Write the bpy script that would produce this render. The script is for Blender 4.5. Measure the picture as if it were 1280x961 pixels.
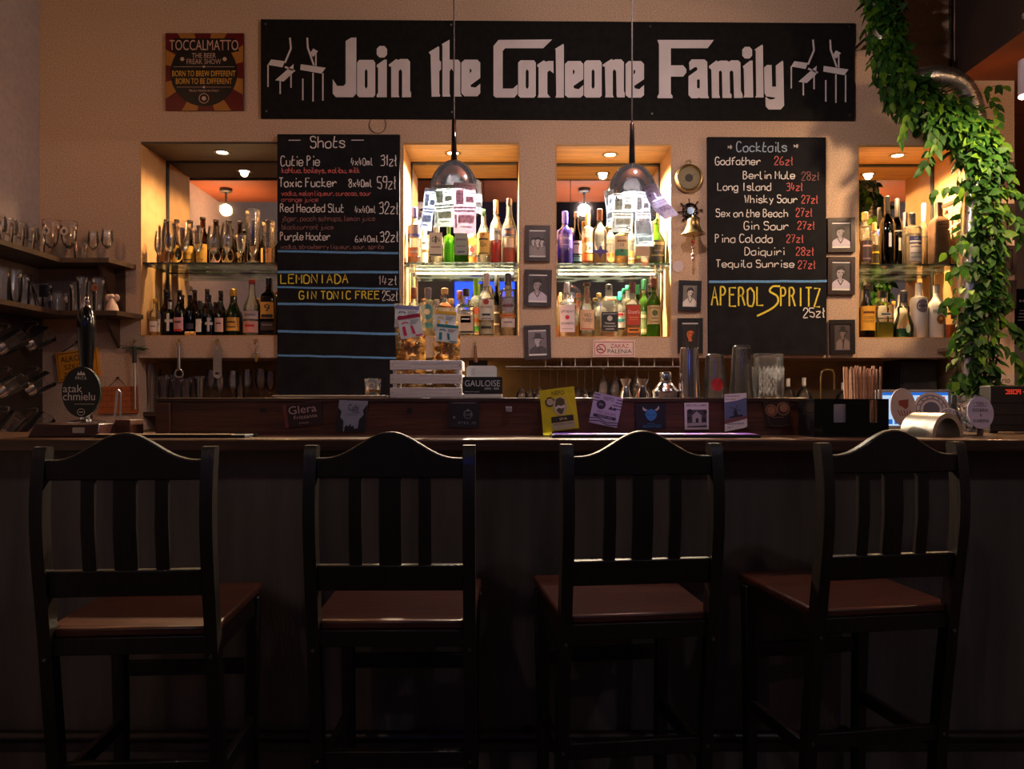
import bpy, bmesh, math, random
from mathutils import Vector, Matrix
R = random.Random(7)
PI = math.pi
S = bpy.context.scene
COL = S.collection
for o in list(bpy.data.objects):
    bpy.data.objects.remove(o)

# ------------------------------------------------------------------ camera, world, exposure, room and fill lamps
EYE = 1.265
cd = bpy.data.cameras.new('camera')
cam = bpy.data.objects.new('camera', cd)
COL.objects.link(cam)
cam.location = (0, 0, EYE)
cam.rotation_euler = (PI / 2, 0, 0)
cd.sensor_width = 36.0
cd.lens = 36.0 * 1000 / 1280
cd.shift_y = 19.5 / 1280
cd.clip_start = 0.05
S.camera = cam
S.view_settings.view_transform = 'Standard'
S.view_settings.look = 'None'
S.view_settings.gamma = 1
S.view_settings.use_curve_mapping = False
S.view_settings.exposure = 0.0
w = bpy.data.worlds.new('world')
S.world = w
w.use_nodes = True
w.node_tree.nodes['Background'].inputs[0].default_value = (0.55, 0.6, 0.75, 1)
w.node_tree.nodes['Background'].inputs[1].default_value = 0.004
cy = S.cycles
cy.use_denoising = True
cy.max_bounces = 8
cy.diffuse_bounces = 3
cy.glossy_bounces = 4
cy.transmission_bounces = 6
cy.transparent_max_bounces = 48
cy.sample_clamp_indirect = 4
cy.caustics_reflective = False
cy.caustics_refractive = False

GLOBE_POWER = [(-2.16, 2.56, 2.71, (1.0, 0.56, 0.27), 190), (0.545, 2.56, 2.71, (1.0, 0.77, 0.70), 590), (2.75, 2.45, 2.71, (1.0, 0.6, 0.32), 440)]
PENDANT_POWER = 190
FILL_POWER = [(-1.08, -1.2, 3.42, (1.0, 0.80, 0.62), 150), (2.1, -1.0, 3.42, (0.78, 0.82, 1.0), 170)]  # added globes on the guest side, fill light for the bar front
SPOTLAMP = 52
LED_POWER = {2: 26, 3: 26}
UNDER_POWER = 22
SPOT_POWER = {1: (60, (1.0, 0.62, 0.30)), 2: (540, (1.0, 0.78, 0.50)), 3: (560, (1.0, 0.80, 0.55)), 4: (165, (1.0, 0.62, 0.27))}

# ------------------------------------------------------------------ helpers
def W(px, py, D):
    return ((px - 640) * D / 1000, D, EYE + (500 - py) * D / 1000)
def WX(px, D): return (px - 640) * D / 1000
def WZ(py, D): return EYE + (500 - py) * D / 1000

def cr(pts, n=5):
    if len(pts) < 3: return list(pts)
    out = []
    P = [pts[0]] + list(pts) + [pts[-1]]
    for i in range(1, len(P) - 2):
        a, b, c, d = P[i - 1], P[i], P[i + 1], P[i + 2]
        for k in range(n):
            t = k / n
            out.append(tuple(0.5 * ((2 * b[j]) + (-a[j] + c[j]) * t + (2 * a[j] - 5 * b[j] + 4 * c[j] - d[j]) * t * t + (-a[j] + 3 * b[j] - 3 * c[j] + d[j]) * t ** 3) for j in range(len(b))))
    out.append(tuple(pts[-1]))
    return out

_tx = {}
def text_geo(s):
    if s not in _tx:
        cu = bpy.data.curves.new('t', 'FONT')
        cu.body = s
        cu.resolution_u = 3
        ob = bpy.data.objects.new('t', cu)
        me = bpy.data.meshes.new_from_object(ob)
        vs = [(v.co.x, v.co.y) for v in me.vertices]
        fs = [tuple(p.vertices) for p in me.polygons]
        bpy.data.objects.remove(ob)
        bpy.data.curves.remove(cu)
        bpy.data.meshes.remove(me)
        if vs:
            x0 = min(v[0] for v in vs); x1 = max(v[0] for v in vs)
            y0 = min(v[1] for v in vs); y1 = max(v[1] for v in vs)
            vs = [((v[0] - (x0 + x1) / 2) / max(x1 - x0, 1e-6), (v[1] - (y0 + y1) / 2) / max(y1 - y0, 1e-6)) for v in vs]
        _tx[s] = (vs, fs)
    return _tx[s]

class MB:
    def __init__(s):
        s.v = []; s.f = []; s.m = []; s.mi = 0
    def add(s, vs, fs):
        b = len(s.v)
        s.v += [tuple(v) for v in vs]
        s.f += [tuple(i + b for i in f) for f in fs]
        s.m += [s.mi] * len(fs)
        return s
    def box(s, x0, x1, y0, y1, z0, z1):
        return s.add([(x0, y0, z0), (x1, y0, z0), (x1, y1, z0), (x0, y1, z0), (x0, y0, z1), (x1, y0, z1), (x1, y1, z1), (x0, y1, z1)],
                     [(0, 3, 2, 1), (4, 5, 6, 7), (0, 1, 5, 4), (1, 2, 6, 5), (2, 3, 7, 6), (3, 0, 4, 7)])
    def stack(s, rows):
        """rows of (cx, cy, z, w, d): a post with rectangular sections"""
        vs = []
        for cx, cy_, z, w_, d in rows:
            vs += [(cx - w_ / 2, cy_ - d / 2, z), (cx + w_ / 2, cy_ - d / 2, z), (cx + w_ / 2, cy_ + d / 2, z), (cx - w_ / 2, cy_ + d / 2, z)]
        fs = [(3, 2, 1, 0)]
        n = len(rows)
        for i in range(n - 1):
            for k in range(4):
                a = i * 4 + k; b = i * 4 + (k + 1) % 4
                fs.append((a, b, b + 4, a + 4))
        b = (n - 1) * 4
        fs.append((b, b + 1, b + 2, b + 3))
        return s.add(vs, fs)
    def lathe(s, prof, cx=0, cy_=0, cz=0, seg=16, sq=None, sx=1.0, sy=1.0, cap=True, axis='z'):
        vs = []
        n = len(prof)
        for z, r in prof:
            for k in range(seg):
                a = 2 * PI * (k + 0.5) / seg
                c, si = math.cos(a), math.sin(a)
                if sq:
                    e = 2.0 / sq
                    c = math.copysign(abs(c) ** e, c); si = math.copysign(abs(si) ** e, si)
                if axis == 'z': vs.append((cx + c * r * sx, cy_ + si * r * sy, cz + z))
                elif axis == 'y': vs.append((cx + c * r * sx, cy_ + z, cz + si * r * sy))
                else: vs.append((cx + z, cy_ + c * r * sx, cz + si * r * sy))
        fs = []
        for i in range(n - 1):
            for k in range(seg):
                a = i * seg + k; b = i * seg + (k + 1) % seg
                fs.append((a, b, b + seg, a + seg))
        if cap:
            fs.append(tuple(range(seg - 1, -1, -1)))
            fs.append(tuple(range((n - 1) * seg, n * seg)))
        return s.add(vs, fs)
    def tube(s, pts, r, seg=8, cap=True):
        vs = []; n = len(pts)
        P = [Vector(p) for p in pts]
        up = Vector((0.13, 0.31, 0.94)).normalized()
        for i in range(n):
            t = (P[min(i + 1, n - 1)] - P[max(i - 1, 0)])
            t = t.normalized() if t.length > 1e-9 else Vector((0, 0, 1))
            a = t.cross(up)
            if a.length < 0.05: a = t.cross(Vector((1, 0, 0)))
            a.normalize(); b = t.cross(a)
            rr = r[i] if isinstance(r, (list, tuple)) else r
            for k in range(seg):
                an = 2 * PI * k / seg
                vs.append(tuple(P[i] + a * math.cos(an) * rr + b * math.sin(an) * rr))
        fs = []
        for i in range(n - 1):
            for k in range(seg):
                a = i * seg + k; b = i * seg + (k + 1) % seg
                fs.append((a, b, b + seg, a + seg))
        if cap:
            fs.append(tuple(range(seg - 1, -1, -1))); fs.append(tuple(range((n - 1) * seg, n * seg)))
        return s.add(vs, fs)
    def ball(s, c, r, seg=12, rings=8, sc=(1, 1, 1)):
        pr = [(-math.cos(PI * i / rings) * r * sc[2], max(math.sin(PI * i / rings) * r, r * 0.02)) for i in range(rings + 1)]
        return s.lathe(pr, c[0], c[1], c[2], seg, sx=sc[0], sy=sc[1])
    def ring(s, c, R_, r, seg=20, rs=6, axis='y'):
        pts = []
        for k in range(seg + 1):
            a = 2 * PI * k / seg
            if axis == 'y': pts.append((c[0] + R_ * math.cos(a), c[1], c[2] + R_ * math.sin(a)))
            elif axis == 'z': pts.append((c[0] + R_ * math.cos(a), c[1] + R_ * math.sin(a), c[2]))
            else: pts.append((c[0], c[1] + R_ * math.cos(a), c[2] + R_ * math.sin(a)))
        return s.tube(pts, r, rs, cap=False)
    def poly(s, pts, y):
        """flat polygon in the xz plane, facing the room"""
        return s.add([(p[0], y, p[1]) for p in pts], [tuple(range(len(pts)))])
    def rect(s, x0, x1, z0, z1, y):
        return s.poly([(x0, z0), (x1, z0), (x1, z1), (x0, z1)], y)
    def disc(s, x, z, r, y, seg=20, sx=1.0):
        return s.poly([(x + r * sx * math.cos(2 * PI * k / seg), z + r * math.sin(2 * PI * k / seg)) for k in range(seg)], y)
    def prism(s, pts, y0, y1):
        n = len(pts)
        vs = [(p[0], y0, p[1]) for p in pts] + [(p[0], y1, p[1]) for p in pts]
        fs = [tuple(range(n)), tuple(range(2 * n - 1, n - 1, -1))]
        for i in range(n):
            j = (i + 1) % n
            fs.append((i, i + n, j + n, j))
        return s.add(vs, fs)
    def line(s, pts, wd, y):
        """flat ribbon drawn in the xz plane"""
        n = len(pts)
        vs = []
        for i in range(n):
            a = pts[max(i - 1, 0)]; b = pts[min(i + 1, n - 1)]
            dx, dz = b[0] - a[0], b[1] - a[1]
            l = math.hypot(dx, dz) or 1
            nx, nz = -dz / l * wd / 2, dx / l * wd / 2
            vs += [(pts[i][0] + nx, y, pts[i][1] + nz), (pts[i][0] - nx, y, pts[i][1] - nz)]
        return s.add(vs, [(2 * i, 2 * i + 1, 2 * i + 3, 2 * i + 2) for i in range(n - 1)])
    def text(s, t, x, z, w_, h, y, rot=0.0, R_=None, cy_=0.0, shear=0.0):
        """printed words, w_ x h, centred at x, z on the plane y, or wrapped on a cylinder of radius R_ about (x, cy_)"""
        vs, fs = text_geo(t)
        out = []
        c, si = math.cos(rot), math.sin(rot)
        for a, b in vs:
            dx = a * w_ + shear * b * h; dz = b * h
            dx, dz = dx * c - dz * si, dx * si + dz * c
            if R_: out.append((x + R_ * math.sin(dx / R_), cy_ - R_ * math.cos(dx / R_), z + dz))
            else: out.append((x + dx, y, z + dz))
        return s.add(out, fs)
    def patch(s, x, z0, z1, w_, R_, cy_, n=8):
        """label wrapped on the front of a cylinder"""
        vs = []
        for k in range(n + 1):
            a = (k / n - 0.5) * w_ / R_
            vs += [(x + R_ * math.sin(a), cy_ - R_ * math.cos(a), z0), (x + R_ * math.sin(a), cy_ - R_ * math.cos(a), z1)]
        return s.add(vs, [(2 * k, 2 * k + 2, 2 * k + 3, 2 * k + 1) for k in range(n)])
    def build(s, name, mats, parent=None, local=False, bevel=0.0, smooth=True, label=None, flip=True):
        me = bpy.data.meshes.new(name)
        off = Vector((0, 0, 0))
        if parent is not None and not local:
            q = parent
            while q is not None:
                off += Vector(q.location); q = q.parent
        me.from_pydata([(a - off.x, b - off.y, c - off.z) for a, b, c in s.v], [], s.f)
        if not isinstance(mats, (list, tuple)): mats = [mats]
        for m_ in mats: me.materials.append(m_)
        if len(mats) > 1: me.polygons.foreach_set('material_index', s.m)
        bm = bmesh.new(); bm.from_mesh(me)
        if flip: bmesh.ops.recalc_face_normals(bm, faces=bm.faces)
        for f in bm.faces: f.smooth = smooth
        if smooth:
            for e in bm.edges:
                if len(e.link_faces) == 2 and e.calc_face_angle(0) > 0.65: e.smooth = False
        bm.to_mesh(me); bm.free()
        ob = bpy.data.objects.new(name, me)
        COL.objects.link(ob)
        if parent is not None: ob.parent = parent
        if bevel:
            md = ob.modifiers.new('bevel', 'BEVEL')
            md.width = bevel; md.segments = 2; md.limit_method = 'ANGLE'
        if label: ob['label'] = label
        return ob

def tag(o, label, cat, group=None, kind=None):
    o['label'] = label; o['category'] = cat
    if group: o['group'] = group
    if kind: o['kind'] = kind
    return o
def thing(name, label, cat, loc=(0, 0, 0), rz=0.0, group=None):
    o = bpy.data.objects.new(name, None)
    o.empty_display_size = 0.05
    COL.objects.link(o)
    o.location = loc; o.rotation_euler = (0, 0, rz)
    return tag(o, label, cat, group)
def struct(name, mb, m_, **k):
    o = mb.build(name, m_, **k); o['kind'] = 'structure'
    return o
_kids = {}
def kids(o):
    return [c for c in COL.objects if c.parent == o]
def dup(root, loc, rz, label, group=None):
    r = root.copy(); COL.objects.link(r)
    r.location = loc; r.rotation_euler = (0, 0, rz); r['label'] = label
    if group: r['group'] = group
    for c in kids(root):
        k = c.copy(); COL.objects.link(k); k.parent = r
        for g in kids(c):
            h = g.copy(); COL.objects.link(h); h.parent = k
    return r

# ------------------------------------------------------------------ materials
def _nt(name):
    m = bpy.data.materials.new(name); m.use_nodes = True
    nt = m.node_tree; nt.nodes.clear()
    return m, nt, nt.nodes, nt.links
def M(name, col, rough=0.5, metal=0.0, var=0.12, scale=12.0, bump=0.0, bscale=None, coat=0.0, emit=0.0, ecol=None, stretch=(1, 1, 1), spec=0.5, sheen=0.0):
    m, nt, N, Lk = _nt(name)
    out = N.new('ShaderNodeOutputMaterial'); b = N.new('ShaderNodeBsdfPrincipled')
    tc = N.new('ShaderNodeTexCoord'); mp = N.new('ShaderNodeMapping'); nz = N.new('ShaderNodeTexNoise')
    mp.inputs['Scale'].default_value = stretch
    nz.inputs['Scale'].default_value = scale; nz.inputs['Detail'].default_value = 5
    Lk.new(tc.outputs['Object'], mp.inputs[0]); Lk.new(mp.outputs[0], nz.inputs['Vector'])
    rp = N.new('ShaderNodeValToRGB')
    rp.color_ramp.elements[0].position = 0.3; rp.color_ramp.elements[1].position = 0.72
    rp.color_ramp.elements[0].color = tuple(c * (1 - var) for c in col) + (1,)
    rp.color_ramp.elements[1].color = tuple(min(c * (1 + var), 1) for c in col) + (1,)
    Lk.new(nz.outputs[0], rp.inputs[0]); Lk.new(rp.outputs[0], b.inputs['Base Color'])
    b.inputs['Roughness'].default_value = rough; b.inputs['Metallic'].default_value = metal
    b.inputs['Coat Weight'].default_value = coat
    b.inputs['Specular IOR Level'].default_value = spec
    if bump:
        n2 = N.new('ShaderNodeTexNoise'); n2.inputs['Scale'].default_value = bscale or scale * 4; n2.inputs['Detail'].default_value = 4
        Lk.new(mp.outputs[0], n2.inputs['Vector'])
        bp = N.new('ShaderNodeBump'); bp.inputs['Strength'].default_value = bump; bp.inputs['Distance'].default_value = 0.01
        Lk.new(n2.outputs[0], bp.inputs['Height']); Lk.new(bp.outputs[0], b.inputs['Normal'])
    if emit:
        b.inputs['Emission Color'].default_value = tuple(ecol or col) + (1,)
        b.inputs['Emission Strength'].default_value = emit
    Lk.new(b.outputs[0], out.inputs[0])
    return m
def wood(name, col, rough=0.4, along='x', scale=3.0, var=0.35, coat=0.0, bump=0.15):
    st = {'x': (1, 12, 12), 'y': (12, 1, 12), 'z': (12, 12, 1)}[along]
    return M(name, col, rough, 0, var, scale, bump, scale * 3, coat, stretch=st)
def glass(name, tint, edge=None, gloss=1.0, rough=0.03, haze=0.0, hcol=None, ior=1.5):
    """clear or coloured glass: tinted see-through body, darker towards the rim, mirror-like reflections by Fresnel"""
    m, nt, N, Lk = _nt(name)
    out = N.new('ShaderNodeOutputMaterial')
    lw = N.new('ShaderNodeLayerWeight'); lw.inputs[0].default_value = 0.25
    fr = N.new('ShaderNodeFresnel'); fr.inputs[0].default_value = ior
    tc = N.new('ShaderNodeTexCoord'); nz = N.new('ShaderNodeTexNoise'); nz.inputs['Scale'].default_value = 30
    Lk.new(tc.outputs['Object'], nz.inputs['Vector'])
    bp = N.new('ShaderNodeBump'); bp.inputs['Strength'].default_value = 0.12; bp.inputs['Distance'].default_value = 0.004
    Lk.new(nz.outputs[0], bp.inputs['Height'])
    mx = N.new('ShaderNodeMix'); mx.data_type = 'RGBA'
    mx.inputs[6].default_value = tuple(tint) + (1,)
    mx.inputs[7].default_value = tuple(edge or [c * 0.45 for c in tint]) + (1,)
    Lk.new(lw.outputs['Facing'], mx.inputs[0])
    tr = N.new('ShaderNodeBsdfTransparent'); Lk.new(mx.outputs[2], tr.inputs[0])
    gl = N.new('ShaderNodeBsdfGlossy'); gl.inputs['Roughness'].default_value = rough
    gl.inputs[0].default_value = (gloss, gloss, gloss, 1)
    Lk.new(bp.outputs[0], gl.inputs['Normal'])
    src = tr.outputs[0]
    if haze:
        df = N.new('ShaderNodeBsdfTranslucent'); df.inputs[0].default_value = tuple(hcol or tint) + (1,)
        dd = N.new('ShaderNodeBsdfDiffuse'); dd.inputs[0].default_value = tuple(hcol or tint) + (1,)
        m2 = N.new('ShaderNodeMixShader'); Lk.new(df.outputs[0], m2.inputs[1]); Lk.new(dd.outputs[0], m2.inputs[2])
        m1 = N.new('ShaderNodeMixShader'); m1.inputs[0].default_value = haze
        Lk.new(tr.outputs[0], m1.inputs[1]); Lk.new(m2.outputs[0], m1.inputs[2]); src = m1.outputs[0]
    ms = N.new('ShaderNodeMixShader')
    Lk.new(fr.outputs[0], ms.inputs[0]); Lk.new(src, ms.inputs[1]); Lk.new(gl.outputs[0], ms.inputs[2])
    Lk.new(ms.outputs[0], out.inputs[0])
    return m
def thin(name, col, trans=0.5, rough=0.6, var=0.1, scale=30):
    """paper or leaf: part of the light passes through"""
    m, nt, N, Lk = _nt(name)
    out = N.new('ShaderNodeOutputMaterial')
    tc = N.new('ShaderNodeTexCoord'); nz = N.new('ShaderNodeTexNoise'); nz.inputs['Scale'].default_value = scale
    Lk.new(tc.outputs['Object'], nz.inputs['Vector'])
    rp = N.new('ShaderNodeValToRGB')
    rp.color_ramp.elements[0].position = 0.3; rp.color_ramp.elements[1].position = 0.7
    rp.color_ramp.elements[0].color = tuple(c * (1 - var) for c in col) + (1,)
    rp.color_ramp.elements[1].color = tuple(min(1, c * (1 + var)) for c in col) + (1,)
    Lk.new(nz.outputs[0], rp.inputs[0])
    b = N.new('ShaderNodeBsdfPrincipled'); b.inputs['Roughness'].default_value = rough; b.inputs['Specular IOR Level'].default_value = 0.25
    t = N.new('ShaderNodeBsdfTranslucent')
    Lk.new(rp.outputs[0], b.inputs['Base Color']); Lk.new(rp.outputs[0], t.inputs[0])
    ms = N.new('ShaderNodeMixShader'); ms.inputs[0].default_value = trans
    Lk.new(b.outputs[0], ms.inputs[1]); Lk.new(t.outputs[0], ms.inputs[2]); Lk.new(ms.outputs[0], out.inputs[0])
    return m
def lamp(name, col, strength):
    m, nt, N, Lk = _nt(name)
    out = N.new('ShaderNodeOutputMaterial'); e = N.new('ShaderNodeEmission')
    e.inputs[0].default_value = tuple(col) + (1,); e.inputs[1].default_value = strength
    Lk.new(e.outputs[0], out.inputs[0])
    return m
_cm = {}
def C(r, g, b, rough=0.55, metal=0.0):
    """a plain printed or painted colour (sRGB 0-255)"""
    k = (r, g, b, rough, metal)
    if k not in _cm:
        lin = [((c / 255) / 12.92 if c / 255 <= 0.04045 else ((c / 255 + 0.055) / 1.055) ** 2.4) for c in (r, g, b)]
        _cm[k] = M('paint_%02x%02x%02x' % (r, g, b), lin, rough, metal, 0.07, 25)
    return _cm[k]

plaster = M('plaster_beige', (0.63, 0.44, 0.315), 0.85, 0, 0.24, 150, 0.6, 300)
plaster_grey = M('plaster_grey', (0.52, 0.44, 0.42), 0.85, 0, 0.10, 40, 0.3, 170)
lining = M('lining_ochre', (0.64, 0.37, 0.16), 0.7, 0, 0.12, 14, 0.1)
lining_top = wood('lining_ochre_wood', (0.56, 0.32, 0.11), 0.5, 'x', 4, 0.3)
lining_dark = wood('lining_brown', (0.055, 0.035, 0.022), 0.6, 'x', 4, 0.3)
mirror_m = M('mirror_silver', (0.78, 0.76, 0.74), 0.02, 1.0, 0.02, 3)
shelf_glass = glass('shelf_glass', (0.95, 0.985, 0.965), (0.84, 0.95, 0.89), 0.9, 0.06, 0.05, (0.75, 0.9, 0.82))
bar_wood = wood('bar_dark_wood', (0.075, 0.034, 0.018), 0.32, 'x', 2.5, 0.45, 0.2)
ledge_wood = wood('ledge_red_wood', (0.095, 0.028, 0.012), 0.5, 'x', 3, 0.4, 0.15)
front_m = M('bar_front_brown', (0.125, 0.10, 0.086), 0.6, 0, 0.4, 2.0, 0.25, 40, stretch=(5, 5, 0.6))
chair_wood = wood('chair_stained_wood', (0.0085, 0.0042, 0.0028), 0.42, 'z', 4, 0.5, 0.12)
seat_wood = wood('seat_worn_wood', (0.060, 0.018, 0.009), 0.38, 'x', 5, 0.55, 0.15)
shelf_wood = wood('shelf_wood', (0.06, 0.032, 0.018), 0.5, 'x', 4, 0.35)
black_m = M('matt_black', (0.010, 0.010, 0.012), 0.6, 0, 0.2, 30)
blackgloss = M('gloss_black', (0.006, 0.006, 0.007), 0.12, 0, 0.1, 10, coat=0.4)
slate = M('slate_black', (0.0095, 0.0095, 0.0125), 0.8, 0, 0.35, 14, 0.1, spec=0.15)
chrome = M('polished_steel', (0.72, 0.72, 0.74), 0.10, 1, 0.04, 12)
steel = M('brushed_steel', (0.52, 0.50, 0.48), 0.3, 1, 0.1, 8, 0.05)

brass = M('aged_brass', (0.55, 0.40, 0.18), 0.28, 1, 0.2, 18)
white_m = M('white_card', (0.78, 0.77, 0.76), 0.6, 0, 0.03, 20)
white_wood = wood('whitewashed_wood', (0.70, 0.66, 0.68), 0.6, 'x', 3, 0.14)
chalk_w = M('chalk_white', (0.80, 0.77, 0.76), 0.9, 0, 0.25, 160)
chalk_r = M('chalk_red', (0.60, 0.14, 0.13), 0.9, 0, 0.3, 160)
chalk_dim = M('chalk_faded_red', (0.24, 0.11, 0.11), 0.9, 0, 0.4, 160)
chalk_y = M('chalk_yellow', (0.80, 0.66, 0.07), 0.9, 0, 0.25, 160)
chalk_b = M('chalk_blue', (0.12, 0.32, 0.64), 0.9, 0, 0.25, 120)
chalk_lb = M('chalk_pale_blue', (0.36, 0.48, 0.62), 0.9, 0, 0.25, 120)
clear = glass('clear_glass', (0.985, 0.985, 0.985), (0.82, 0.82, 0.83), 1.0, 0.09, 0.012, (0.9, 0.88, 0.9), 1.6)
smoke_chrome = glass('smoked_mirror_glass', (0.10, 0.09, 0.085), (0.03, 0.025, 0.025), 0.85, 0.10, 0.20, (0.30, 0.27, 0.26), 4.5)
clear_warm = glass('clear_bottle_glass', (0.97, 0.95, 0.91), (0.78, 0.72, 0.6), 0.9, 0.06, 0.16, (0.92, 0.84, 0.68))
frost = glass('frosted_glass', (0.85, 0.84, 0.8), (0.5, 0.48, 0.44), 0.5, 0.25, 0.6, (0.85, 0.8, 0.72))
brown_glass = glass('brown_glass', (0.20, 0.085, 0.03), (0.04, 0.015, 0.006), 0.7)
dark_glass = glass('near_black_glass', (0.03, 0.022, 0.018), (0.01, 0.008, 0.006), 0.7)
green_glass = glass('green_glass', (0.16, 0.34, 0.05), (0.04, 0.10, 0.015), 0.7, 0.04, 0.3, (0.16, 0.36, 0.03))
dkgreen_glass = glass('dark_green_glass', (0.045, 0.10, 0.03), (0.01, 0.03, 0.008), 0.7, 0.04, 0.15, (0.04, 0.12, 0.02))
lime_glass = glass('lime_glass', (0.62, 0.95, 0.25), (0.25, 0.6, 0.05), 0.8, 0.04, 0.4, (0.45, 0.95, 0.12))
purple_glass = glass('violet_glass', (0.10, 0.07, 0.35), (0.02, 0.015, 0.12), 0.7, 0.04, 0.35, (0.10, 0.07, 0.42))
amber_glass = glass('amber_glass', (0.60, 0.25, 0.05), (0.2, 0.06, 0.01), 0.7, 0.04, 0.2, (0.6, 0.22, 0.04))
red_logo = C(190, 40, 45)
def liquid(name, c): return glass(name, c, [x * 0.75 for x in c], 0.3, 0.1, 0.62, c)
liq_amber = liquid('amber_spirit', (0.95, 0.46, 0.04))
liq_gold = liquid('golden_spirit', (0.95, 0.62, 0.08))
liq_red = liquid('scarlet_liqueur', (0.92, 0.03, 0.02))
liq_orange = liquid('orange_red_liqueur', (0.95, 0.14, 0.015))
liq_peach = liquid('peach_spirit', (0.95, 0.62, 0.38))
liq_clear = glass('clear_spirit', (0.96, 0.93, 0.84), (0.85, 0.8, 0.66), 0.2, 0.1, 0.25, (0.95, 0.88, 0.68))
liq_lime = liquid('yellow_green_liqueur', (0.72, 0.78, 0.04))
liq_green = liquid('green_liqueur', (0.03, 0.38, 0.10))
liq_cola = liquid('brown_liqueur', (0.16, 0.05, 0.015))
# ------------------------------------------------------------------ room shell
D0 = 4.0            # front face of the back wall
DB = 4.30           # mirror plane in the niches
XL, XR = -2.36, 2.512
NICHE = {1: (175, 356, 177, 420.5), 2: (503, 650, 178, 421), 3: (694, 840, 180, 422), 4: (1072, 1207, 181, 423)}
def nx(n): a = NICHE[n]; return WX(a[0], D0), WX(a[1], D0), WZ(a[3], D0), WZ(a[2], D0)   # x0, x1, z0, z1
ZR = WZ(447, D0)    # top of the lower recess
XRC0, XRC1 = WX(172, D0), WX(1207, D0)
ZN0 = min(nx(n)[2] for n in NICHE); ZN1 = max(nx(n)[3] for n in NICHE)
b = MB()
T = 0.45
zs0 = [nx(n)[2] for n in (1, 2, 3, 4)]; zs1 = [nx(n)[3] for n in (1, 2, 3, 4)]
# columns between the niches
edges = [XL] + [e for n in (1, 2, 3, 4) for e in nx(n)[:2]] + [XR]
for i in range(0, len(edges), 2):
    b.box(edges[i], edges[i + 1], D0, D0 + T, ZR if i else ZR, 3.6)
for n in NICHE:
    x0, x1, z0, z1 = nx(n)
    b.box(x0, x1, D0, D0 + T, ZR, z0)
    b.box(x0, x1, D0, D0 + T, z1, 3.6)
    b.box(x0, x1, DB + 0.012, D0 + T, z0, z1)
b.box(XL, XRC0, D0, D0 + T, 0, ZR)
b.box(XRC1, XR, D0, D0 + T, 0, ZR)
struct('wall_back', b, plaster, smooth=False)
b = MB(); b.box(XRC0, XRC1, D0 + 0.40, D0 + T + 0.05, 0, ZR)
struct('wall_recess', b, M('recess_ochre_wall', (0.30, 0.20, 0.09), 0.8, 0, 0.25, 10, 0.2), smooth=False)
b = MB(); b.box(XL - 0.2, XL, -3.2, D0 + T, 0, 3.6)
struct('wall_left', b, plaster_grey, smooth=False)
b = MB(); b.box(XL - 0.2, 4.7, -3.4, -3.2, 0, 3.6)
struct('wall_front', b, M('plaster_front', (0.20, 0.17, 0.155), 0.85, 0, 0.15, 6, 0.2), smooth=False)
b = MB(); b.box(4.5, 4.7, -3.2, 6.6, 0, 3.6)
struct('wall_right', b, plaster_grey, smooth=False)
b = MB(); b.box(XR, 4.7, 6.4, 6.6, 0, 3.6)
struct('wall_side_room', b, plaster_grey, smooth=False)
b = MB(); b.box(XL - 0.2, 4.7, -3.4, 6.6, -0.1, 0)
struct('floor', b, wood('floor_boards', (0.03, 0.018, 0.012), 0.5, 'y', 2, 0.4), smooth=False)
b = MB(); b.box(XL - 0.2, 4.7, -3.4, 6.6, 3.6, 3.7)
struct('ceiling', b, M('ceiling_brown', (0.045, 0.022, 0.016), 0.8, 0, 0.2, 4), smooth=False)
# dropped soffits: one over the bar counter, one running to the wall on the right
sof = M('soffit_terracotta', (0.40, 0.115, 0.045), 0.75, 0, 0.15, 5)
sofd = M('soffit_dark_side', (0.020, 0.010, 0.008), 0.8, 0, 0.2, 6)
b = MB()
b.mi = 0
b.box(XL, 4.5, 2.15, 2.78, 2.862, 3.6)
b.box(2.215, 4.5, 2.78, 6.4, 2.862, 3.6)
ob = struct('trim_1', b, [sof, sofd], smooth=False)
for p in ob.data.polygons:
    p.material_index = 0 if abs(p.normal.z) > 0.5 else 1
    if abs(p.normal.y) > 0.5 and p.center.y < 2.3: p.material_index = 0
b = MB(); b.tube([(WX(1188, D0 - 0.012), D0 - 0.012, 2.87), (WX(1188, D0 - 0.012), D0 - 0.012, 3.599)], 0.007, 8)
tag(b.build('conduit_pipe', C(40, 36, 34)), 'thin dark vertical conduit beside the leafy garland at the ceiling edge', 'pipe')

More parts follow.
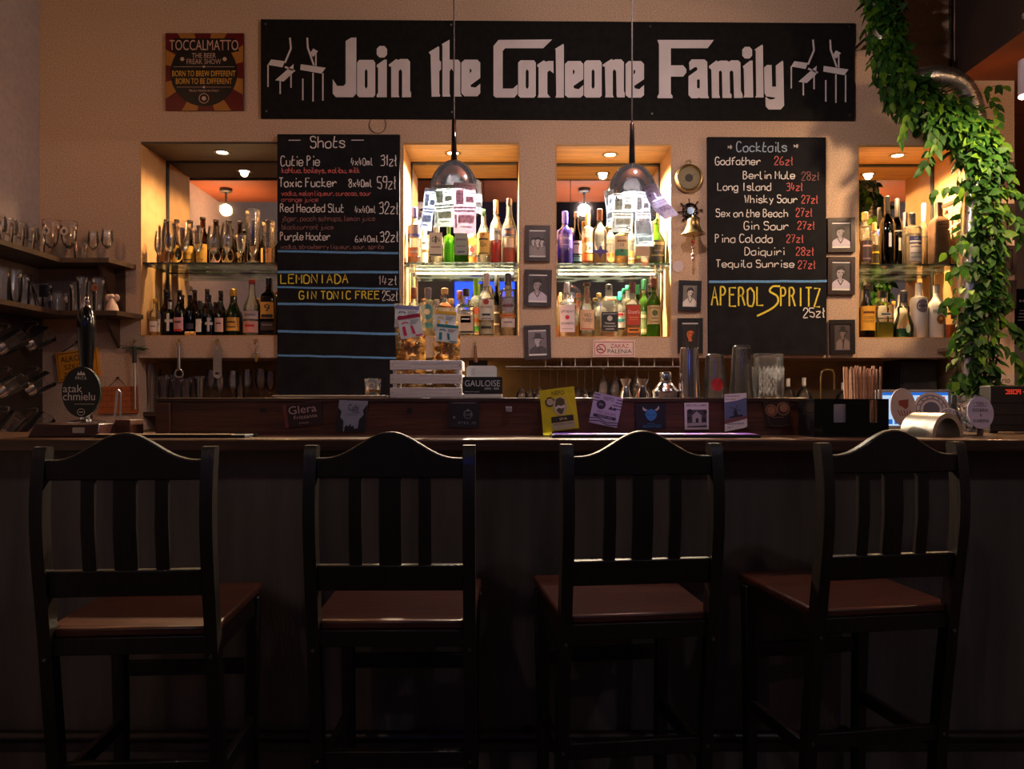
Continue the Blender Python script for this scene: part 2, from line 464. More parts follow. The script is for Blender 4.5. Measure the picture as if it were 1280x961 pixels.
# niche linings, mirrors, glass shelves, recessed lights
WHERE = {1: 'left of the shots chalkboard', 2: 'right of the shots chalkboard', 3: 'above the no-smoking sign', 4: 'beside the leafy garland'}
SHELF_Z = {1: WZ(328, 4.02), 2: WZ(328, 4.02), 3: WZ(329, 4.02), 4: WZ(330, 4.02)}
for n in NICHE:
    x0, x1, z0, z1 = nx(n)
    t = 0.006
    b = MB(); e = 0.001
    b.mi = 0
    b.box(x0 + e, x0 + t, D0 - 0.001, DB, z0 + e, z1 - e); b.box(x1 - t, x1 - e, D0 - 0.001, DB, z0 + e, z1 - e)
    b.box(x0 + t, x1 - t, D0 - 0.001, DB, z0 + e, z0 + t)
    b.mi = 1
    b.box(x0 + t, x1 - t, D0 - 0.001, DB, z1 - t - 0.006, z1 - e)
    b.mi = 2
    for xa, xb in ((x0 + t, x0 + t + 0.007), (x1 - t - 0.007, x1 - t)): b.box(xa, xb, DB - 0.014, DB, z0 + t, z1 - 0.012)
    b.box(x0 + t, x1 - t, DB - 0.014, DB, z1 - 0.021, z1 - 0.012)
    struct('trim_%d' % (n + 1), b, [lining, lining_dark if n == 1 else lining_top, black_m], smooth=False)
    b = MB(); b.box(x0 + 0.004, x1 - 0.004, DB, DB + 0.008, z0 + 0.004, z1 - 0.004)
    tag(b.build('mirror', mirror_m, smooth=False), 'silver mirror at the back of the bottle niche ' + WHERE[n], 'mirror')
    zs = SHELF_Z[n]
    b = MB(); b.box(x0 + 0.0065, x1 - 0.0065, 4.015, DB - 0.016, zs - 0.010, zs)
    s_ = b.build('glass_shelf', shelf_glass, smooth=False)
    tag(s_, 'clear green-edged glass shelf in the niche ' + WHERE[n], 'shelf')
    for xx in (x0 + 0.0062, x1 - 0.0292):
        for yy in (4.06, 4.22):
            b = MB(); b.box(xx, xx + 0.023, yy, yy + 0.012, zs - 0.018, zs - 0.010)
            b.build('shelf_bracket', steel, parent=s_, smooth=False)
    if n in (2, 3):
        q = MB(); q.box(x0 + 0.034, x1 - 0.034, DB - 0.008, DB - 0.0005, zs - 0.0138, zs - 0.0102)
        q = q.build('led_strip', lamp('led_strip_%d' % n, (1.0, 0.80, 0.50), LED_POWER[n]), smooth=False)
        tag(q, 'thin warm light strip under the glass shelf ' + WHERE[n], 'light')
    lx = {1: WX(277, 4.12), 2: WX(566, 4.12), 3: WX(763, 4.12), 4: WX(1123, 4.12)}[n]
    ly = 4.13
    zc = z1 - t - 0.006
    d = thing('downlight', 'small round recessed downlight in the roof of the niche ' + WHERE[n], 'light', (lx, ly, zc))
    b = MB(); b.lathe([(0, 0.042), (-0.004, 0.042), (-0.006, 0.036), (-0.003, 0.028), (0, 0.028)], seg=24, cap=False)
    b.build('bezel', brass if n != 1 else steel, d, local=True)
    b = MB(); b.lathe([(-0.0005, 0.028), (-0.002, 0.027), (-0.0035, 0.015)], seg=20)
    b.build('lens', lamp('downlight_lens_%d' % n, (1, 0.86, 0.62), 18), d, local=True)
    ld = bpy.data.lights.new('downlight_beam', 'SPOT')
    ld.energy = SPOT_POWER[n][0]; ld.color = SPOT_POWER[n][1]
    ld.spot_size = math.radians(155); ld.spot_blend = 0.8; ld.shadow_soft_size = 0.02
    lo = bpy.data.objects.new('downlight_beam', ld); COL.objects.link(lo)
    lo.parent = d; lo.location = (0, 0, -0.012)

# globe bulbs under the soffit over the bar (seen in the niche mirrors)
for i, (gx, gy, gz, gc, gp) in enumerate(GLOBE_POWER):
    g = thing('ceiling_bulb', ['bare round warm bulb under the soffit, mirrored in the niche left of the shots board', 'bare round white bulb under the soffit, mirrored in the niche above the no-smoking sign', 'bare round warm bulb under the soffit to the right of the garland'][i], 'light', (gx, gy, 2.862))
    b = MB(); b.lathe([(0, 0.045), (-0.025, 0.045), (-0.03, 0.035), (-0.03, 0.008), (-0.11, 0.008), (-0.112, 0.014), (-0.125, 0.014)], seg=16)
    b.build('fitting', black_m, g, local=True)
    b = MB(); b.ball((0, 0, gz - 2.862 - 0.01), 0.04, 16, 10)
    b.build('bulb', lamp('bulb_glow_%d' % i, gc, gp), g, local=True)
# ------------------------------------------------------------------ bar counter
BZ = 1.143
b = MB(); b.box(-2.35, 2.75, 2.5, 3.06, BZ - 0.040, BZ)
bt = thing('bar_counter', 'long dark wooden bar counter with a brown panelled front behind the chairs', 'bar counter', (0, 2.6, 0))
b.build('counter_top', bar_wood, bt, bevel=0.006)
b = MB()
b.box(-2.35, 2.75, 2.665, 2.72, 0.06, BZ - 0.04)
b.box(-2.35, 2.75, 2.655, 2.665, BZ - 0.12, BZ - 0.04)
b.box(-2.35, 2.75, 2.645, 2.72, 0.0, 0.10)
b.build('front_panel', front_m, bt, smooth=False)
b = MB(); b.box(-2.35, 2.75, 2.98, 3.03, 0.0, BZ - 0.04)
b.build('rear_panel', bar_wood, bt, smooth=False)
b = MB()
b.tube([(-2.34, 2.605, 0.17), (2.74, 2.605, 0.17)], 0.02, 10)
fr = b.build('foot_rail', M('dark_iron', (0.06, 0.05, 0.045), 0.4, 0.8, 0.2, 10), bt)
for x in (-2.0, -1.0, 0.05, 1.1, 2.2):
    b = MB(); b.box(x - 0.012, x + 0.012, 2.605, 2.666, 0.158, 0.182)
    b.build('rail_bracket', black_m, bt, smooth=False)

lx0, lx1 = WX(197, 2.79), WX(1008, 2.79)
LZ = 1.273; LY = 2.79
t = thing('bar_ledge', 'raised red-brown wooden ledge box running along the back of the bar counter', 'ledge', (0, 2.9, BZ))
b = MB(); b.box(lx0, lx1, LY, LY + 0.02, BZ, LZ - 0.016); b.box(lx0, lx0 + 0.02, LY + 0.02, 3.04, BZ, LZ - 0.016); b.box(lx1 - 0.02, lx1, LY + 0.02, 3.04, BZ, LZ - 0.016); b.box(lx0, lx1, 3.02, 3.04, BZ, LZ - 0.016)
b.build('ledge_side', ledge_wood, t, smooth=False)
b = MB(); b.box(lx0 - 0.004, lx1 + 0.004, LY - 0.006, 3.05, LZ - 0.016, LZ)
b.build('ledge_top', wood('ledge_top_wood', (0.04, 0.018, 0.010), 0.4, 'x', 3), t, bevel=0.003)
b = MB(); b.box(WX(60 + 136, LY) + 0.0, WX(214, LY), LY - 0.012, LY, BZ, LZ - 0.018)
b.build('end_post', ledge_wood, t, bevel=0.002)
for px in (329, 512):
    b = MB(); b.box(WX(px - 3, LY), WX(px + 4, LY), LY - 0.003, LY, WZ(516, LY), WZ(510, LY))
    b.build('keyhole', black_m, t, smooth=False)
b = MB(); b.box(WX(632, LY), WX(640, LY), LY - 0.008, LY, WZ(515, LY), WZ(508, LY))
b.build('light_switch', C(150, 145, 150), t, bevel=0.002)

# ------------------------------------------------------------------ bar chairs
def make_chair(label, loc, rz):
    t = thing('bar_chair', label, 'chair', loc, rz, 'bar chairs along the counter')
    t.scale = (0.975, 1, 1)
    prof = [(0.065, 0.0), (0.055, 0.25), (0.040, 0.42), (0.018, 0.58), (0.0, 0.72), (-0.022, 0.86), (-0.034, 0.96), (-0.032, 1.06), (-0.018, 1.145), (-0.016, 1.154)]
    pr = cr(prof, 3)
    for sx in (-1, 1):
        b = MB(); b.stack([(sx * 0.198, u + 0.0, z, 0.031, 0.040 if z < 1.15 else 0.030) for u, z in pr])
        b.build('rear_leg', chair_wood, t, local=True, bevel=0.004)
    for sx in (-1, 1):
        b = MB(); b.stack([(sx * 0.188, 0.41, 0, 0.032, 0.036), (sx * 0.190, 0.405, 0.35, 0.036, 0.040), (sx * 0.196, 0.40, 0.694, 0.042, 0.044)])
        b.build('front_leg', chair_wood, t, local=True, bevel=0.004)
    # crest rail with a bell-shaped top
    top = []
    n = 28
    for k in range(n + 1):
        x = -0.184 + 0.368 * k / n
        s = min(1.0, abs(x) / 0.172)
        z = 1.124 + 0.064 * (0.5 + 0.5 * math.cos(PI * s)) ** 1.15
        top.append((x, z))
    b = MB(); b.prism([(-0.184, 1.076)] + [(0.184, 1.076)] + top[::-1], -0.042, -0.016)
    b.build('crest_rail', chair_wood, t, local=True, bevel=0.004)
    for cx, w_ in ((-0.087, 0.033), (0, 0.056), (0.087, 0.033)):
        b = MB(); b.stack([(cx, -0.018, 0.855, w_, 0.014), (cx, -0.031, 0.96, w_, 0.014), (cx, -0.029, 1.08, w_, 0.014)])
        b.build('back_slat', chair_wood, t, local=True, bevel=0.002)
    b = MB(); b.stack([(0, -0.011, 0.797, 0.37, 0.026), (0, -0.020, 0.862, 0.37, 0.026)])
    b.build('back_rail', chair_wood, t, local=True, bevel=0.004)
    # seat: wider at the front, notched round the posts
    pts = [(-0.182, 0.0), (0.182, 0.0), (0.182, 0.026), (0.208, 0.026), (0.214, 0.44), (0.207, 0.452), (-0.207, 0.452), (-0.214, 0.44), (-0.208, 0.026), (-0.182, 0.026)]
    b = MB(); n = len(pts)
    vs = [(x, y, 0.695 + y * 0.01) for x, y in pts] + [(x, y, 0.718 + y * 0.012) for x, y in pts]
    fs = [tuple(range(n - 1, -1, -1)), tuple(range(n, 2 * n))] + [(i, (i + 1) % n, (i + 1) % n + n, i + n) for i in range(n)]
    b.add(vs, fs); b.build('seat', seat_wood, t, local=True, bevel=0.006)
    for nm, bx in (('rear_apron', (-0.184, 0.184, -0.004, 0.018, 0.653, 0.696)), ('front_apron', (-0.176, 0.176, 0.395, 0.415, 0.645, 0.698)),
                   ('side_apron', (-0.206, -0.188, 0.018, 0.385, 0.645, 0.697)), ('side_apron', (0.188, 0.206, 0.018, 0.385, 0.645, 0.697)),
                   ('front_stretcher', (-0.175, 0.175, 0.394, 0.412, 0.468, 0.512)), ('rear_stretcher', (-0.184, 0.184, 0.034, 0.056, 0.335, 0.378)),
                   ('side_stretcher', (-0.203, -0.183, 0.06, 0.388, 0.305, 0.345)), ('side_stretcher', (0.183, 0.203, 0.06, 0.388, 0.305, 0.345))):
        b = MB(); b.box(*bx); b.build(nm, chair_wood, t, local=True, bevel=0.003)
    bolt = M('dull_bolt_%d' % round(loc[0] * 100), (0.25, 0.23, 0.2), 0.35, 1, 0.1, 10)
    for sx in (-1, 1):
        for z, y in ((0.648, -0.0135), (0.356, 0.026)):
            b = MB(); b.lathe([(-0.003, 0.004), (0.0, 0.0055), (0.006, 0.0055)], sx * 0.198, y, z, 10, axis='y')
            b.build('bolt', bolt, t, local=True)
    return t
c0 = make_chair('dark-stained wooden bar chair in front of the beer pump', (-0.918, 1.925, 0), math.radians(4))
dup(c0, (-0.298, 1.985, 0), math.radians(0.5), 'dark-stained wooden bar chair in front of the white crate, second from the pump')
dup(c0, (0.326, 2.053, 0), math.radians(7), 'dark-stained wooden bar chair in front of the purple bar mat')
dup(c0, (0.990, 2.12, 0), math.radians(9.5), 'dark-stained wooden bar chair in front of the black straw caddy')
# ------------------------------------------------------------------ signs and boards on the back wall
def poly_holes(polys, y0, y1):
    """letter shapes with holes, cut from a sheet"""
    cu = bpy.data.curves.new('c', 'CURVE'); cu.dimensions = '2D'; cu.fill_mode = 'BOTH'
    for p in polys:
        s = cu.splines.new('POLY'); s.points.add(len(p) - 1); s.use_cyclic_u = True
        for i, (x, z) in enumerate(p): s.points[i].co = (x, z, 0, 1)
    cu.extrude = (y1 - y0) / 2
    ob = bpy.data.objects.new('c', cu)
    me = bpy.data.meshes.new_from_object(ob)
    vs = [(v.co.x, (y0 + y1) / 2 - v.co.z, v.co.y) for v in me.vertices]
    fs = [tuple(p.vertices) for p in me.polygons]
    bpy.data.objects.remove(ob); bpy.data.curves.remove(cu); bpy.data.meshes.remove(me)
    return vs, fs
def panel(px0, px1, py0, py1, D, th=0.012, skew=0.0):
    """a board as a box with its face at depth D"""
    b = MB(); b.box(WX(px0, D), WX(px1, D), D, D + th, WZ(py1, D), WZ(py0, D))
    return b

SD = 3.985
sign = thing('wall_sign', 'long black wall sign with pale blackletter words and string emblems', 'sign', W(697, 88, SD))
b = MB(); b.prism([(WX(x, SD), WZ(y, SD)) for x, y in ((326, 147.5), (326, 24), (1069, 29), (1068.5, 150.5))], SD, 3.9985)
b.build('sign_panel', M('sign_black', (0.0085, 0.008, 0.008), 0.75, 0, 0.4, 30, 0.05, spec=0.15), sign, smooth=False)
LET = [
 ((410, 40, 6.095), [
  [[(37,360),(70,412),(118,412),(135,395),(135,70),(178,44),(216,44),(216,470),(190,497),(60,497),(37,470)]],
  [[(222,235),(238,214),(346,214),(360,235),(360,480),(346,497),(236,497),(222,480)],[(280,300),(291,280),(302,300),(302,415),(291,435),(280,415)]],
  [[(372,130),(392,108),(430,108),(450,130),(450,172),(430,195),(392,195),(372,172)]],
  [[(372,268),(372,252),(430,212),(448,212),(448,497),(372,497),(372,478),(382,465),(382,272)]],
  [[(463,250),(520,207),(535,215),(550,207),(608,207),(625,228),(625,450),(633,460),(633,497),(565,497),(565,300),(552,282),(538,300),(538,480),(545,497),(482,497),(482,265),(467,262)]],
  [[(768,155),(842,110),(848,118),(848,215),(862,230),(862,285),(848,298),(848,470),(855,480),(850,493),(790,493),(782,175)]],
  [[(866,95),(926,60),(926,212),(992,212),(1008,232),(1008,470),(1020,492),(955,492),(955,300),(940,278),(926,300),(926,470),(934,492),(872,492),(872,98)]],
  [[(1016,235),(1040,212),(1138,212),(1160,235),(1160,350),(1085,405),(1090,420),(1125,424),(1160,395),(1160,465),(1138,490),(1040,490),(1016,465)],[(1080,275),(1094,290),(1094,300),(1080,318)]]]),
 ((610, 40, 6.095), [
  [[(42,108),(80,62),(488,58),(420,124),(130,124),(112,145),(112,432),(190,432),(226,400),(226,470),(200,500),(60,500),(42,485)]],
  [[(230,235),(248,217),(350,217),(364,235),(364,485),(350,500),(248,500),(230,485)],[(287,300),(298,282),(310,300),(310,420),(298,436),(287,420)]],
  [[(375,250),(425,217),(442,228),(460,222),(498,222),(500,315),(470,292),(452,305),(452,470),(475,500),(378,500),(385,475),(385,268),(376,265)]],
  [[(510,130),(572,92),(578,100),(578,500),(514,500),(520,480),(516,135)]],
  [[(586,245),(610,222),(704,222),(726,245),(726,360),(650,412),(656,430),(690,437),(726,405),(726,480),(704,500),(610,500),(586,480)],[(646,285),(660,295),(660,310),(646,328)]],
  [[(732,235),(750,217),(852,217),(866,235),(866,485),(852,500),(750,500),(732,485)],[(789,300),(800,282),(812,300),(812,420),(800,436),(789,420)]],
  [[(872,250),(940,207),(955,215),(970,209),(1015,209),(1035,232),(1035,450),(1042,465),(1042,498),(985,498),(980,490),(976,300),(962,282),(950,300),(950,480),(958,498),(892,498),(896,480),(890,265),(874,262)]],
  [[(1048,245),(1072,222),(1166,222),(1188,245),(1188,360),(1112,412),(1118,430),(1152,437),(1188,405),(1188,480),(1166,500),(1072,500),(1048,480)],[(1108,285),(1122,295),(1122,310),(1108,328)]]]),
 ((800, 40, 6.4), [
  [[(138,65),(590,65),(540,130),(246,130),(246,268),(345,268),(370,300),(370,325),(345,357),(246,357),(246,495),(260,512),(260,530),(140,530),(140,512),(152,495),(152,98)]],
  [[(392,245),(412,220),(515,220),(537,240),(542,500),(550,530),(480,530),(472,522),(462,530),(412,530),(388,505),(388,355),(458,305),(458,285),(440,280),(396,308)],[(455,385),(468,376),(478,385),(478,445),(468,455),(455,445)]],
  [[(550,275),(610,228),(622,238),(640,230),(695,230),(712,240),(728,228),(785,228),(803,245),(806,470),(820,500),(820,528),(752,528),(746,320),(732,306),(716,320),(720,490),(732,500),(732,528),(660,528),(655,320),(642,306),(630,320),(632,500),(640,528),(575,528),(570,300),(555,290)]],
  [[(818,142),(838,120),(876,120),(896,142),(896,190),(876,212),(838,212),(818,190)]],
  [[(822,275),(880,230),(900,230),(905,524),(828,524),(835,500),(830,295)]],
  [[(915,142),(975,102),(982,110),(988,524),(922,524),(930,505),(925,150)]],
  [[(992,285),(1015,265),(1052,265),(1056,438),(1088,438),(1086,270),(1138,230),(1145,240),(1152,590),(1125,620),(1030,620),(1005,595),(1003,520),(1035,540),(1065,540),(1085,525),(1010,515),(996,490)]]])]
letter_m = M('letter_white_vinyl', (0.68, 0.62, 0.64), 0.7, 0, 0.06, 10)
b = MB()
for (ox, oy, sc), glyphs in LET:
    for g in glyphs:
        b.add(*poly_holes([[(WX(ox + x / sc, SD), WZ(oy + y / sc, SD)) for x, y in p] for p in g], SD - 0.002, SD - 0.0002))
b.build('lettering', letter_m, sign, smooth=False, label='pale blackletter words')
for ox in (325, 979):
    b = MB(); q = 9.61; sy = 40 if ox == 325 else 42.5
    if ox == 979: q = 9.7
    f = lambda x, y: (WX(ox + x / q, SD), WZ(sy + y / q, SD))
    y_ = SD - 0.001
    for p in ([(95, 395), (135, 330), (300, 352), (270, 425)], [(182, 580), (405, 385), (398, 490), (285, 595)], [(485, 455), (490, 388), (790, 430), (740, 500)], [(596, 262), (640, 200), (698, 232), (640, 300)]):
        b.poly([f(*v) for v in p], y_)
    for p in ([(360, 70), (372, 200), (300, 370)], [(568, 70), (575, 190), (648, 400)], [(300, 420), (420, 470)]):
        b.line([f(*v) for v in p], 22 / q * SD / 1000, y_)
    for x, ya, yb in ((97, 395, 660), (243, 590, 745), (373, 510, 670), (515, 560, 820), (638, 490, 835), (756, 495, 825), (672, 260, 410)):
        b.line([f(x, ya), f(x, yb)], 17 / q * SD / 1000, y_)
    b.build('string_emblem', letter_m, sign, smooth=False)
for px, py in ((332, 30), (564, 31), (813, 33), (1062, 33), (333, 139), (565, 140), (815, 142), (1062, 144)):
    b = MB(); b.lathe([(-0.003, 0.004), (0, 0.0055)], WX(px, SD), SD, WZ(py, SD), 10, axis='y')
    b.build('screw', steel, sign)

# square tin sign
TD = 3.985
f = lambda x, y: (WX(x, TD), WZ(y, TD))
tin = thing('tin_sign', 'square maroon and ochre tin sign with a black disc left of the long sign', 'sign', W(255, 90, TD))
b = MB(); b.prism([f(206.5, 138), f(206.5, 41), f(304.5, 41), f(304.5, 138)], TD, 3.9985)
b.build('tin_plate', C(96, 24, 26, 0.35), tin, bevel=0.003)
b = MB(); cx0, cy0 = 255.5, 90
def edgept(a):
    c, s = math.cos(a), math.sin(a); k = 48.3 / max(abs(c), abs(s)); return (cx0 + c * k, cy0 + s * k)
for k in range(0, 16, 2):
    a0, a1 = (k + 0.45) * PI / 8, (k + 1.35) * PI / 8
    pts = [(cx0, cy0), edgept(a0), edgept((a0 * 2 + a1) / 3), edgept((a0 + 2 * a1) / 3), edgept(a1)]
    b.poly([f(*p) for p in pts], TD - 0.0006)
b.build('sunburst_print', C(164, 112, 50, 0.35), tin, smooth=False)
b = MB(); b.disc(*f(255, 91), 42 * TD / 1000, TD - 0.0010, 32); b.poly([f(*p) for p in ((212, 64), (218, 48), (294, 48), (299, 64), (290, 66), (220, 66))], TD - 0.0009)
b.build('disc_print', C(26, 18, 18, 0.4), tin, smooth=False)
b = MB()
b.text('TOCCALMATTO', *f(255, 56.5), 86 * TD / 1000, 13 * TD / 1000, TD - 0.0016)
b.text('THE BEER', *f(255, 69.5), 30 * TD / 1000, 6 * TD / 1000, TD - 0.0016)
b.text('FREAK SHOW', *f(255, 77), 43 * TD / 1000, 6.5 * TD / 1000, TD - 0.0016)
b.text('TRULY MADE IN ITALY', *f(255, 113.5), 38 * TD / 1000, 2.6 * TD / 1000, TD - 0.0016)
for px in (228, 281): b.disc(*f(px, 74), 0.010, TD - 0.0016, 12)
for yy, hw in ((83.5, 38), (109, 34)):
    b.line([f(255 - hw, yy), f(255 + hw, yy)], 0.0015, TD - 0.0014); b.disc(*f(255, yy), 0.006, TD - 0.0015, 10)
rg = [f(255 + 6 * math.cos(k * PI / 10), 123 + 6 * math.sin(k * PI / 10)) for k in range(21)]
b.line(rg, 0.003, TD - 0.0015); b.disc(*f(255, 123), 0.011, TD - 0.0015, 10)
b.build('pale_print', C(205, 170, 160, 0.4), tin, smooth=False)
b = MB()
b.text('BORN TO BREW DIFFERENT', *f(255, 92), 79 * TD / 1000, 7 * TD / 1000, TD - 0.0016)
b.text('BORN TO BE DIFFERENT', *f(255, 101.5), 70 * TD / 1000, 7 * TD / 1000, TD - 0.0016)
b.build('yellow_print', C(226, 170, 60, 0.4), tin, smooth=False)

# handwriting in chalk
G = {'a':'46260503123243 4642','b':'0902 05263645433202','c':'452605031232 3243','d':'46260503123243 4942','e':'04444536160503123243','f':'4939281812 0636','g':'46260503123244 4641301001','h':'0902 05263645 4542','i':'1612 1819','j':'26211000 2829','k':'0902 360442','l':'09031222','m':'0602 05162522 25364542','n':'0602 05263645 4542','o':'260503123243453626','p':'0600 05263645433202','q':'46260503123243 4640','r':'0602 04263645','s':'453616053443321203','t':'1903122232 0636','u':'0603123243 4642','v':'062246','w':'0612253246','x':'0642 0246','y':'0623 4610','z':'06460242','ł':'19131222 0527','ä':'46260503123243 4642 1718 3738',
'A':'022942 1535','B':'0902 092938372606 06263544332202','C':'4839190704123243','D':'0902 092947442202','E':'49090242 0636','F':'490902 0636','G':'48391907041232434525','H':'0902 4942 0646','I':'2922','J':'3933221203','L':'090242','M':'0209254942','N':'02094249','O':'2908070312223244473829','P':'0902 092938372606','R':'0902 092938372606 2642','S':'4839190816364543321203','T':'0949 2922','U':'090412324449','W':'0912273249','Z':'09490242',
'0':'2908070312223244473829','1':'071912','2':'071939470242','3':'0839473616 3645433202','4':'190444 3722','5':'49090626454332 3203','6':'3917040312324335 3504','7':'094912 1636','8':'260819394726 26041232442646','9':'463616071939494532',',':'1301','.':'1213','*':'2428 0735 0537','-':'0545'}
WD = {'i': 1.8, 'l': 2.4, '1': 2, 'I': 4.4, ',': 1.6, '.': 1.6, 'j': 2.6, 't': 3.4, 'ł': 3, 'w': 5.2, 'm': 5.4, 'r': 4.4, 'f': 4}
def chalk(b, t, x0, base, x1, cap, D, y, wd=1.1, rise=0.0):
    """write t between x0 and x1 (photo pixels of the board), baseline and capital height in pixels"""
    tot = sum((2.6 if c == ' ' else WD.get(c, 4.6) + 1.1) for c in t) - 1.1
    k = (x1 - x0) / tot; v = cap / 7.0; x = 0
    for c in t:
        if c == ' ': x += 2.6; continue
        for st in G.get(c, '').split():
            ps = [(int(st[i]), int(st[i + 1])) for i in range(0, len(st), 2)]
            jx = R.uniform(-0.12, 0.12); jy = R.uniform(-0.2, 0.2)
            if len(ps) == 2: q = ps
            elif c.isupper() and c in 'AEFHILMNTWZ': q = ps
            elif c in '147': q = ps
            else: q = cr(ps, 4)
            b.line([(WX(x0 + (x + a + jx) * k, D), WZ(base - (z - 2 + jy) * v - rise * (x / tot), D)) for a, z in q], wd * .84 * D / 1000, y)
        x += WD.get(c, 4.6) + 1.1
def chalkboard(name, label, corners, D, texts, lines):
    f = lambda x, y: (WX(x, D), WZ(y, D))
    xs = [c[0] for c in corners]; ys = [c[1] for c in corners]
    t = thing(name, label, 'chalkboard', W(sum(xs) / 4, sum(ys) / 4, D))
    b = MB(); b.prism([f(*c) for c in corners], D, 3.9985)
    b.build('board', slate, t, bevel=0.001)
    for i, (tx, x0, base, x1, cap, m_, wd) in enumerate(texts):
        b = MB()
        chalk(b, tx, x0, base, x1, cap, D, D - 0.0008 - 0.00005 * i, wd)
        b.build('price' if 'zł' in tx else ('serving_size' if tx.endswith('ml') else ('heading_dash' if tx in '-*' else 'menu_line')), m_, t, smooth=False)
    for (xa, ya, xb, yb, wpx) in lines:
        b = MB()
        b.line([f(xa + (xb - xa) * k / 8, ya + (yb - ya) * k / 8 + R.uniform(-0.3, 0.3)) for k in range(9)], wpx * D / 1000, D - 0.0007)
        b.build('chalk_rule', chalk_b, t, smooth=False)
    return t
K1 = 3.975
w_, r_, d_, y_ = chalk_w, chalk_r, chalk_dim, chalk_y
chalkboard('chalkboard', 'tall chalkboard of shots with blue lines, left of the white crate', ((346.5, 497), (346.5, 167.5), (499.5, 168), (499.5, 497)), K1, [
    ('-', 361, 179, 378, 9, w_, 1.2), ('Shots', 388, 184.5, 432, 14, w_, 1.6), ('-', 439, 179, 457, 9, w_, 1.2),
    ('Cutie Pie', 351, 207, 400, 12, w_, 1.3), ('4x40ml', 439, 206.5, 466, 9, w_, 1.1), ('31zł', 476, 207, 497, 13, w_, 1.3),
    ('kahlua, baileys, malibu, milk', 352.5, 216, 450, 6.5, r_, 1.1),
    ('Toxic Fucker', 349, 233.5, 421, 11, w_, 1.5), ('8x40ml', 436, 233.5, 465, 9, w_, 1.2), ('59zł', 472, 236, 496, 15, w_, 1.3),
    ('vodka, melon liqueur, curacao, sour', 352, 244.5, 464, 6, r_, 0.9), ('orange juice', 352, 252, 398, 5.5, r_, 0.8),
    ('Red Headed Slut', 350.5, 265, 430, 10, w_, 1.2), ('4x40ml', 444, 266, 470, 8.5, w_, 1.0), ('32zł', 474, 267, 499, 14, w_, 1.3),
    ('jäger, peach schnaps, lemon juice', 352.5, 276, 469, 6.5, d_, 0.9), ('blackcurrant juice', 352.5, 286.5, 417, 6, d_, 0.9),
    ('Purple Hooter', 350.5, 300, 413, 9.5, w_, 1.2), ('6x40ml', 444, 302.5, 473, 8, w_, 1.0), ('32zł', 475, 302, 499, 12.5, w_, 1.3),
    ('vodka, strawberry liqueur, sour, sprite', 351, 311, 480, 5.5, d_, 0.9),
    ('LEMONIADA', 351, 354, 436, 11, y_, 1.7), ('14zł', 474, 355.5, 497, 11, w_, 1.0),
    ('GIN TONIC FREE', 374, 373.5, 475, 9.5, y_, 1.7), ('25zł', 478, 375.5, 498, 11.5, w_, 1.0)],
    [(347, 314, 498, 316.5, 2.6), (347, 340, 498, 340, 3.0), (347, 359, 498, 361, 2.2), (347, 379.5, 498, 381.5, 2.8), (347, 414, 498, 417.5, 3.0), (347, 444, 498, 447.5, 2.4)])
K2 = 3.975
lb = chalk_lb
chalkboard('chalkboard', 'shorter chalkboard of cocktails with a yellow spritz line, right of the brass bell', ((886, 443), (884.5, 171), (1032.5, 171.5), (1033.5, 443.5)), K2, [
    ('*', 909.5, 189, 918, 9, w_, 1.0), ('Cocktails', 921, 189.5, 984, 12, lb, 1.5), ('*', 992, 188, 1001, 9, w_, 1.0),
    ('Godfather', 894, 206, 951, 9.5, w_, 1.3), ('26zł', 968, 206, 992, 10, r_, 1.2),
    ('Berlin Mule', 929, 223.5, 994, 9.5, w_, 1.3), ('28zł', 1002, 225, 1025, 10, d_, 1.2),
    ('Long Island', 897, 238, 964, 9.5, w_, 1.3), ('34zł', 983, 238, 1004, 9.5, r_, 1.2),
    ('Whisky Sour', 931, 253.5, 997, 9.5, w_, 1.3), ('27zł', 1002, 254, 1023, 9.5, r_, 1.2),
    ('Sex on the Beach', 895, 271, 985, 9.5, w_, 1.3), ('27zł', 995, 270.5, 1016, 10, r_, 1.2),
    ('Gin Sour', 930, 287, 986, 10, w_, 1.3), ('27zł', 997, 286.5, 1019, 9.5, r_, 1.2),
    ('Pina Colada', 894, 303, 966, 10, w_, 1.3), ('27zł', 983, 303, 1005, 9.5, r_, 1.2),
    ('Daiquiri', 931, 319, 981, 9.5, w_, 1.3), ('28zł', 995, 319, 1018, 9.5, r_, 1.2),
    ('Tequila Sunrise', 895, 334, 993, 9, w_, 1.3), ('27zł', 997.5, 335.5, 1020, 9.5, r_, 1.2),
    ('APEROL', 889, 382, 955, 23, y_, 2.4), ('PRITZ', 976, 383, 1026, 23, y_, 2.4), ('25zł', 1004, 396.5, 1032, 11.5, w_, 1.5)],
    [(886, 352, 1033.5, 351.5, 3.0)])
tb = [o for o in COL.objects if o.type == 'EMPTY' and o.name.startswith('chalkboard')][-1]
b = MB(); b.line([(WX(x, K2), WZ(y, K2)) for x, y in cr([(975, 358), (966, 358), (962, 364), (971, 370), (972, 378), (964, 386), (946, 395)], 5)], 2.4 * K2 / 1000, K2 - 0.0025)
b.build('spritz_stroke', chalk_y, tb, smooth=False)

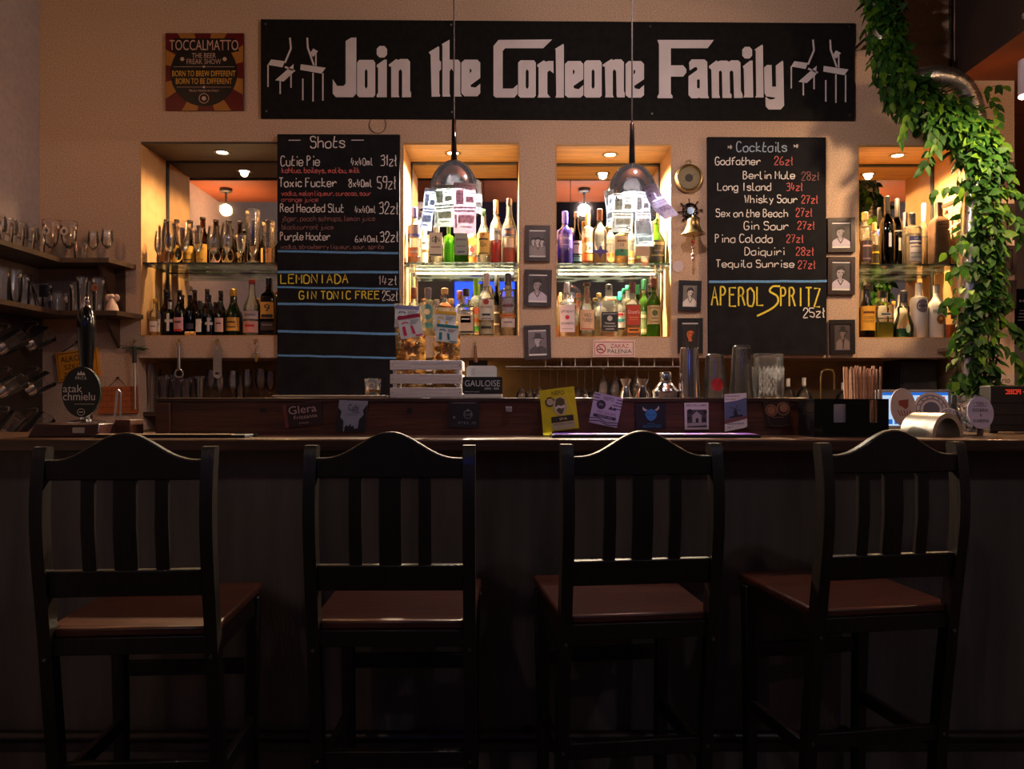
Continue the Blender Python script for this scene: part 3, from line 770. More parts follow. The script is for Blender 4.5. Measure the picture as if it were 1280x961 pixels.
# picture frames with black-and-white portraits
def frame_pic(label, c, wpx, hpx, D, tilt=0.0, var=0, matm=None, fr=(44, 26, 24)):
    t = thing('picture_frame', label, 'picture', (WX(c[0], D), D, WZ(c[1], D)), 0, 'framed portraits on the bar wall')
    t.rotation_euler = (0, tilt, 0)
    k = D / 1000; w2, h2 = wpx * k / 2, hpx * k / 2; bw = 5.2 * k
    dep = 3.9985 - D
    b = MB()
    for x0, x1, z0, z1 in ((-w2, w2, h2 - bw, h2), (-w2, w2, -h2, -h2 + bw), (-w2, -w2 + bw, -h2 + bw, h2 - bw), (w2 - bw, w2, -h2 + bw, h2 - bw)):
        b.box(x0, x1, 0, dep, z0, z1)
    b.build('frame', C(*fr, 0.4), t, local=True, smooth=False)
    b = MB(); b.box(-w2 + bw, w2 - bw, 0.006, dep, -h2 + bw, h2 - bw)
    b.build('mount', white_m if var != 6 else C(25, 20, 20), t, local=True, smooth=False)
    pw, ph = w2 - bw - 0.0008, h2 - bw - (0.009 if var not in (3, 5, 6) else 0.001)
    tones = {0: ((95, 88, 92), (210, 200, 200), (30, 26, 28), (150, 140, 142)), 1: ((60, 54, 58), (160, 150, 158), (28, 25, 28), (196, 186, 206)), 2: ((120, 112, 120), (190, 182, 188), (60, 54, 58), (70, 64, 70)),
             3: ((120, 112, 110), (205, 195, 190), (40, 34, 34), (215, 208, 204)), 4: ((22, 12, 10), (190, 92, 40), (14, 8, 8), (30, 14, 10)), 5: ((70, 58, 58), (120, 102, 100), (24, 20, 20), (120, 104, 102)), 6: ((50, 30, 28), (150, 120, 110), (26, 18, 18), (90, 60, 58))}[var]
    bg, sk, hr, cl = tones
    px_ = MB()
    px_.mi = 0; px_.rect(-pw, pw, -ph, ph, 0.0055)
    def person(ox, oz, k_, lay):
        X = lambda u: ox * pw + u * pw * k_
        Z = lambda v: oz * ph + v * ph * k_
        P = lambda pts, y: px_.poly([(min(max(X(u), -pw), pw), min(max(Z(v), -ph), ph)) for u, v in pts], y - lay)
        px_.mi = 3
        P([(-1.1, -1.6), (1.1, -1.6), (1.05, -.62), (.72, -.42), (.34, -.26), (-.30, -.26), (-.72, -.45), (-1.05, -.66)], .0051)
        px_.mi = 1
        P([(-.20, -.40), (.24, -.40), (.22, .1), (-.16, .1)], .0049)
        P([(.02 + .42 * math.cos(t_) * (1 - .14 * max(0, -math.sin(t_))), .18 + .46 * math.sin(t_)) for t_ in [2 * PI * q / 22 for q in range(22)]], .0047)
        px_.mi = 2
        if var in (2, 5):
            P([(-.80, .42), (.82, .34), (.70, .46), (.44, .50), (.36, .92), (-.32, .96), (-.44, .52)], .0042)
            P([(.0, -.32), (.20, -.30), (.10, -1.3), (-.06, -1.3)], .0043)
        else:
            P([(-.44, .06), (-.50, .44), (-.32, .68), (.28, .72), (.52, .48), (.48, .04), (.40, .36), (.08, .46), (-.32, .38)], .0042)
        for ex in (-.16, .20):
            P([(ex - .09, .20), (ex + .09, .20), (ex + .08, .25), (ex - .08, .25)], .0040)
        P([(-.10, -.06), (.16, -.06), (.13, -.03), (-.07, -.03)], .0040)
        P([(.24, -.20), (.43, .10), (.36, .30), (.20, .02), (.10, -.26)], .0041)
        P([(-.28, -.28), (.0, -.62), (.28, -.28), (.34, -.34), (.02, -.74), (-.34, -.34)], .0041)
    if var == 0:
        person(-.52, .05, .60, 0); person(.55, -.02, .62, 0.0003); person(.02, .0, .74, 0.0016)
    else:
        o_ = {1: (-.08, .02, 1.05), 2: (.05, -.02, .92), 3: (.06, .06, 1.0), 4: (.0, -.04, 1.1), 5: (.06, .10, .78), 6: (.0, .05, .7)}[var]
        person(*o_, 0)
    px_.build('portrait', [C(*bg), C(*sk), C(*hr), C(*cl)], t, local=True, smooth=False)
    return t
PD = 3.980
frame_pic('dark framed group photo, topmost of three between the middle niches', (672, 304), 31, 45, PD, 0.01, 0)
frame_pic('brown framed photo of a pale-shirted man, middle of three between the middle niches', (672.5, 360), 34, 46, PD, 0.02, 1)
frame_pic('dark framed photo of a man in hat and tie left of the no-smoking sign', (672, 428), 33, 43, PD, -0.03, 2)
frame_pic('black framed photo of a dark-haired man in a pale jacket, below the brass bell', (862.5, 369.5), 28, 38, PD, 0.03, 3, fr=(16, 14, 16))
frame_pic('black framed colour photo of an orange-lit face behind the steel tumbler', (863, 419.5), 31, 44, PD, 0.0, 4, fr=(16, 14, 16))
frame_pic('brown framed photo topmost of the three right of the cocktails board', (1052, 293.5), 34, 43, PD, -0.01, 1)
frame_pic('brown framed photo in the middle of three right of the cocktails board', (1052, 344.5), 34, 47, PD, 0.01, 1)
frame_pic('black framed sepia photo of a man in bowler hat right of the cocktails board', (1053.5, 421), 31, 43, PD, -0.01, 5, fr=(24, 18, 20))
frame_pic('dark framed picture at the wall corner, topmost of the column behind the garland', (1253, 223), 32, 42, PD, 0.0, 6)
frame_pic('dark framed picture half hidden by leaves, second of the column at the wall corner', (1250, 273), 38, 38, PD, 0.03, 6)
frame_pic('dark framed figure in thin white border, third down right of the garland', (1256, 324), 30, 35, PD, 0.02, 6)
frame_pic('dark framed picture lowest of the column behind the garland at the wall corner', (1257, 368), 27, 36, PD, 0.01, 6)

# barometer, ship's wheel, bell, no-smoking plate
BX, BY_ = WX(862, 3.96), 3.9985
t = thing('barometer', 'round brass barometer hanging on the wall left of the cocktails board', 'barometer', (BX, BY_, WZ(222, 3.97)))
b = MB(); b.lathe([(0, 0.066), (-0.022, 0.070), (-0.032, 0.066), (-0.034, 0.058), (-0.028, 0.054)], seg=36, axis='y', cap=False); b.build('case', brass, t, local=True)
b = MB(); b.lathe([(-0.024, 0.055), (-0.026, 0.0545)], seg=32, axis='y'); b.build('dial', C(128, 116, 84, 0.5), t, local=True)
b = MB(); b.lathe([(-0.0262, 0.020), (-0.0275, 0.019)], seg=24, axis='y')
for k in range(24):
    a = 2 * PI * k / 24
    b.line([(math.cos(a) * 0.042, math.sin(a) * 0.042), (math.cos(a) * 0.049, math.sin(a) * 0.049)], 0.0016, -0.0265)
b.line([(-0.030, -0.020), (0.036, 0.022)], 0.002, -0.0282)
b.build('scale_marks', C(48, 42, 34), t, local=True, smooth=False)
b = MB(); b.ring((0, -0.012, 0.082), 0.011, 0.0025, 16); b.tube([(0, -0.012, 0.064), (0, -0.012, 0.073)], 0.004, 8); b.build('hanging_ring', brass, t, local=True)

t = thing('ship_wheel', "small black ship's wheel ornament on the wall above the brass bell", 'ornament', (WX(863.5, 3.97), 3.9985, WZ(263, 3.97)))
b = MB(); b.ring((0, -0.014, 0), 0.036, 0.006, 28); b.build('rim', blackgloss, t, local=True)
b = MB(); b.lathe([(0, 0.020), (-0.026, 0.018)], seg=18, axis='y'); b.build('hub', blackgloss, t, local=True)
for k in range(8):
    a = 2 * PI * k / 8 + 0.1; c, s = math.cos(a), math.sin(a)
    b = MB(); b.tube([(c * 0.012, -0.014, s * 0.012), (c * 0.045, -0.014, s * 0.045), (c * 0.062, -0.014, s * 0.062)], [0.003, 0.003, 0.0045], 8); b.build('spoke', blackgloss, t, local=True)

bx, bz = WX(866.5, 3.90), WZ(293, 3.90)
t = thing('bell', 'brass ship bell on a wall bracket with a knotted pull cord', 'bell', (bx, 3.90, bz))
b = MB(); b.lathe(cr([(0, 0.060), (0.005, 0.056), (0.018, 0.044), (0.04, 0.034), (0.065, 0.029), (0.078, 0.022), (0.083, 0.006)], 4), seg=28); b.build('bell_body', brass, t, local=True)
b = MB(); b.tube(cr([(0, 0, 0.078), (0, 0, 0.090), (0, 0.03, 0.088), (0, 0.09, 0.050)], 5), 0.005, 8)
b.lathe([(0.09, 0.02), (0.098, 0.02)], 0, 0, 0.050, 16, axis='y'); b.build('bracket', brass, t, local=True)
b = MB(); b.tube([(0, 0, 0.03), (0.0, 0, -0.02)], 0.003, 6); b.ball((0, 0, -0.022), 0.008, 10, 6); b.build('clapper', brass, t, local=True)
b = MB(); b.tube([(0, 0, -0.028), (0.001, 0, -0.055)], 0.005, 6); b.ball((0.0, 0, -0.036), 0.0095, 10, 6); b.build('cord_red', C(150, 50, 45), t, local=True, label='red bead on the pull cord')
b = MB(); b.ball((0, 0, -0.062), 0.009, 8, 6); b.tube([(0, 0, -0.06), (0, 0.003, -0.105)], 0.004, 6); b.ball((0, 0.003, -0.098), 0.010, 10, 6); b.ball((0, 0.003, -0.118), 0.008, 8, 6, (1, 1, 1.3)); b.build('pull_cord', C(150, 120, 110), t, local=True)

ZD = 3.990
f = lambda x, y: (WX(x, ZD), WZ(y, ZD))
t = thing('no_smoking_sign', 'small white and red no-smoking plate under the whisky niche', 'sign', W(767.5, 436, ZD))
b = MB(); b.box(WX(741.5, ZD), WX(793.5, ZD), ZD, 3.9985, WZ(446, ZD), WZ(425.5, ZD)); b.build('plate', C(228, 205, 196), t, smooth=False)
b = MB()
for x0, x1, z0, z1 in ((743, 792, 427, 427.8), (743, 792, 443.6, 444.4), (743, 743.8, 427.8, 443.6), (791.2, 792, 427.8, 443.6)):
    b.rect(WX(x0, ZD), WX(x1, ZD), WZ(z1, ZD), WZ(z0, ZD), ZD - 0.0006)
b.line([f(751.3 + 5.4 * math.cos(k * PI / 12), 435.7 + 5.4 * math.sin(k * PI / 12)) for k in range(25)], 0.0050, ZD - 0.0010)
b.line([f(747.3, 431.7), f(755.3, 439.7)], 0.0040, ZD - 0.0010)
b.text('ZAKAZ', *f(774.5, 432.3), 23 * ZD / 1000, 5.0 * ZD / 1000, ZD - 0.0008); b.build('red_print', C(176, 34, 44), t, smooth=False)
b = MB(); b.text('PALENIA', *f(774.5, 439), 30 * ZD / 1000, 5.0 * ZD / 1000, ZD - 0.0008); b.line([f(747.2, 436.6), f(754, 436.6)], 0.0045, ZD - 0.0007); b.build('black_print', C(24, 18, 20), t, smooth=False)

# hooks and openers on the ledge under the left niche
def wall_hook(px, py, label, D=3.9985):
    t = thing('wall_hook', label, 'hook', (WX(px, D), D, WZ(py, D)))
    b = MB(); b.tube(cr([(0, 0, 0.008), (0, -0.02, 0.008), (0, -0.028, 0.0), (0, -0.026, -0.010), (0, -0.014, -0.013), (0, -0.008, -0.005)], 4), 0.003, 8); b.lathe([(0, 0.009), (-0.003, 0.009)], 0, 0, 0.008, 12, axis='y'); b.build('hook_arm', brass, t, local=True)
    return t
def at(px, py, D): return (WX(px, D), D, WZ(py, D))
wall_hook(223.5, 427, 'brass hook holding the bottle opener under the left niche')
t = thing('bottle_opener', 'steel bar blade bottle opener with ring end hanging under the left niche', 'bottle opener', at(223.5, 432, 3.975))
b = MB(); b.tube([(0, 0, 0), (0, 0.003, -0.115)], [0.0075, 0.009], 10); b.ring((0, 0, 0.004), 0.007, 0.002, 12, axis='x'); b.build('handle', steel, t, local=True)
b = MB(); b.ring((0, 0.003, -0.138), 0.020, 0.005, 20); b.box(-0.018, 0.018, 0.0, 0.006, -0.158, -0.151); b.build('opener_ring', steel, t, local=True)
wall_hook(272, 427, 'brass hook holding the flat silver opener under the left niche')
t = thing('flat_opener', 'flat silver strip opener hanging beside the ring opener under the left niche', 'bottle opener', at(272, 452, 3.972))
pts = [(0.021 * math.cos(a), 0.064 + 0.021 * math.sin(a)) for a in [k * PI / 8 for k in range(9)]] + [(-0.021 * math.cos(a), -0.062 - 0.021 * math.sin(a)) for a in [k * PI / 8 for k in range(9)]]
b = MB(); b.add(*poly_holes([pts, [(0.009 * math.cos(-k * PI / 6), 0.070 + 0.009 * math.sin(-k * PI / 6)) for k in range(12)], [(-0.011, -0.064), (0.011, -0.064), (0.011, -0.052), (-0.011, -0.052)]], -0.0015, 0.0015)); b.build('opener_plate', steel, t, local=True, smooth=False)
wall_hook(320, 427, 'brass hook holding the keys under the left niche')
t = thing('key_bunch', 'small bunch of keys with a gold tag under the left niche', 'keys', at(320, 434, 3.975))
b = MB(); b.ring((0, 0, 0.0), 0.007, 0.0018, 14, axis='x'); b.tube([(0, 0, -0.007), (-0.003, 0, -0.026)], 0.004, 6); b.build('ring_chain', steel, t, local=True)
b = MB(); b.ring((-0.006, 0.002, -0.040), 0.013, 0.003, 16); b.ring((0.008, -0.002, -0.040), 0.012, 0.003, 16); b.build('key_ring', steel, t, local=True)
b = MB(); b.prism([(-0.004, -0.036), (0.006, -0.036), (0.010, -0.066), (0.004, -0.074), (-0.003, -0.070)], -0.006, -0.003); b.build('gold_tag', C(200, 160, 70, 0.3, 0.8), t, local=True, smooth=False)
wall_hook(168, 428, 'brass hook at the left edge of the lower bar recess')
t = thing('hanging_brush', 'dark green-handled brush hanging at the left edge of the lower recess', 'brush', at(168, 436, 3.974))
b = MB(); b.tube([(0, 0, 0.012), (0, 0, -0.07)], 0.010, 8); b.build('grip', C(26, 34, 26), t, local=True)
b = MB(); b.tube([(0.002, 0, -0.07), (0.004, 0.0, -0.30)], 0.005, 8); b.build('rod', steel, t, local=True)
b = MB()
for k in range(26):
    a = R.uniform(-0.4, 0.5); l = R.uniform(0.03, 0.075); sgn = R.choice((-1, 1, 1))
    b.tube([(0, -0.004, 0.004), (sgn * l * math.cos(a), R.uniform(-0.012, 0.006), 0.004 - l * math.sin(a) * 0.6)], 0.0014, 4)
b.build('bristle_sprig', C(50, 78, 44), t, local=True)
wall_hook(594, 430, 'small dark hook on the ledge below the white rum bottles')
t = thing('wooden_muddler', 'thin wooden stick hanging on the hook below the white rum bottles', 'muddler', at(594, 440, 3.97))
b = MB(); b.ring((0, 0, 0.036), 0.008, 0.0015, 12, axis='x'); b.tube([(0, 0, 0.03), (0.003, 0, -0.05)], [0.006, 0.010], 8); b.build('stick', C(120, 80, 56), t, local=True)
# round trace and a pinhole scar on the wall plaster
t = thing('wall_socket_ring', 'small bare wire ring on the wall under the left end of the long sign', 'ring', at(472, 156, 3.996))
b = MB(); b.ring((0, 0, 0), 0.042, 0.0018, 30); b.build('wire', C(90, 66, 54), t, local=True)
t = thing('round_sticker', 'plain white round sticker on the wall below the bell cord', 'sticker', at(847.5, 333, 3.998))
b = MB(); b.lathe([(0, 0.028), (-0.0012, 0.028)], seg=28, axis='y'); b.build('sticker_disc', C(200, 184, 190), t, local=True)
# ------------------------------------------------------------------ bottles in the niches
PLACED = {}
PROF = {
 'round': ([(0, .90), (.012, 1), (.56, 1), (.62, .96), (.67, .78), (.71, .50), (.75, .37), (.97, .34), (1, .34)], None),
 'slope': ([(0, .92), (.012, 1), (.48, 1), (.56, .92), (.66, .60), (.74, .40), (.97, .33), (1, .33)], None),
 'beer': ([(0, .92), (.012, 1), (.52, 1), (.60, .90), (.68, .60), (.74, .44), (.95, .38), (.955, .44), (.985, .44), (1, .40)], None),
 'wine': ([(0, .92), (.012, 1), (.60, 1), (.66, .90), (.71, .56), (.75, .40), (.97, .38), (1, .38)], None),
 'champ': ([(0, .92), (.012, 1), (.40, 1), (.50, .92), (.62, .62), (.72, .44), (.97, .36), (1, .36)], None),
 'square': ([(0, .96), (.012, 1), (.58, 1), (.64, .92), (.68, .62), (.71, .42), (.97, .36), (1, .36)], 6),
 'squat': ([(0, .96), (.012, 1), (.66, 1), (.72, .90), (.76, .55), (.79, .40), (.97, .38), (1, .38)], 7),
 'straight': ([(0, .94), (.012, 1), (.70, 1), (.74, .90), (.76, .50), (.79, .40), (.97, .38), (1, .38)], None),
 'pear': ([(0, .80), (.015, .92), (.15, 1), (.28, .98), (.42, .74), (.52, .58), (.60, .60), (.66, .58), (.70, .40), (.97, .36), (1, .36)], None),
 'bell': ([(0, .95), (.012, 1), (.52, .98), (.60, .97), (.66, .88), (.72, .60), (.76, .44), (.8, .36), (.97, .36), (1, .36)], None),
 'decanter': ([(0, .92), (.02, 1), (.56, 1), (.64, .92), (.69, .60), (.72, .34), (.80, .30), (.81, .48), (.86, .48), (.87, .34), (1, .40)], None),
 'flask': ([(0, .9), (.02, 1), (.36, 1), (.5, .8), (.62, .45), (.7, .34), (.97, .34), (1, .34)], None)}
def bottle(n, low, cx, w, top, row, kind, gm, label, liq=None, cap=None, labs=(), name='liquor_bottle', sy=1.0, base=None, neck=None):
    D_ = 4.075 if row == 0 else 4.20
    placed = PLACED.setdefault((n, low), [])
    shrink = 1.0; ok = False
    while not ok:
        for dd in (0, -.012, .012, -.022, .024, .036):
            D = D_ + dd; r = w * D / 2000 * shrink; x = WX(cx, D)
            lo_, hi_ = nx(n)[0] + 0.0155 + r, nx(n)[1] - 0.0155 - r
            x = min(max(x, lo_), hi_)
            if D + r * 1.03 > DB - .017 or D - r * 1.04 < 4.018: continue
            if all(math.hypot(x - q[0], D - q[1]) > (r + q[2]) * 1.035 + .0012 for q in placed): ok = True; break
        shrink -= .04
    placed.append((x, D, r))
    z0 = base if base is not None else (nx(n)[2] + 0.006 if low else SHELF_Z[n])
    h = WZ(top, D) - z0
    grp = {(1, 0): 'beer bottles on the left niche glass shelf', (1, 1): 'small bottles on the left niche floor', (2, 0): 'gin and aperitif bottles on the second niche shelf', (2, 1): 'rum and vermouth bottles on the second niche floor',
           (3, 0): 'bottles on the third niche shelf', (3, 1): 'whiskey bottles on the third niche floor', (4, 0): 'bottles on the right niche shelf', (4, 1): 'liqueur bottles on the right niche floor'}[(n, 1 if low else 0)]
    t = thing(name, label, 'bottle', (x, D, z0), 0, grp)
    pf, sq = PROF[kind]
    seg = 28 if sq else 20
    b = MB(); b.lathe([(z * h, q * r) for z, q in pf], seg=seg, sq=sq, sy=sy); b.build('glass_body', gm, t, local=True)
    if liq:
        lm, fill = liq
        pts = []
        for i, (z, q) in enumerate(pf):
            if z < fill: pts.append((max(z, .02) * h, q * r * .93))
            else:
                z0_, q0 = pf[i - 1]; k = (fill - z0_) / max(z - z0_, 1e-6)
                pts.append((fill * h, (q0 + (q - q0) * k) * r * .93)); break
        b = MB(); b.lathe(pts, seg=seg, sq=sq, sy=sy * .99); b.build('liquid', lm, t, local=True)
    if cap:
        cm, f = cap[0], cap[1]
        cr_ = (cap[2] if len(cap) > 2 else .42) * r
        b = MB(); b.lathe([((1 - f) * h, cr_ * .98), ((1 - f) * h + .002, cr_), (1.0 * h, cr_), (1.005 * h + .001, cr_ * .85)], seg=18); b.build('cap', cm, t, local=True)
    for lab in labs:
        za, zb, wf, lm, prints = lab[:5]
        shape = lab[5] if len(lab) > 5 else None
        qa = max(q for z, q in pf if z <= max(zb, .02)) if za < .55 else min(q for z, q in pf if z >= za - 0.08)
        Rr = r * qa * 1.02 + 0.0006
        b = MB()
        if shape == 'round':
            c = (za + zb) / 2 * h; rr = (zb - za) / 2 * h
            if sq: b.disc(0, c, rr, -r * sy - 0.0012, 24, wf)
            else:
                vs = []
                for k in range(24):
                    a = 2 * PI * k / 24; dx = rr * wf * math.cos(a)
                    vs.append((Rr * math.sin(dx / Rr), -Rr * math.cos(dx / Rr), c + rr * math.sin(a)))
                vs.append((0, -Rr, c))
                b.add(vs, [(k, (k + 1) % 24, 24) for k in range(24)])
        elif shape == 'diamond':
            c = (za + zb) / 2 * h; hh = (zb - za) / 2 * h; ww = wf * r
            pts = [(0, c - hh), (ww * .3, c - hh * .3), (ww, c - hh * .12), (ww, c + hh * .12), (ww * .3, c + hh * .3), (0, c + hh), (-ww * .3, c + hh * .3), (-ww, c + hh * .12), (-ww, c - hh * .12), (-ww * .3, c - hh * .3)]
            b.poly(pts, -Rr - .001)
        elif sq: b.rect(-r * wf, r * wf, za * h, zb * h, -r * sy - 0.0010)
        else: b.patch(0, za * h, zb * h, 2 * r * wf * 1.25, Rr, 0)
        lo = b.build('label', lm, t, local=True, smooth=not sq)
        by = {}
        for i, (tx, pm, zc, hf, wfr) in enumerate(prints):
            p = by.setdefault(pm.name, (MB(), pm))[0]
            yy = -r * sy - 0.0018
            if tx == '@':
                if sq: p.disc(0, zc * h, hf * h, yy, 18)
                else: p.disc(0, zc * h, hf * h, -Rr - .0016, 18)
            elif tx == '=':
                if sq: p.rect(-r * wfr, r * wfr, (zc - hf / 2) * h, (zc + hf / 2) * h, yy)
                else: p.patch(0, (zc - hf / 2) * h, (zc + hf / 2) * h, 2 * r * wfr, Rr + .0006, 0)
            elif sq: p.text(tx, 0, zc * h, 2 * r * wfr, hf * h, yy)
            else: p.text(tx, 0, zc * h, 2 * r * wfr, hf * h, 0, R_=Rr + .0010)
        for nm, (p, pm) in by.items(): p.build('print', pm, lo, local=True, smooth=False)
    return t
BK = C(24, 20, 20); WH = C(226, 220, 212); CRM = C(226, 206, 160); YEL = C(206, 158, 62); GOLD = C(196, 150, 60, 0.35, 0.6); NAVY = C(30, 36, 80)
PINK = C(200, 150, 160); TEAL = C(30, 130, 125); GREY = C(120, 110, 118); RED = C(178, 34, 36); ORG = C(224, 120, 40); SIL = C(170, 165, 165, 0.35, 0.5); DKB = C(40, 24, 18); LAV = C(170, 160, 196); GRN = C(60, 140, 50); LIL = C(84, 72, 150); BEI = C(214, 190, 160)
cork = C(196, 150, 96); purple = C(70, 50, 130)
bb = lambda cx, top, w, labs, lb, row=1: bottle(1, 0, cx, w, top, row, 'beer', brown_glass, lb, None, (DKB, .035, .46), labs, name='beer_bottle')
bb(206, 275, 15, [(.06, .40, .8, C(96, 60, 40), [])], 'plain brown beer bottle leftmost on the left niche shelf, behind a small snifter')
bb(221, 275, 18, [(.08, .46, .95, YEL, [('ALE', BK, .28, .07, .7)], 'round'), (.62, .80, .5, CRM, [])], 'brown beer bottle with round ochre label and cream neck band behind the large snifter')
bb(237.5, 276, 17, [(.06, .46, .85, YEL, [('PIVO', BK, .30, .06, .7), ('=', BK, .18, .02, .6)]), (.62, .86, .5, CRM, [])], 'brown beer bottle with tall yellow label behind the wide goblet')
bb(253.5, 272, 16, [(.06, .46, .85, YEL, [('INDY', BK, .36, .05, .6), ('EY', BK, .14, .07, .5)]), (.66, .78, .75, C(224, 190, 104), [])], 'dark beer bottle with square yellow label and yellow neck tag, left niche shelf')
bb(270, 275, 16, [(.06, .40, .9, C(205, 150, 140), [], 'round')], 'brown beer bottle with pinkish round label behind the tall snifter')
bb(286, 276, 17, [(.06, .42, .9, C(204, 160, 90), [('=', BK, .26, .03, .7)], 'round'), (.64, .82, .5, CRM, [])], 'brown beer bottle with tan round label and pale neck, left niche shelf')
bb(300, 277, 16, [(.05, .34, .9, C(208, 160, 96), [('=', BK, .2, .03, .7)], 'round')], 'brown beer bottle with low tan label behind the small goblet')
bb(318, 275, 17, [(.06, .44, .95, C(150, 110, 70), [], 'round')], 'brown beer bottle with dull brown round label behind the straight tall glass')
bb(335, 276, 17, [(.05, .40, .85, C(220, 170, 80), [])], 'brown beer bottle with yellow label behind the printed tall glass beside the shots board')

def bl(cx, w, top, row, kind, gm, lb, **k): return bottle(1, 1, cx, w, top, row, kind, gm, lb, **k)
bl(185, 13.5, 374, 0, 'wine', clear_warm, 'small pale bottle with gold cap, leftmost on the left niche floor', liq=(liq_gold, .52), cap=(GOLD, .10, .46), labs=[(.12, .40, .7, WH, [('=', GREY, .26, .03, .5)])])
bl(199, 13.5, 376, 0, 'wine', clear_warm, 'small yellow bottle with yellow foil top, second on the left niche floor', liq=(liq_gold, .6), cap=(C(220, 176, 70), .30, .46), labs=[(.12, .48, .75, WH, [('=', GREY, .34, .03, .5)])])
bl(194.5, 14, 363, 1, 'beer', brown_glass, 'tall brown beer bottle behind the yellow foil-topped small bottle', cap=(DKB, .05, .46), labs=[(.62, .82, .5, CRM, [])], name='beer_bottle')
bl(211.5, 14, 361, 1, 'beer', dark_glass, 'tall dark beer bottle with pale neck band at the back left of the niche floor', cap=(BK, .05, .46), labs=[(.50, .66, .8, BEI, [])], name='beer_bottle')
bl(212.5, 12.5, 375, 0, 'wine', dark_glass, 'small dark bottle with a white cross label and white neck band', labs=[(.14, .62, .22, WH, []), (.38, .46, .75, WH, []), (.74, .95, .5, SIL, [])])
bl(224.5, 13.5, 363, 0, 'beer', dark_glass, 'dark beer bottle with pink label and silver neck band', cap=(DKB, .05, .46), labs=[(.12, .40, .85, C(206, 150, 160), [('=', C(90, 60, 70), .3, .05, .6), ('=', RED, .12, .05, .8)]), (.64, .76, .5, SIL, [])], name='beer_bottle')
bl(237.5, 14, 369, 0, 'wine', dark_glass, 'all-black small bottle with dim violet label, above the wine corks', labs=[(.18, .32, .8, C(70, 60, 80), [])])
bl(250, 11.5, 376, 0, 'wine', dark_glass, 'slim dark bottle with slanted white label', labs=[(.12, .48, .5, WH, [])], cap=(BK, .26, .44))
bl(262.5, 11.5, 379, 0, 'wine', dark_glass, 'slim dark bottle with white cross label, right of the slanted label', labs=[(.14, .55, .22, C(206, 190, 190), []), (.34, .42, .8, WH, [])], cap=(BK, .2, .44))
bl(275, 12.5, 377, 0, 'wine', dark_glass, 'small wine bottle with pale pink label left of the champagne', labs=[(.12, .52, .8, C(204, 170, 164), [('=', C(90, 50, 60), .36, .04, .5)])], cap=(BK, .28, .46), name='wine_bottle')
bl(243.5, 13, 363, 1, 'beer', brown_glass, 'brown beer bottle with orange round neck label at the back of the left niche floor', cap=(DKB, .05, .46), labs=[(.56, .72, .7, C(222, 150, 70), [('@', BK, .64, .02, .2)], 'round')], name='beer_bottle')
bl(259, 13, 362, 1, 'beer', brown_glass, 'brown beer bottle with tall cream neck label at the back of the left niche floor', cap=(DKB, .05, .46), labs=[(.55, .74, .6, CRM, [('@', DKB, .64, .025, .2)])], name='beer_bottle')
bl(276, 13, 364, 1, 'beer', brown_glass, 'brown beer bottle with pinkish neck label behind the small pink-labelled wine', cap=(DKB, .05, .46), labs=[(.56, .74, .6, C(220, 176, 150), [])], name='beer_bottle')
bl(292, 22, 362, 0, 'champ', dkgreen_glass, 'green champagne bottle with gold label and gold collar', cap=(GOLD, .14, .44), labs=[(.12, .40, .85, C(200, 152, 64), [('=', DKB, .30, .03, .5), ('=', DKB, .2, .02, .6)]), (.62, .72, .75, GOLD, [])], name='champagne_bottle')
bl(315, 21, 350, 0, 'slope', clear_warm, 'clear ribbed bottle with rosy label, red and green top, right of the champagne', liq=(liq_clear, .45), cap=(C(150, 40, 30), .07, .40), labs=[(.06, .26, .85, C(200, 140, 130), [('=', RED, .18, .04, .6)]), (.30, .44, .85, C(180, 160, 160), [('=', GREY, .37, .04, .7)])])
bl(336.5, 18, 348, 0, 'squat', dark_glass, 'square black bottle with gold label beside the shots board', cap=(NAVY, .14, .40), labs=[(.30, .58, .9, C(204, 150, 60), [('9', DKB, .48, .12, .4), ('=', BK, .34, .06, .8)]), (.10, .24, .9, C(50, 40, 36), [('=', GREY, .19, .03, .7)])])
for i, (px, pd) in enumerate(((234.5, 4.022), (241, 4.022))):
    o = MB(); o.lathe([(0, .010), (.022, .0105)], seg=14, axis='x'); ob = o.build('wine_cork', cork, None)
    ob.location = (WX(px, pd) - .011, pd, nx(1)[2] + .0165); tag(ob, ['left of two corks', 'right of two corks'][i] + ' lying before the all-black small bottle', 'cork', 'corks on the left niche floor')

def b2(low, cx, w, top, row, kind, gm, lb, **k): return bottle(2, low, cx, w, top, row, kind, gm, lb, **k)
b2(0, 515.5, 18.5, 260, 0, 'round', clear_warm, 'clear gin bottle with blue cap and frosted blue-banded label, leftmost on the second niche shelf', liq=(liq_peach, .24), cap=(C(50, 60, 150), .17, .40), labs=[(.44, .68, .85, C(150, 140, 150), [('=', C(40, 60, 150), .50, .035, .95)]), (.12, .28, .8, C(226, 150, 110), [('=', WH, .2, .03, .6)])])
b2(0, 530, 12, 284, 1, 'straight', clear_warm, 'pale yellow bottle behind the blue-capped gin', liq=(liq_gold, .5), labs=[(.44, .72, .8, WH, [('=', BK, .6, .04, .6)]), (.1, .36, .8, CRM, [])])
b2(0, 545.5, 17.5, 283, 0, 'squat', clear_warm, 'square gin bottle with wide white label under the left pendant', liq=(liq_clear, .5), labs=[(.18, .80, .92, C(220, 206, 186), [('GIN', BK, .62, .13, .55), ('=', BK, .22, .03, .85), ('=', C(90, 100, 50), .62, .20, .10), ('=', C(160, 120, 100), .42, .03, .7)])], cap=(WH, .18))
b2(0, 561, 12, 283, 0, 'straight', lime_glass, 'slim lime-green bottle in the middle of the second niche shelf', liq=(liquid('lime_spirit', (.45, .92, .10)), .6), labs=[(.62, .70, .7, C(190, 220, 120), [('=', C(120, 110, 60), .66, .03, .6)])], cap=(C(150, 200, 80), .18))
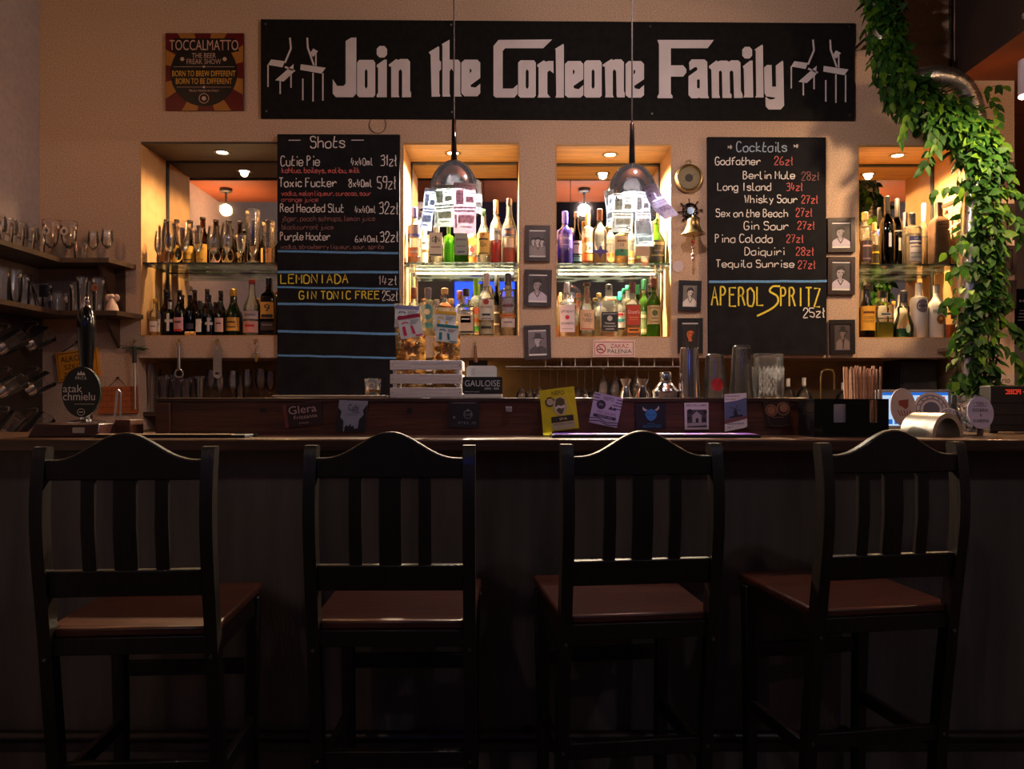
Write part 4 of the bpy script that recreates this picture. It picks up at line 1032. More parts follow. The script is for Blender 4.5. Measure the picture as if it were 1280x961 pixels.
b2(0, 577, 18.5, 283, 0, 'squat', green_glass, 'square bright green bottle with silver label under the pink banknote', liq=(liquid('emerald_spirit', (.08, .80, .12)), .6), labs=[(.22, .78, .86, C(150, 160, 150), [('=', GREY, .62, .05, .7), ('=', GREY, .45, .03, .6), ('=', C(90, 100, 140), .3, .05, .5)])], cap=(SIL, .18))
b2(0, 590.5, 12.5, 283, 1, 'straight', clear_warm, 'slim orange liqueur bottle with white and orange label', liq=(liq_orange, .25), labs=[(.30, .80, .85, C(240, 220, 190), [('@', ORG, .62, .11, .2), ('@', RED, .42, .06, .2)]), (.06, .26, .85, ORG, [])])
b2(0, 604.5, 17, 262, 0, 'slope', clear_warm, 'gin bottle with yellow label and green pourer on the second niche shelf', liq=(liq_clear, .45), cap=(C(40, 150, 90), .12, .26), labs=[(.16, .56, .88, C(226, 186, 96), [('Gin', DKB, .34, .08, .45), ('=', DKB, .44, .03, .7), ('=', C(120, 100, 50), .18, .03, .85), ('@', RED, .52, .02, .2)]), (.64, .70, .4, NAVY, [], 'round')])
b2(0, 620, 15, 251, 0, 'round', clear_warm, 'red aperitif bottle with white label and gold top, second from the right on the shelf', liq=(liq_red, .40), cap=(C(216, 170, 110), .20, .40), labs=[(.38, .56, .95, C(236, 226, 214), [('CAMPARI', BK, .49, .07, .95)])])
b2(0, 637.5, 19, 249, 0, 'slope', clear_warm, 'orange-red aperitif bottle with slanted navy banner, rightmost on the second niche shelf', liq=(liq_orange, .24), cap=(DKB, .10, .38), labs=[(.41, .53, .9, NAVY, [('APEROL', C(236, 150, 50), .47, .055, .72)]), (.24, .38, .5, C(206, 180, 160), [])])

b2(1, 515.7, 16, 360, 0, 'round', clear_warm, 'clear bottle with wooden cap at the left end of the second niche floor', liq=(liq_clear, .5), cap=(C(130, 70, 50), .22, .46), labs=[(.1, .45, .8, WH, [])])
b2(1, 535, 18.5, 360.5, 0, 'straight', clear_warm, 'clear spirit bottle with grey cap and teal round label between the snack bags', liq=(liq_clear, .6), cap=(C(110, 100, 110), .20, .46), labs=[(.34, .66, .9, C(60, 120, 126), [('@', CRM, .50, .06, .2)], 'round'), (.16, .28, .6, C(70, 130, 120), [])])
b2(1, 556, 22, 361, 0, 'decanter', clear, 'round decanter of orange-red liqueur with a cork stopper', liq=(liquid('ruby_liqueur', (.85, .13, .02)), .62), cap=(cork, .10, .40))
b2(1, 574.5, 14, 364, 1, 'round', clear_warm, 'clear bottle with copper cap behind the square dark-labelled one', liq=(liq_clear, .5), cap=(C(120, 60, 40), .18, .5))
b2(1, 582.5, 21, 361.5, 0, 'square', clear_warm, 'square clear tequila bottle with a black arched label and black cap', liq=(liq_clear, .55), cap=(BK, .15, .40), labs=[(.06, .46, .92, C(206, 180, 150), [('=', DKB, .09, .04, .9)]), (.28, .42, .6, BK, [('=', WH, .36, .03, .45)])], sy=.9)
b2(1, 595, 16, 349, 1, 'round', clear_warm, 'rum bottle with green cap and orange and red label behind the white-labelled rum', liq=(liq_clear, .6), cap=(C(120, 170, 50), .28, .42), labs=[(.06, .52, .8, C(232, 206, 170), [('@', C(200, 80, 50), .46, .06, .2), ('=', ORG, .30, .06, .5), ('=', GRN, .16, .08, .6)])])
b2(1, 608, 19.5, 342, 0, 'round', clear_warm, 'white rum bottle with tall white label and red dot', liq=(liq_clear, .6), cap=(C(190, 170, 170), .20, .40), labs=[(.26, .58, .9, C(206, 200, 190), [('@', C(150, 50, 40), .54, .045, .2), ('BACARDI', BK, .46, .035, .8), ('=', BK, .34, .035, .55), ('=', GREY, .28, .02, .7)]), (.04, .22, .85, C(150, 140, 116), [('=', BK, .14, .04, .7)])])
b2(1, 621, 14, 344, 1, 'round', dark_glass, 'dark rum bottle with black cap beside the white-labelled rum', cap=(BK, .18, .44), labs=[(.08, .52, .85, C(60, 40, 34), [('=', BEI, .40, .03, .5), ('=', BEI, .22, .03, .5)])])
b2(1, 638.5, 22, 342, 0, 'straight', clear_warm, 'pale vermouth bottle with grey oval label above an orange band', liq=(liq_clear, .62), cap=(C(44, 40, 60), .18, .38), labs=[(.36, .60, .85, C(150, 144, 150), [('=', C(70, 50, 60), .48, .03, .7), ('@', C(130, 40, 50), .48, .03, .2)], 'round'), (.30, .35, .9, C(210, 130, 60), [('=', RED, .325, .015, .5)]), (.14, .28, .7, C(206, 190, 180), [('=', GREY, .22, .02, .5)])])

def b3(low, cx, w, top, row, kind, gm, lb, **k): return bottle(3, low, cx, w, top, row, kind, gm, lb, **k)
b3(0, 705, 19, 265, 0, 'round', purple_glass, 'violet-blue whiskey bottle with pale lettering, leftmost on the third niche shelf', cap=(C(50, 50, 160), .22, .42), labs=[(.30, .56, .95, C(66, 54, 140), [('WATERFORD', C(210, 205, 230), .48, .05, .9), ('=', C(160, 150, 200), .36, .02, .5)])])
b3(0, 720.5, 18, 266, 0, 'slope', brown_glass, 'brown whisky bottle with grey-pink label over a teal crest', cap=(cork, .08, .44), labs=[(.22, .46, .9, C(196, 160, 160), [('=', DKB, .40, .03, .6), ('12', DKB, .33, .035, .2)]), (.08, .20, .9, C(96, 130, 124), [('=', DKB, .17, .02, .8)])])
b3(0, 734.5, 15, 267, 1, 'straight', clear_warm, 'amber whisky bottle with gold cap and number label on the third niche shelf', liq=(liq_amber, .56), cap=(C(216, 160, 90), .20, .44), labs=[(.28, .46, .85, C(240, 214, 160), [('34', BK, .37, .08, .5)]), (.14, .26, .85, C(200, 100, 50), [])])
b3(0, 749.5, 18, 262, 0, 'round', clear_warm, 'tall clear bottle with a purple diamond label', liq=(liq_gold, .20), cap=(C(150, 90, 60), .20, .40), labs=[(.10, .34, 1.0, purple, [('=', C(200, 190, 220), .22, .02, .7)], 'diamond')])
b3(0, 763, 14, 274, 1, 'round', clear_warm, 'clear bottle with round orange label behind the diamond label', liq=(liq_clear, .5), cap=(C(226, 180, 110), .18, .44), labs=[(.12, .32, .8, C(236, 120, 50), [], 'round')])
b3(0, 776.5, 17.5, 280, 0, 'straight', clear_warm, 'golden whisky bottle with cream label and green lower band under the right pendant', liq=(liq_gold, .5), cap=(GOLD, .16, .42), labs=[(.36, .68, .92, C(226, 200, 160), [('=', C(150, 110, 60), .56, .05, .7), ('12', DKB, .46, .06, .25)]), (.20, .36, .92, C(50, 140, 100), [('@', C(70, 60, 50), .32, .03, .2)])])
b3(0, 789, 14, 276, 1, 'round', clear_warm, 'clear bottle with round orange label right of the green-banded whisky', liq=(liq_clear, .5), cap=(DKB, .1, .4), labs=[(.06, .36, .9, C(232, 130, 60), [('=', CRM, .2, .03, .5)], 'round')])
b3(0, 802, 18.5, 283, 0, 'square', clear_warm, 'square whisky bottle with blank beige label above amber dregs', liq=(liq_amber, .14), cap=(cork, .14, .42), labs=[(.20, .52, .95, C(210, 176, 140), [])])
b3(0, 814.5, 13, 278, 1, 'slope', dkgreen_glass, 'dark green bottle mostly hidden behind the rightmost green one', cap=(BK, .14, .42), labs=[(.12, .44, .85, BK, [])])
b3(0, 827, 21, 274, 0, 'slope', green_glass, 'green whisky bottle with black label, rightmost on the third niche shelf', cap=(C(70, 100, 20), .10, .40), labs=[(.06, .52, .92, C(26, 28, 20), [('=', C(180, 170, 120), .45, .06, .8), ('=', GREY, .30, .02, .5), ('=', C(150, 150, 110), .20, .03, .8)])])

b3(1, 697.5, 8, 370, 1, 'straight', clear_warm, 'narrow bottle of red-brown liqueur peeking at the left edge of the third niche floor', liq=(liq_orange, .3))
b3(1, 700.5, 12, 366, 1, 'round', clear_warm, 'cream-capped clear bottle behind the white-capped bourbon', liq=(liq_clear, .6), cap=(C(226, 190, 130), .22, .44))
b3(1, 708.5, 19.5, 354, 0, 'square', clear_warm, 'square bourbon bottle with white label, red seal and white cap', liq=(liq_amber, .12), cap=(C(206, 200, 214), .18, .36), labs=[(.09, .58, .93, C(214, 196, 206), [('JIM BEAM', BK, .46, .06, .8), ('@', C(190, 40, 56), .36, .04, .2), ('BOURBON', BK, .25, .04, .75), ('=', GREY, .15, .01, .7)])])
b3(1, 722.7, 11, 367, 1, 'beer', clear_warm, 'slim amber bottle with red-striped neck behind the two bourbons', liq=(liq_amber, .3), cap=(C(130, 70, 40), .1, .44), labs=[(.60, .84, .5, C(220, 100, 50), [])])
b3(1, 733.6, 19.5, 354, 0, 'slope', clear_warm, 'clear bourbon bottle with beige bird label and brown cap', liq=(liq_gold, .08), cap=(C(70, 36, 24), .05, .48), labs=[(.13, .50, .92, C(222, 184, 152), [('WILD', DKB, .40, .065, .45), ('TURKEY', DKB, .31, .065, .7), ('=', C(190, 100, 60), .15, .02, .9)]), (.62, .90, .2, C(150, 76, 50), [])])
b3(1, 748.5, 12, 367, 1, 'decanter', clear_warm, 'clear stoppered bottle between the two labelled bourbons at the back', liq=(liq_clear, .5), cap=(C(150, 120, 60), .08, .5))
b3(1, 761, 21.5, 356, 0, 'squat', clear_warm, 'square whiskey bottle with black label and black cap', liq=(liq_amber, .10), cap=(BK, .10, .40), labs=[(.11, .47, .96, BK, [("JACK DANIEL'S", C(220, 214, 206), .43, .035, .82), ('@', C(190, 184, 178), .35, .05, .3), ('Tennessee', C(220, 214, 206), .26, .04, .6), ('WHISKEY', C(220, 214, 206), .20, .03, .75), ('=', C(200, 196, 190), .15, .012, .5)])])
b3(1, 775, 12, 365, 1, 'round', clear_warm, 'clear bottle with teal cap behind the black-labelled whiskey', liq=(liq_gold, .2), cap=(C(40, 170, 150), .18, .44), labs=[(.24, .56, .85, C(226, 220, 216), [('=', C(40, 150, 160), .40, .06, .8), ('=', RED, .52, .05, .6)])])
b3(1, 784.5, 13, 357, 1, 'straight', clear_warm, 'golden bottle with green-gold cap behind the red-labelled whisky', liq=(liq_gold, .7), cap=(C(50, 180, 130), .07, .44))
b3(1, 790.7, 19, 354, 0, 'square', clear_warm, 'amber whisky bottle with deep red label', liq=(liq_amber, .6), cap=(C(84, 30, 26), .18, .42), labs=[(.22, .58, .86, C(184, 58, 28), [("Grant's", C(244, 210, 200), .46, .07, .75), ('=', C(220, 130, 90), .36, .02, .6), ('=', C(220, 130, 90), .32, .012, .5)]), (.08, .17, .8, C(226, 130, 30), [('=', DKB, .13, .03, .6)])])
b3(1, 804.5, 15.5, 350, 1, 'round', green_glass, 'pale green bottle with a green and white neck stripe left of the cream-labelled whiskey', cap=(C(60, 150, 100), .16, .42), labs=[(.08, .46, .85, C(120, 140, 90), [('=', CRM, .38, .05, .6), ('=', CRM, .14, .06, .8)]), (.66, .82, .5, C(206, 180, 160), [])])
b3(1, 817, 18, 348.7, 0, 'round', green_glass, 'green whiskey bottle with cream label and brown cap', cap=(C(96, 46, 32), .15, .42), labs=[(.22, .54, .95, C(214, 190, 130), [('JAMESON', BK, .49, .045, .85), ('@', C(80, 90, 40), .41, .05, .2), ('=', C(120, 90, 50), .32, .015, .5), ('=', C(120, 90, 50), .26, .015, .6)]), (.66, .80, .4, C(190, 170, 130), [])])
b3(1, 829.5, 15.5, 351, 1, 'round', dkgreen_glass, 'dark green whiskey bottle with black label at the right end of the third niche floor', cap=(C(50, 30, 30), .14, .42), labs=[(.14, .52, .95, C(24, 26, 24), [('JAMESON', C(200, 196, 180), .46, .045, .85), ('=', C(170, 160, 130), .2, .05, .8)]), (.66, .80, .4, C(190, 170, 150), [])])

def b4(low, cx, w, top, row, kind, gm, lb, **k): return bottle(4, low, cx, w, top, row, kind, gm, lb, **k)
b4(0, 1081, 16, 266, 0, 'straight', clear_warm, 'gin bottle with dark purple label and cork neck, leftmost on the right niche shelf', liq=(liq_clear, .5), cap=(cork, .14, .46), labs=[(.06, .46, .95, C(50, 30, 40), [('=', C(190, 160, 160), .36, .03, .7), ('=', C(120, 100, 110), .12, .03, .7)])])
b4(0, 1093, 11, 279, 1, 'straight', clear_warm, 'gin bottle with yellow and black label behind the purple-labelled one', liq=(liq_lime, .3), cap=(cork, .16, .5), labs=[(.06, .52, .95, C(40, 36, 20), [('=', C(190, 180, 50), .36, .04, .9), ('=', C(190, 180, 50), .10, .05, .9)])])
o = MB(); o.box(WX(1096, 4.24), WX(1102, 4.24), 4.235, 4.262, SHELF_Z[4], WZ(287, 4.24)); tag(o.build('gift_box', C(170, 176, 206), bevel=.001), 'narrow blue and white carton behind the black vodka bottle', 'box')
o = MB(); o.rect(WX(1096.5, 4.235), WX(1101.5, 4.235), WZ(299, 4.235), WZ(289, 4.235), 4.2345); o.build('print', C(50, 80, 190), [q for q in COL.objects if q.name == 'gift_box'][0], smooth=False)
b4(0, 1108.6, 17.5, 246, 0, 'wine', dark_glass, 'tall black vodka bottle with silver figure, front of the pair on the right niche shelf', cap=(BK, .26, .40), labs=[(.56, .575, .75, C(180, 176, 180), []), (.26, .46, .16, C(190, 186, 190), []), (.44, .49, .10, C(190, 186, 190), [], 'round')])
b4(0, 1121.5, 14, 249, 1, 'wine', dark_glass, 'tall black vodka bottle with silver figure, behind its twin on the right niche shelf', cap=(BK, .28, .42), labs=[(.26, .44, .16, C(190, 186, 190), []), (.53, .545, .75, C(150, 146, 150), [])])
b4(0, 1140, 22.5, 267, 0, 'straight', clear_warm, 'round clear vodka bottle with navy label band and navy cap', liq=(liq_clear, .6), cap=(NAVY, .22, .36), labs=[(.40, .54, .6, C(56, 62, 120), [('LA', WH, .50, .035, .2), ('=', WH, .44, .03, .7)]), (.06, .38, .55, C(206, 196, 190), [('=', GREY, .34, .03, .6), ('=', GREY, .22, .015, .6), ('=', GREY, .14, .015, .6)])])
b4(0, 1155, 13, 255, 1, 'wine', clear_warm, 'white-capped clear bottle behind the navy-capped vodka', liq=(liq_clear, .5), cap=(C(216, 208, 220), .28, .44))
b4(0, 1173.5, 19.5, 253.5, 0, 'squat', M('brown_stoneware', (.10, .055, .035), .3, 0, .4, 20, .1), 'dark brown square bottle with silver-navy cap on the right niche shelf', cap=(C(90, 84, 130, .25, .6), .20, .40), labs=[(.60, .66, .8, C(130, 100, 80), [('=', C(60, 40, 30), .63, .03, .6)])])
b4(0, 1186.5, 9, 300, 1, 'pear', amber_glass, 'small amber jug bottle behind the brown square bottle')
b4(0, 1196.5, 14, 263, 0, 'slope', clear_warm, 'clear bottle with dark red stopper at the right end beside the leaves', liq=(liq_peach, .44), cap=(C(90, 24, 16), .07, .44), labs=[(.02, .06, .95, BK, [])])

b4(1, 1082.8, 20, 357, 0, 'slope', brown_glass, 'brown bottle with yellow coffee liqueur label, leftmost on the right niche floor', cap=(DKB, .08, .42), labs=[(.14, .60, .9, C(222, 166, 50), [('COFFEE', C(100, 50, 20), .38, .05, .7), ('LIQUEUR', C(100, 50, 20), .31, .05, .75), ('=', C(110, 50, 20), .48, .04, .75)])])
b4(1, 1102.5, 22, 364, 0, 'squat', clear, 'square bottle half full of yellow-green liqueur with black lettering', liq=(liq_lime, .34), cap=(C(40, 40, 50), .14, .36), labs=[(.40, .42, .9, BK, []), (.46, .53, .6, C(160, 160, 166), [('=', BK, .50, .03, .5)])])
b4(1, 1117, 10, 377, 1, 'slope', M('milk_glass_small', (.72, .70, .70), .25, 0, .06, 14), 'small white bottle with orange collar behind the green pear bottle', cap=(C(220, 150, 60), .10, .46))
b4(1, 1129.5, 24, 364, 0, 'pear', clear, 'pear-shaped clear bottle with green dregs and grey cap', liq=(liq_green, .20), cap=(C(110, 104, 110), .24, .36), labs=[(.10, .28, .5, C(150, 160, 140), [], 'round')])
b4(1, 1148.5, 20.5, 354, 0, 'straight', M('white_ceramic', (.72, .68, .68), .35, 0, .05, 14), 'white vodka bottle with a grey-violet round label and dark red cap', cap=(C(110, 30, 30), .16, .34), labs=[(.46, .70, .9, C(120, 108, 130), [('=', C(90, 80, 100), .58, .05, .5)], 'round')])
b4(1, 1170.5, 22, 356.7, 0, 'bell', M('milk_glass', (.74, .70, .66), .3, 0, .05, 14), 'white coconut rum bottle with a brown palm disc and black cap', cap=(BK, .16, .36), labs=[(.46, .54, .7, C(206, 200, 196), [('MALIBU', BK, .50, .055, .85)]), (.26, .44, .8, C(150, 90, 40), [('@', C(220, 170, 90), .37, .035, .2), ('=', C(60, 36, 20), .32, .07, .06)], 'round')])
b4(1, 1184, 8, 373, 1, 'wine', M('gold_lacquer', (.62, .40, .10), .3, .6, .1, 14), 'slim gold bottle behind the coconut rum', cap=(GOLD, .2, .46))
b4(1, 1196.5, 20, 381, 0, 'squat', clear, 'square whisky decanter half full of amber at the right end beside the leaves', liq=(liq_amber, .40), cap=(clear, .16, .55), labs=[(.56, .74, .7, C(60, 40, 34), [])])
# ------------------------------------------------------------------ glassware
GPL = []
GB = {  # stem profile, bowl profile; heights as fractions, radii as fractions of the widest radius
 'snifter': ([(0, .62), (.012, .60), (.025, .12), (.20, .09), (.24, .16)], [(.24, .16), (.30, .45), (.42, .88), (.54, 1), (.76, .92), (1, .68)]),
 'goblet': ([(0, .62), (.015, .58), (.03, .10), (.26, .08), (.32, .2)], [(.32, .2), (.42, .62), (.56, .82), (.78, .92), (1, 1)]),
 'wine': ([(0, .86), (.01, .82), (.022, .09), (.44, .06), (.48, .12)], [(.48, .12), (.54, .60), (.66, .95), (.76, 1), (1, .78)]),
 'flute': ([(0, .95), (.01, .9), (.02, .12), (.36, .1), (.40, .2)], [(.40, .2), (.5, .7), (.66, 1), (1, .82)]),
 'footed': ([(0, .8), (.03, .78), (.06, .3), (.12, .3)], [(.12, .3), (.2, .7), (.4, .9), (1, 1)]),
 'tumbler': (None, [(0, .0), (.0, .80), (.02, .84), (1, 1)]),
 'tall': (None, [(0, .0), (.0, .76), (.03, .80), (.5, .86), (1, 1)]),
 'tulip': (None, [(0, 0), (0, .7), (.03, .72), (.35, .74), (.7, 1), (.9, 1), (1, .94)]),
 'pint': (None, [(0, 0), (0, .70), (.03, .72), (1, 1)])}
def glassware(name, kind, loc, h, r, label, group, flip=False, gm=None, badge=None, cat='glass'):
    x, y, z = loc; free = False; r0 = r
    while not free:
        for dy in (0, -.012, .012, -.024, .024, .036, -.036):
            yy = y + dy; xx = x / y * yy if x > XL + .2 else x
            if all(math.hypot(xx - q[0], yy - q[1]) > r + q[2] + .0025 or abs(z - q[3]) > .02 for q in GPL): free = True; break
        if not free: r *= .95
    GPL.append((xx, yy, r, z)); loc = (xx, yy, z)
    t = thing(name, label, cat, loc, 0, group)
    st, bo = GB[kind]
    f = (lambda z: (1 - z) * h) if flip else (lambda z: z * h)
    if st:
        b = MB(); b.lathe([(f(z), q * r) for z, q in st], seg=18, cap=False); b.build('stem', gm or clear, t, local=True)
    b = MB(); b.lathe([(f(z), max(q * r, .0004)) for z, q in bo], seg=20, cap=False)
    b.lathe([(f(z), max(q * r - .0018, .0003)) for z, q in bo if z > .02][::-1] if st is None else [(f(z), max(q * r * .95, .0004)) for z, q in bo][::-1], seg=20, cap=False)
    b.ring((0, 0, f(1)), bo[-1][1] * r, .0011, 20, 4, axis='z')
    b.build('bowl', gm or clear, t, local=True)
    if badge:
        zc, rr, cm, c2 = badge
        b = MB(); b.mi = 0
        q = [x for x in bo if x[0] > 0]; R0 = r * 1.0
        b.disc(0, zc * h, rr, -R0 - .001, 18); b.mi = 1; b.disc(0, zc * h, rr * .55, -R0 - .0016, 14, .8)
        b.build('badge', [cm, c2], t, local=True, smooth=False)
    return t
OR = ['first', 'second', 'third', 'fourth', 'fifth', 'sixth', 'seventh', 'eighth', 'ninth', 'tenth', 'eleventh', 'twelfth', 'thirteenth', 'fourteenth', 'fifteenth', 'sixteenth', 'seventeenth', 'eighteenth']
# beer glasses in front of the brown bottles, left niche
FD = 4.055
for q in PLACED[(1, 0)]: GPL.append((q[0], q[1], q[2], SHELF_Z[1]))
g1 = 'beer glasses on the left niche shelf'
for nm, kd, px, top, w, lb in (('snifter_glass', 'snifter', 199, 289, 12, 'small empty snifter at the left end of the left niche shelf'),
        ('snifter_glass', 'snifter', 211, 279, 18, 'large empty snifter, second from the left in the left niche'),
        ('beer_goblet', 'goblet', 229.5, 276, 19, 'wide flared beer goblet before the round ochre label'),
        ('beer_goblet', 'goblet', 247, 284, 15, 'flared beer goblet before the dark bottle with yellow neck tag'),
        ('snifter_glass', 'snifter', 267, 283, 17, 'empty snifter in the middle of the left niche shelf'),
        ('snifter_glass', 'snifter', 283.5, 280, 16, 'empty tall snifter right of the middle one in the left niche'),
        ('beer_goblet', 'goblet', 301, 293, 14, 'small beer goblet left of the straight tall glass')):
    glassware(nm, kd, (WX(px, FD), FD, SHELF_Z[1]), WZ(top, FD) - SHELF_Z[1], w * FD / 2000, lb, g1)
glassware('beer_glass', 'footed', (WX(316, FD), FD, SHELF_Z[1]), WZ(264, FD) - SHELF_Z[1], 9 * FD / 1000, 'straight tall footed beer glass standing highest on the left niche shelf', g1)
t = glassware('beer_glass', 'tall', (WX(335.5, FD), FD, SHELF_Z[1]), WZ(277, FD) - SHELF_Z[1], 8 * FD / 1000, 'tall beer glass with vertical black lettering beside the shots board', g1)
b = MB(); b.text('OSSOM', 0, .10, .10, .020, -.0335, rot=PI / 2); b.build('lettering', BK, t, local=True, smooth=False)

# L-shaped wooden glass shelf in the left corner, two boards
SHU = thing('corner_shelf', 'upper dark wooden L-shaped glass shelf in the left corner', 'shelf', (XL, D0, 1.9))
SHL = thing('corner_shelf', 'lower dark wooden L-shaped glass shelf in the left corner, above the hanging mugs', 'shelf', (XL, D0, 1.7))
ZT, ZL_ = WZ(322, 3.8), WZ(388, 3.8)
def lshelf(z, par, xr):
    xi = WX(75, 3.8)
    pts = [(XL + .0015, D0 - .0015), (XL + .0015, 1.9), (xi, 1.9), (xi, 3.8), (xr, 3.8), (xr + .035, D0 - .0015)]
    n = len(pts)
    b = MB(); b.add([(x, y, z - .022) for x, y in pts] + [(x, y, z) for x, y in pts], [tuple(range(n - 1, -1, -1)), tuple(range(n, 2 * n))] + [(i, (i + 1) % n, (i + 1) % n + n, i + n) for i in range(n)])
    b.build('board', shelf_wood, par, smooth=False)
lshelf(ZT, SHU, WX(136, 3.8)); lshelf(ZL_, SHL, WX(146, 3.8))
b = MB(); b.box(WX(134, 3.99), WX(156, 3.99), 3.99, 3.9985, ZL_ + .001, ZT - .023); b.build('side_panel', shelf_wood, SHU, smooth=False)
for px, za, hh, par in ((141, ZT - .022, .20, SHU), (147, ZL_ - .022, .145, SHL)):
    b = MB(); x = WX(px, 3.98); b.add([(x - .008, 3.989, za), (x + .008, 3.989, za), (x + .008, 3.84, za), (x - .008, 3.84, za), (x - .008, 3.989, za - hh), (x + .008, 3.989, za - hh)], [(0, 1, 2, 3), (0, 4, 5, 1), (3, 2, 5, 4), (0, 3, 4), (1, 5, 2)])
    b.build('shelf_bracket', shelf_wood, par, smooth=False)
b = MB(); b.box(XL + .001, XL + .014, 3.10, D0 - .002, 1.06, ZL_ - .024); tag(b.build('mug_board', M('board_black_brown', (.022, .014, .010), .5, 0, .3, 8), smooth=False), 'dark wall board of hooks carrying the glass mugs at the left edge', 'board')
gU, gW = 'glasses on the upper corner shelf', 'glasses on the lower corner shelf'
k = 0
for D in (3.52, 3.60, 3.68, 3.76, 3.85):
    for xo in (.055, .135):
        R0 = .030; h = .155 if xo < .1 else .125
        if D > 3.8 and xo > .1: continue
        glassware('wine_glass' if xo < .1 else 'short_glass', 'wine' if xo < .1 else 'tumbler', (XL + xo, D, ZT), h, R0, (OR[k // 2] + (' stemmed glass' if xo < .1 else ' short glass') + ' from the front on the upper shelf along the left wall'), gU)
        k += 1
BD = 3.90
bad = (C(206, 190, 180), C(70, 56, 50))
glassware('beer_goblet', 'goblet', (WX(62, BD), BD, ZT), .20, .040, 'beer goblet with a pale round badge, left of two on the upper corner shelf', gU, badge=(.72, .019, *bad))
glassware('beer_goblet', 'goblet', (WX(86, BD), BD, ZT), .192, .040, 'beer goblet with a pale round badge, right of two on the upper corner shelf', gU, badge=(.72, .019, *bad))
glassware('short_glass', 'tumbler', (WX(101, BD), BD, ZT), .095, .032, 'short tumbler between the badge goblets and the stemmed pair on the upper corner shelf', gU)
glassware('wine_glass', 'flute', (WX(116.5, BD), BD, ZT), .155, .026, 'left of two sparkling stemmed glasses on the upper corner shelf', gU)
glassware('wine_glass', 'flute', (WX(134, BD), BD, ZT), .155, .028, 'right of two sparkling stemmed glasses on the upper corner shelf', gU)
b = MB(); b.box(WX(142, 3.94), WX(157, 3.94), 3.92, 3.96, WZ(324, 3.94), WZ(322, 3.94))
# lower board
for i, (px, D, h, r, kd) in enumerate(((4, 3.62, .17, .030, 'tall'), (15, 3.66, .175, .032, 'footed'), (24, 3.72, .16, .028, 'tall'))):
    glassware('tall_glass', kd, (WX(px, D), D, ZL_), h, r, OR[i] + ' tall glass from the left edge on the lower corner shelf', gW)
GPL.append((WX(36, 3.85), 3.85, .053, ZL_))
t = thing('glass_carafe', 'cone-shaped glass carafe on the lower corner shelf', 'carafe', (WX(36, 3.85), 3.85, ZL_))
b = MB(); b.lathe([(0, .048), (.01, .052), (.10, .028), (.13, .016), (.17, .015), (.175, .019)], seg=20, cap=False); b.build('carafe_body', clear, t, local=True)
t = glassware('tall_glass', 'tall', (WX(53, 3.88), 3.88, ZL_), .145, .033, 'tall glass with a dark band and ring badge on the lower corner shelf', gW, badge=(.72, .014, C(176, 164, 140), C(40, 30, 28)))
b = MB(); b.patch(0, .075, .135, .05, .0335, 0); b.build('dark_band', C(24, 16, 18), t, local=True)
glassware('short_glass', 'tumbler', (WX(73, 3.88), 3.88, ZL_), .10, .048, 'wide short tumbler beside the banded glass on the lower corner shelf', gW)
for i, (px, h, r) in enumerate(((94, .14, .027), (103, .165, .026), (113, .15, .027))):
    glassware('tall_glass', 'tall', (WX(px, 3.87), 3.87, ZL_), h, r, OR[i] + ' of three slim glasses behind the beer pump handle on the lower corner shelf', gW)
glassware('tall_glass', 'tall', (WX(123, 3.88), 3.88, ZL_), .165, .030, 'tall glass with a brown badge left of the white angel', gW, badge=(.68, .018, C(150, 90, 56), C(110, 60, 40)))
GPL.append((WX(140, 3.84), 3.84, .032, ZL_))
t = thing('angel_figurine', 'small white angel figurine on the right end of the lower corner shelf', 'figurine', (WX(140, 3.84), 3.84, ZL_))
b = MB(); b.lathe(cr([(0, .030), (.004, .031), (.03, .024), (.055, .013), (.062, .010)], 4), seg=18); b.build('robe', C(206, 178, 164), t, local=True)
b = MB(); b.ball((0, 0, .072), .012, 12, 8); b.build('head', C(206, 178, 164), t, local=True)
for sx in (-1, 1):
    b = MB(); b.ball((sx * .019, .006, .066), .016, 10, 7, (1, .4, 1.1)); b.build('wing', C(206, 178, 164), t, local=True)

# glass mugs hanging on hooks from the dark board
for i, (Dm, py, px) in enumerate(((3.62, 428, 12), (3.84, 424, 36), (3.62, 482, 8), (3.84, 480, 36), (3.62, 532, 8), (3.84, 532, 34))):
    z = WZ(py, Dm); x = XL + .092
    hk = MB(); hk.tube(cr([(XL + .014, Dm, z + .085), (XL + .075, Dm, z + .085), (XL + .083, Dm, z + .075), (XL + .077, Dm, z + .065)], 4), .0035, 6)
    rowname = ('upper', 'middle', 'lower')[i // 2]; side = 'left' if i % 2 == 0 else 'right'
    tag(hk.build('mug_hook', steel), 'steel hook of the %s mug in the %s row under the corner shelf' % (side, rowname), 'hook', 'mug hooks under the corner shelf')
    t = thing('glass_mug', '%s glass mug in the %s row hanging under the corner shelf' % (side, rowname), 'mug', (x, Dm, z), 0, 'hanging glass mugs')
    t.rotation_euler = (math.radians(0), math.radians(62 if i // 2 < 2 else 40), 0)
    b = MB(); b.lathe([(-.055, .001), (-.055, .038), (-.05, .041), (.055, .043)], seg=22, cap=False); b.lathe([(.055, .041), (-.044, .037), (-.044, .001)], seg=22, cap=False); b.ring((0, 0, .055), .042, .0015, 22, 4, 'z'); b.build('mug_body', clear, t, local=True)
    b = MB(); b.tube(cr([(-.041, 0, .035), (-.068, 0, .032), (-.074, 0, 0), (-.064, 0, -.03), (-.040, 0, -.034)], 5), .0055, 8); b.build('handle', clear, t, local=True)

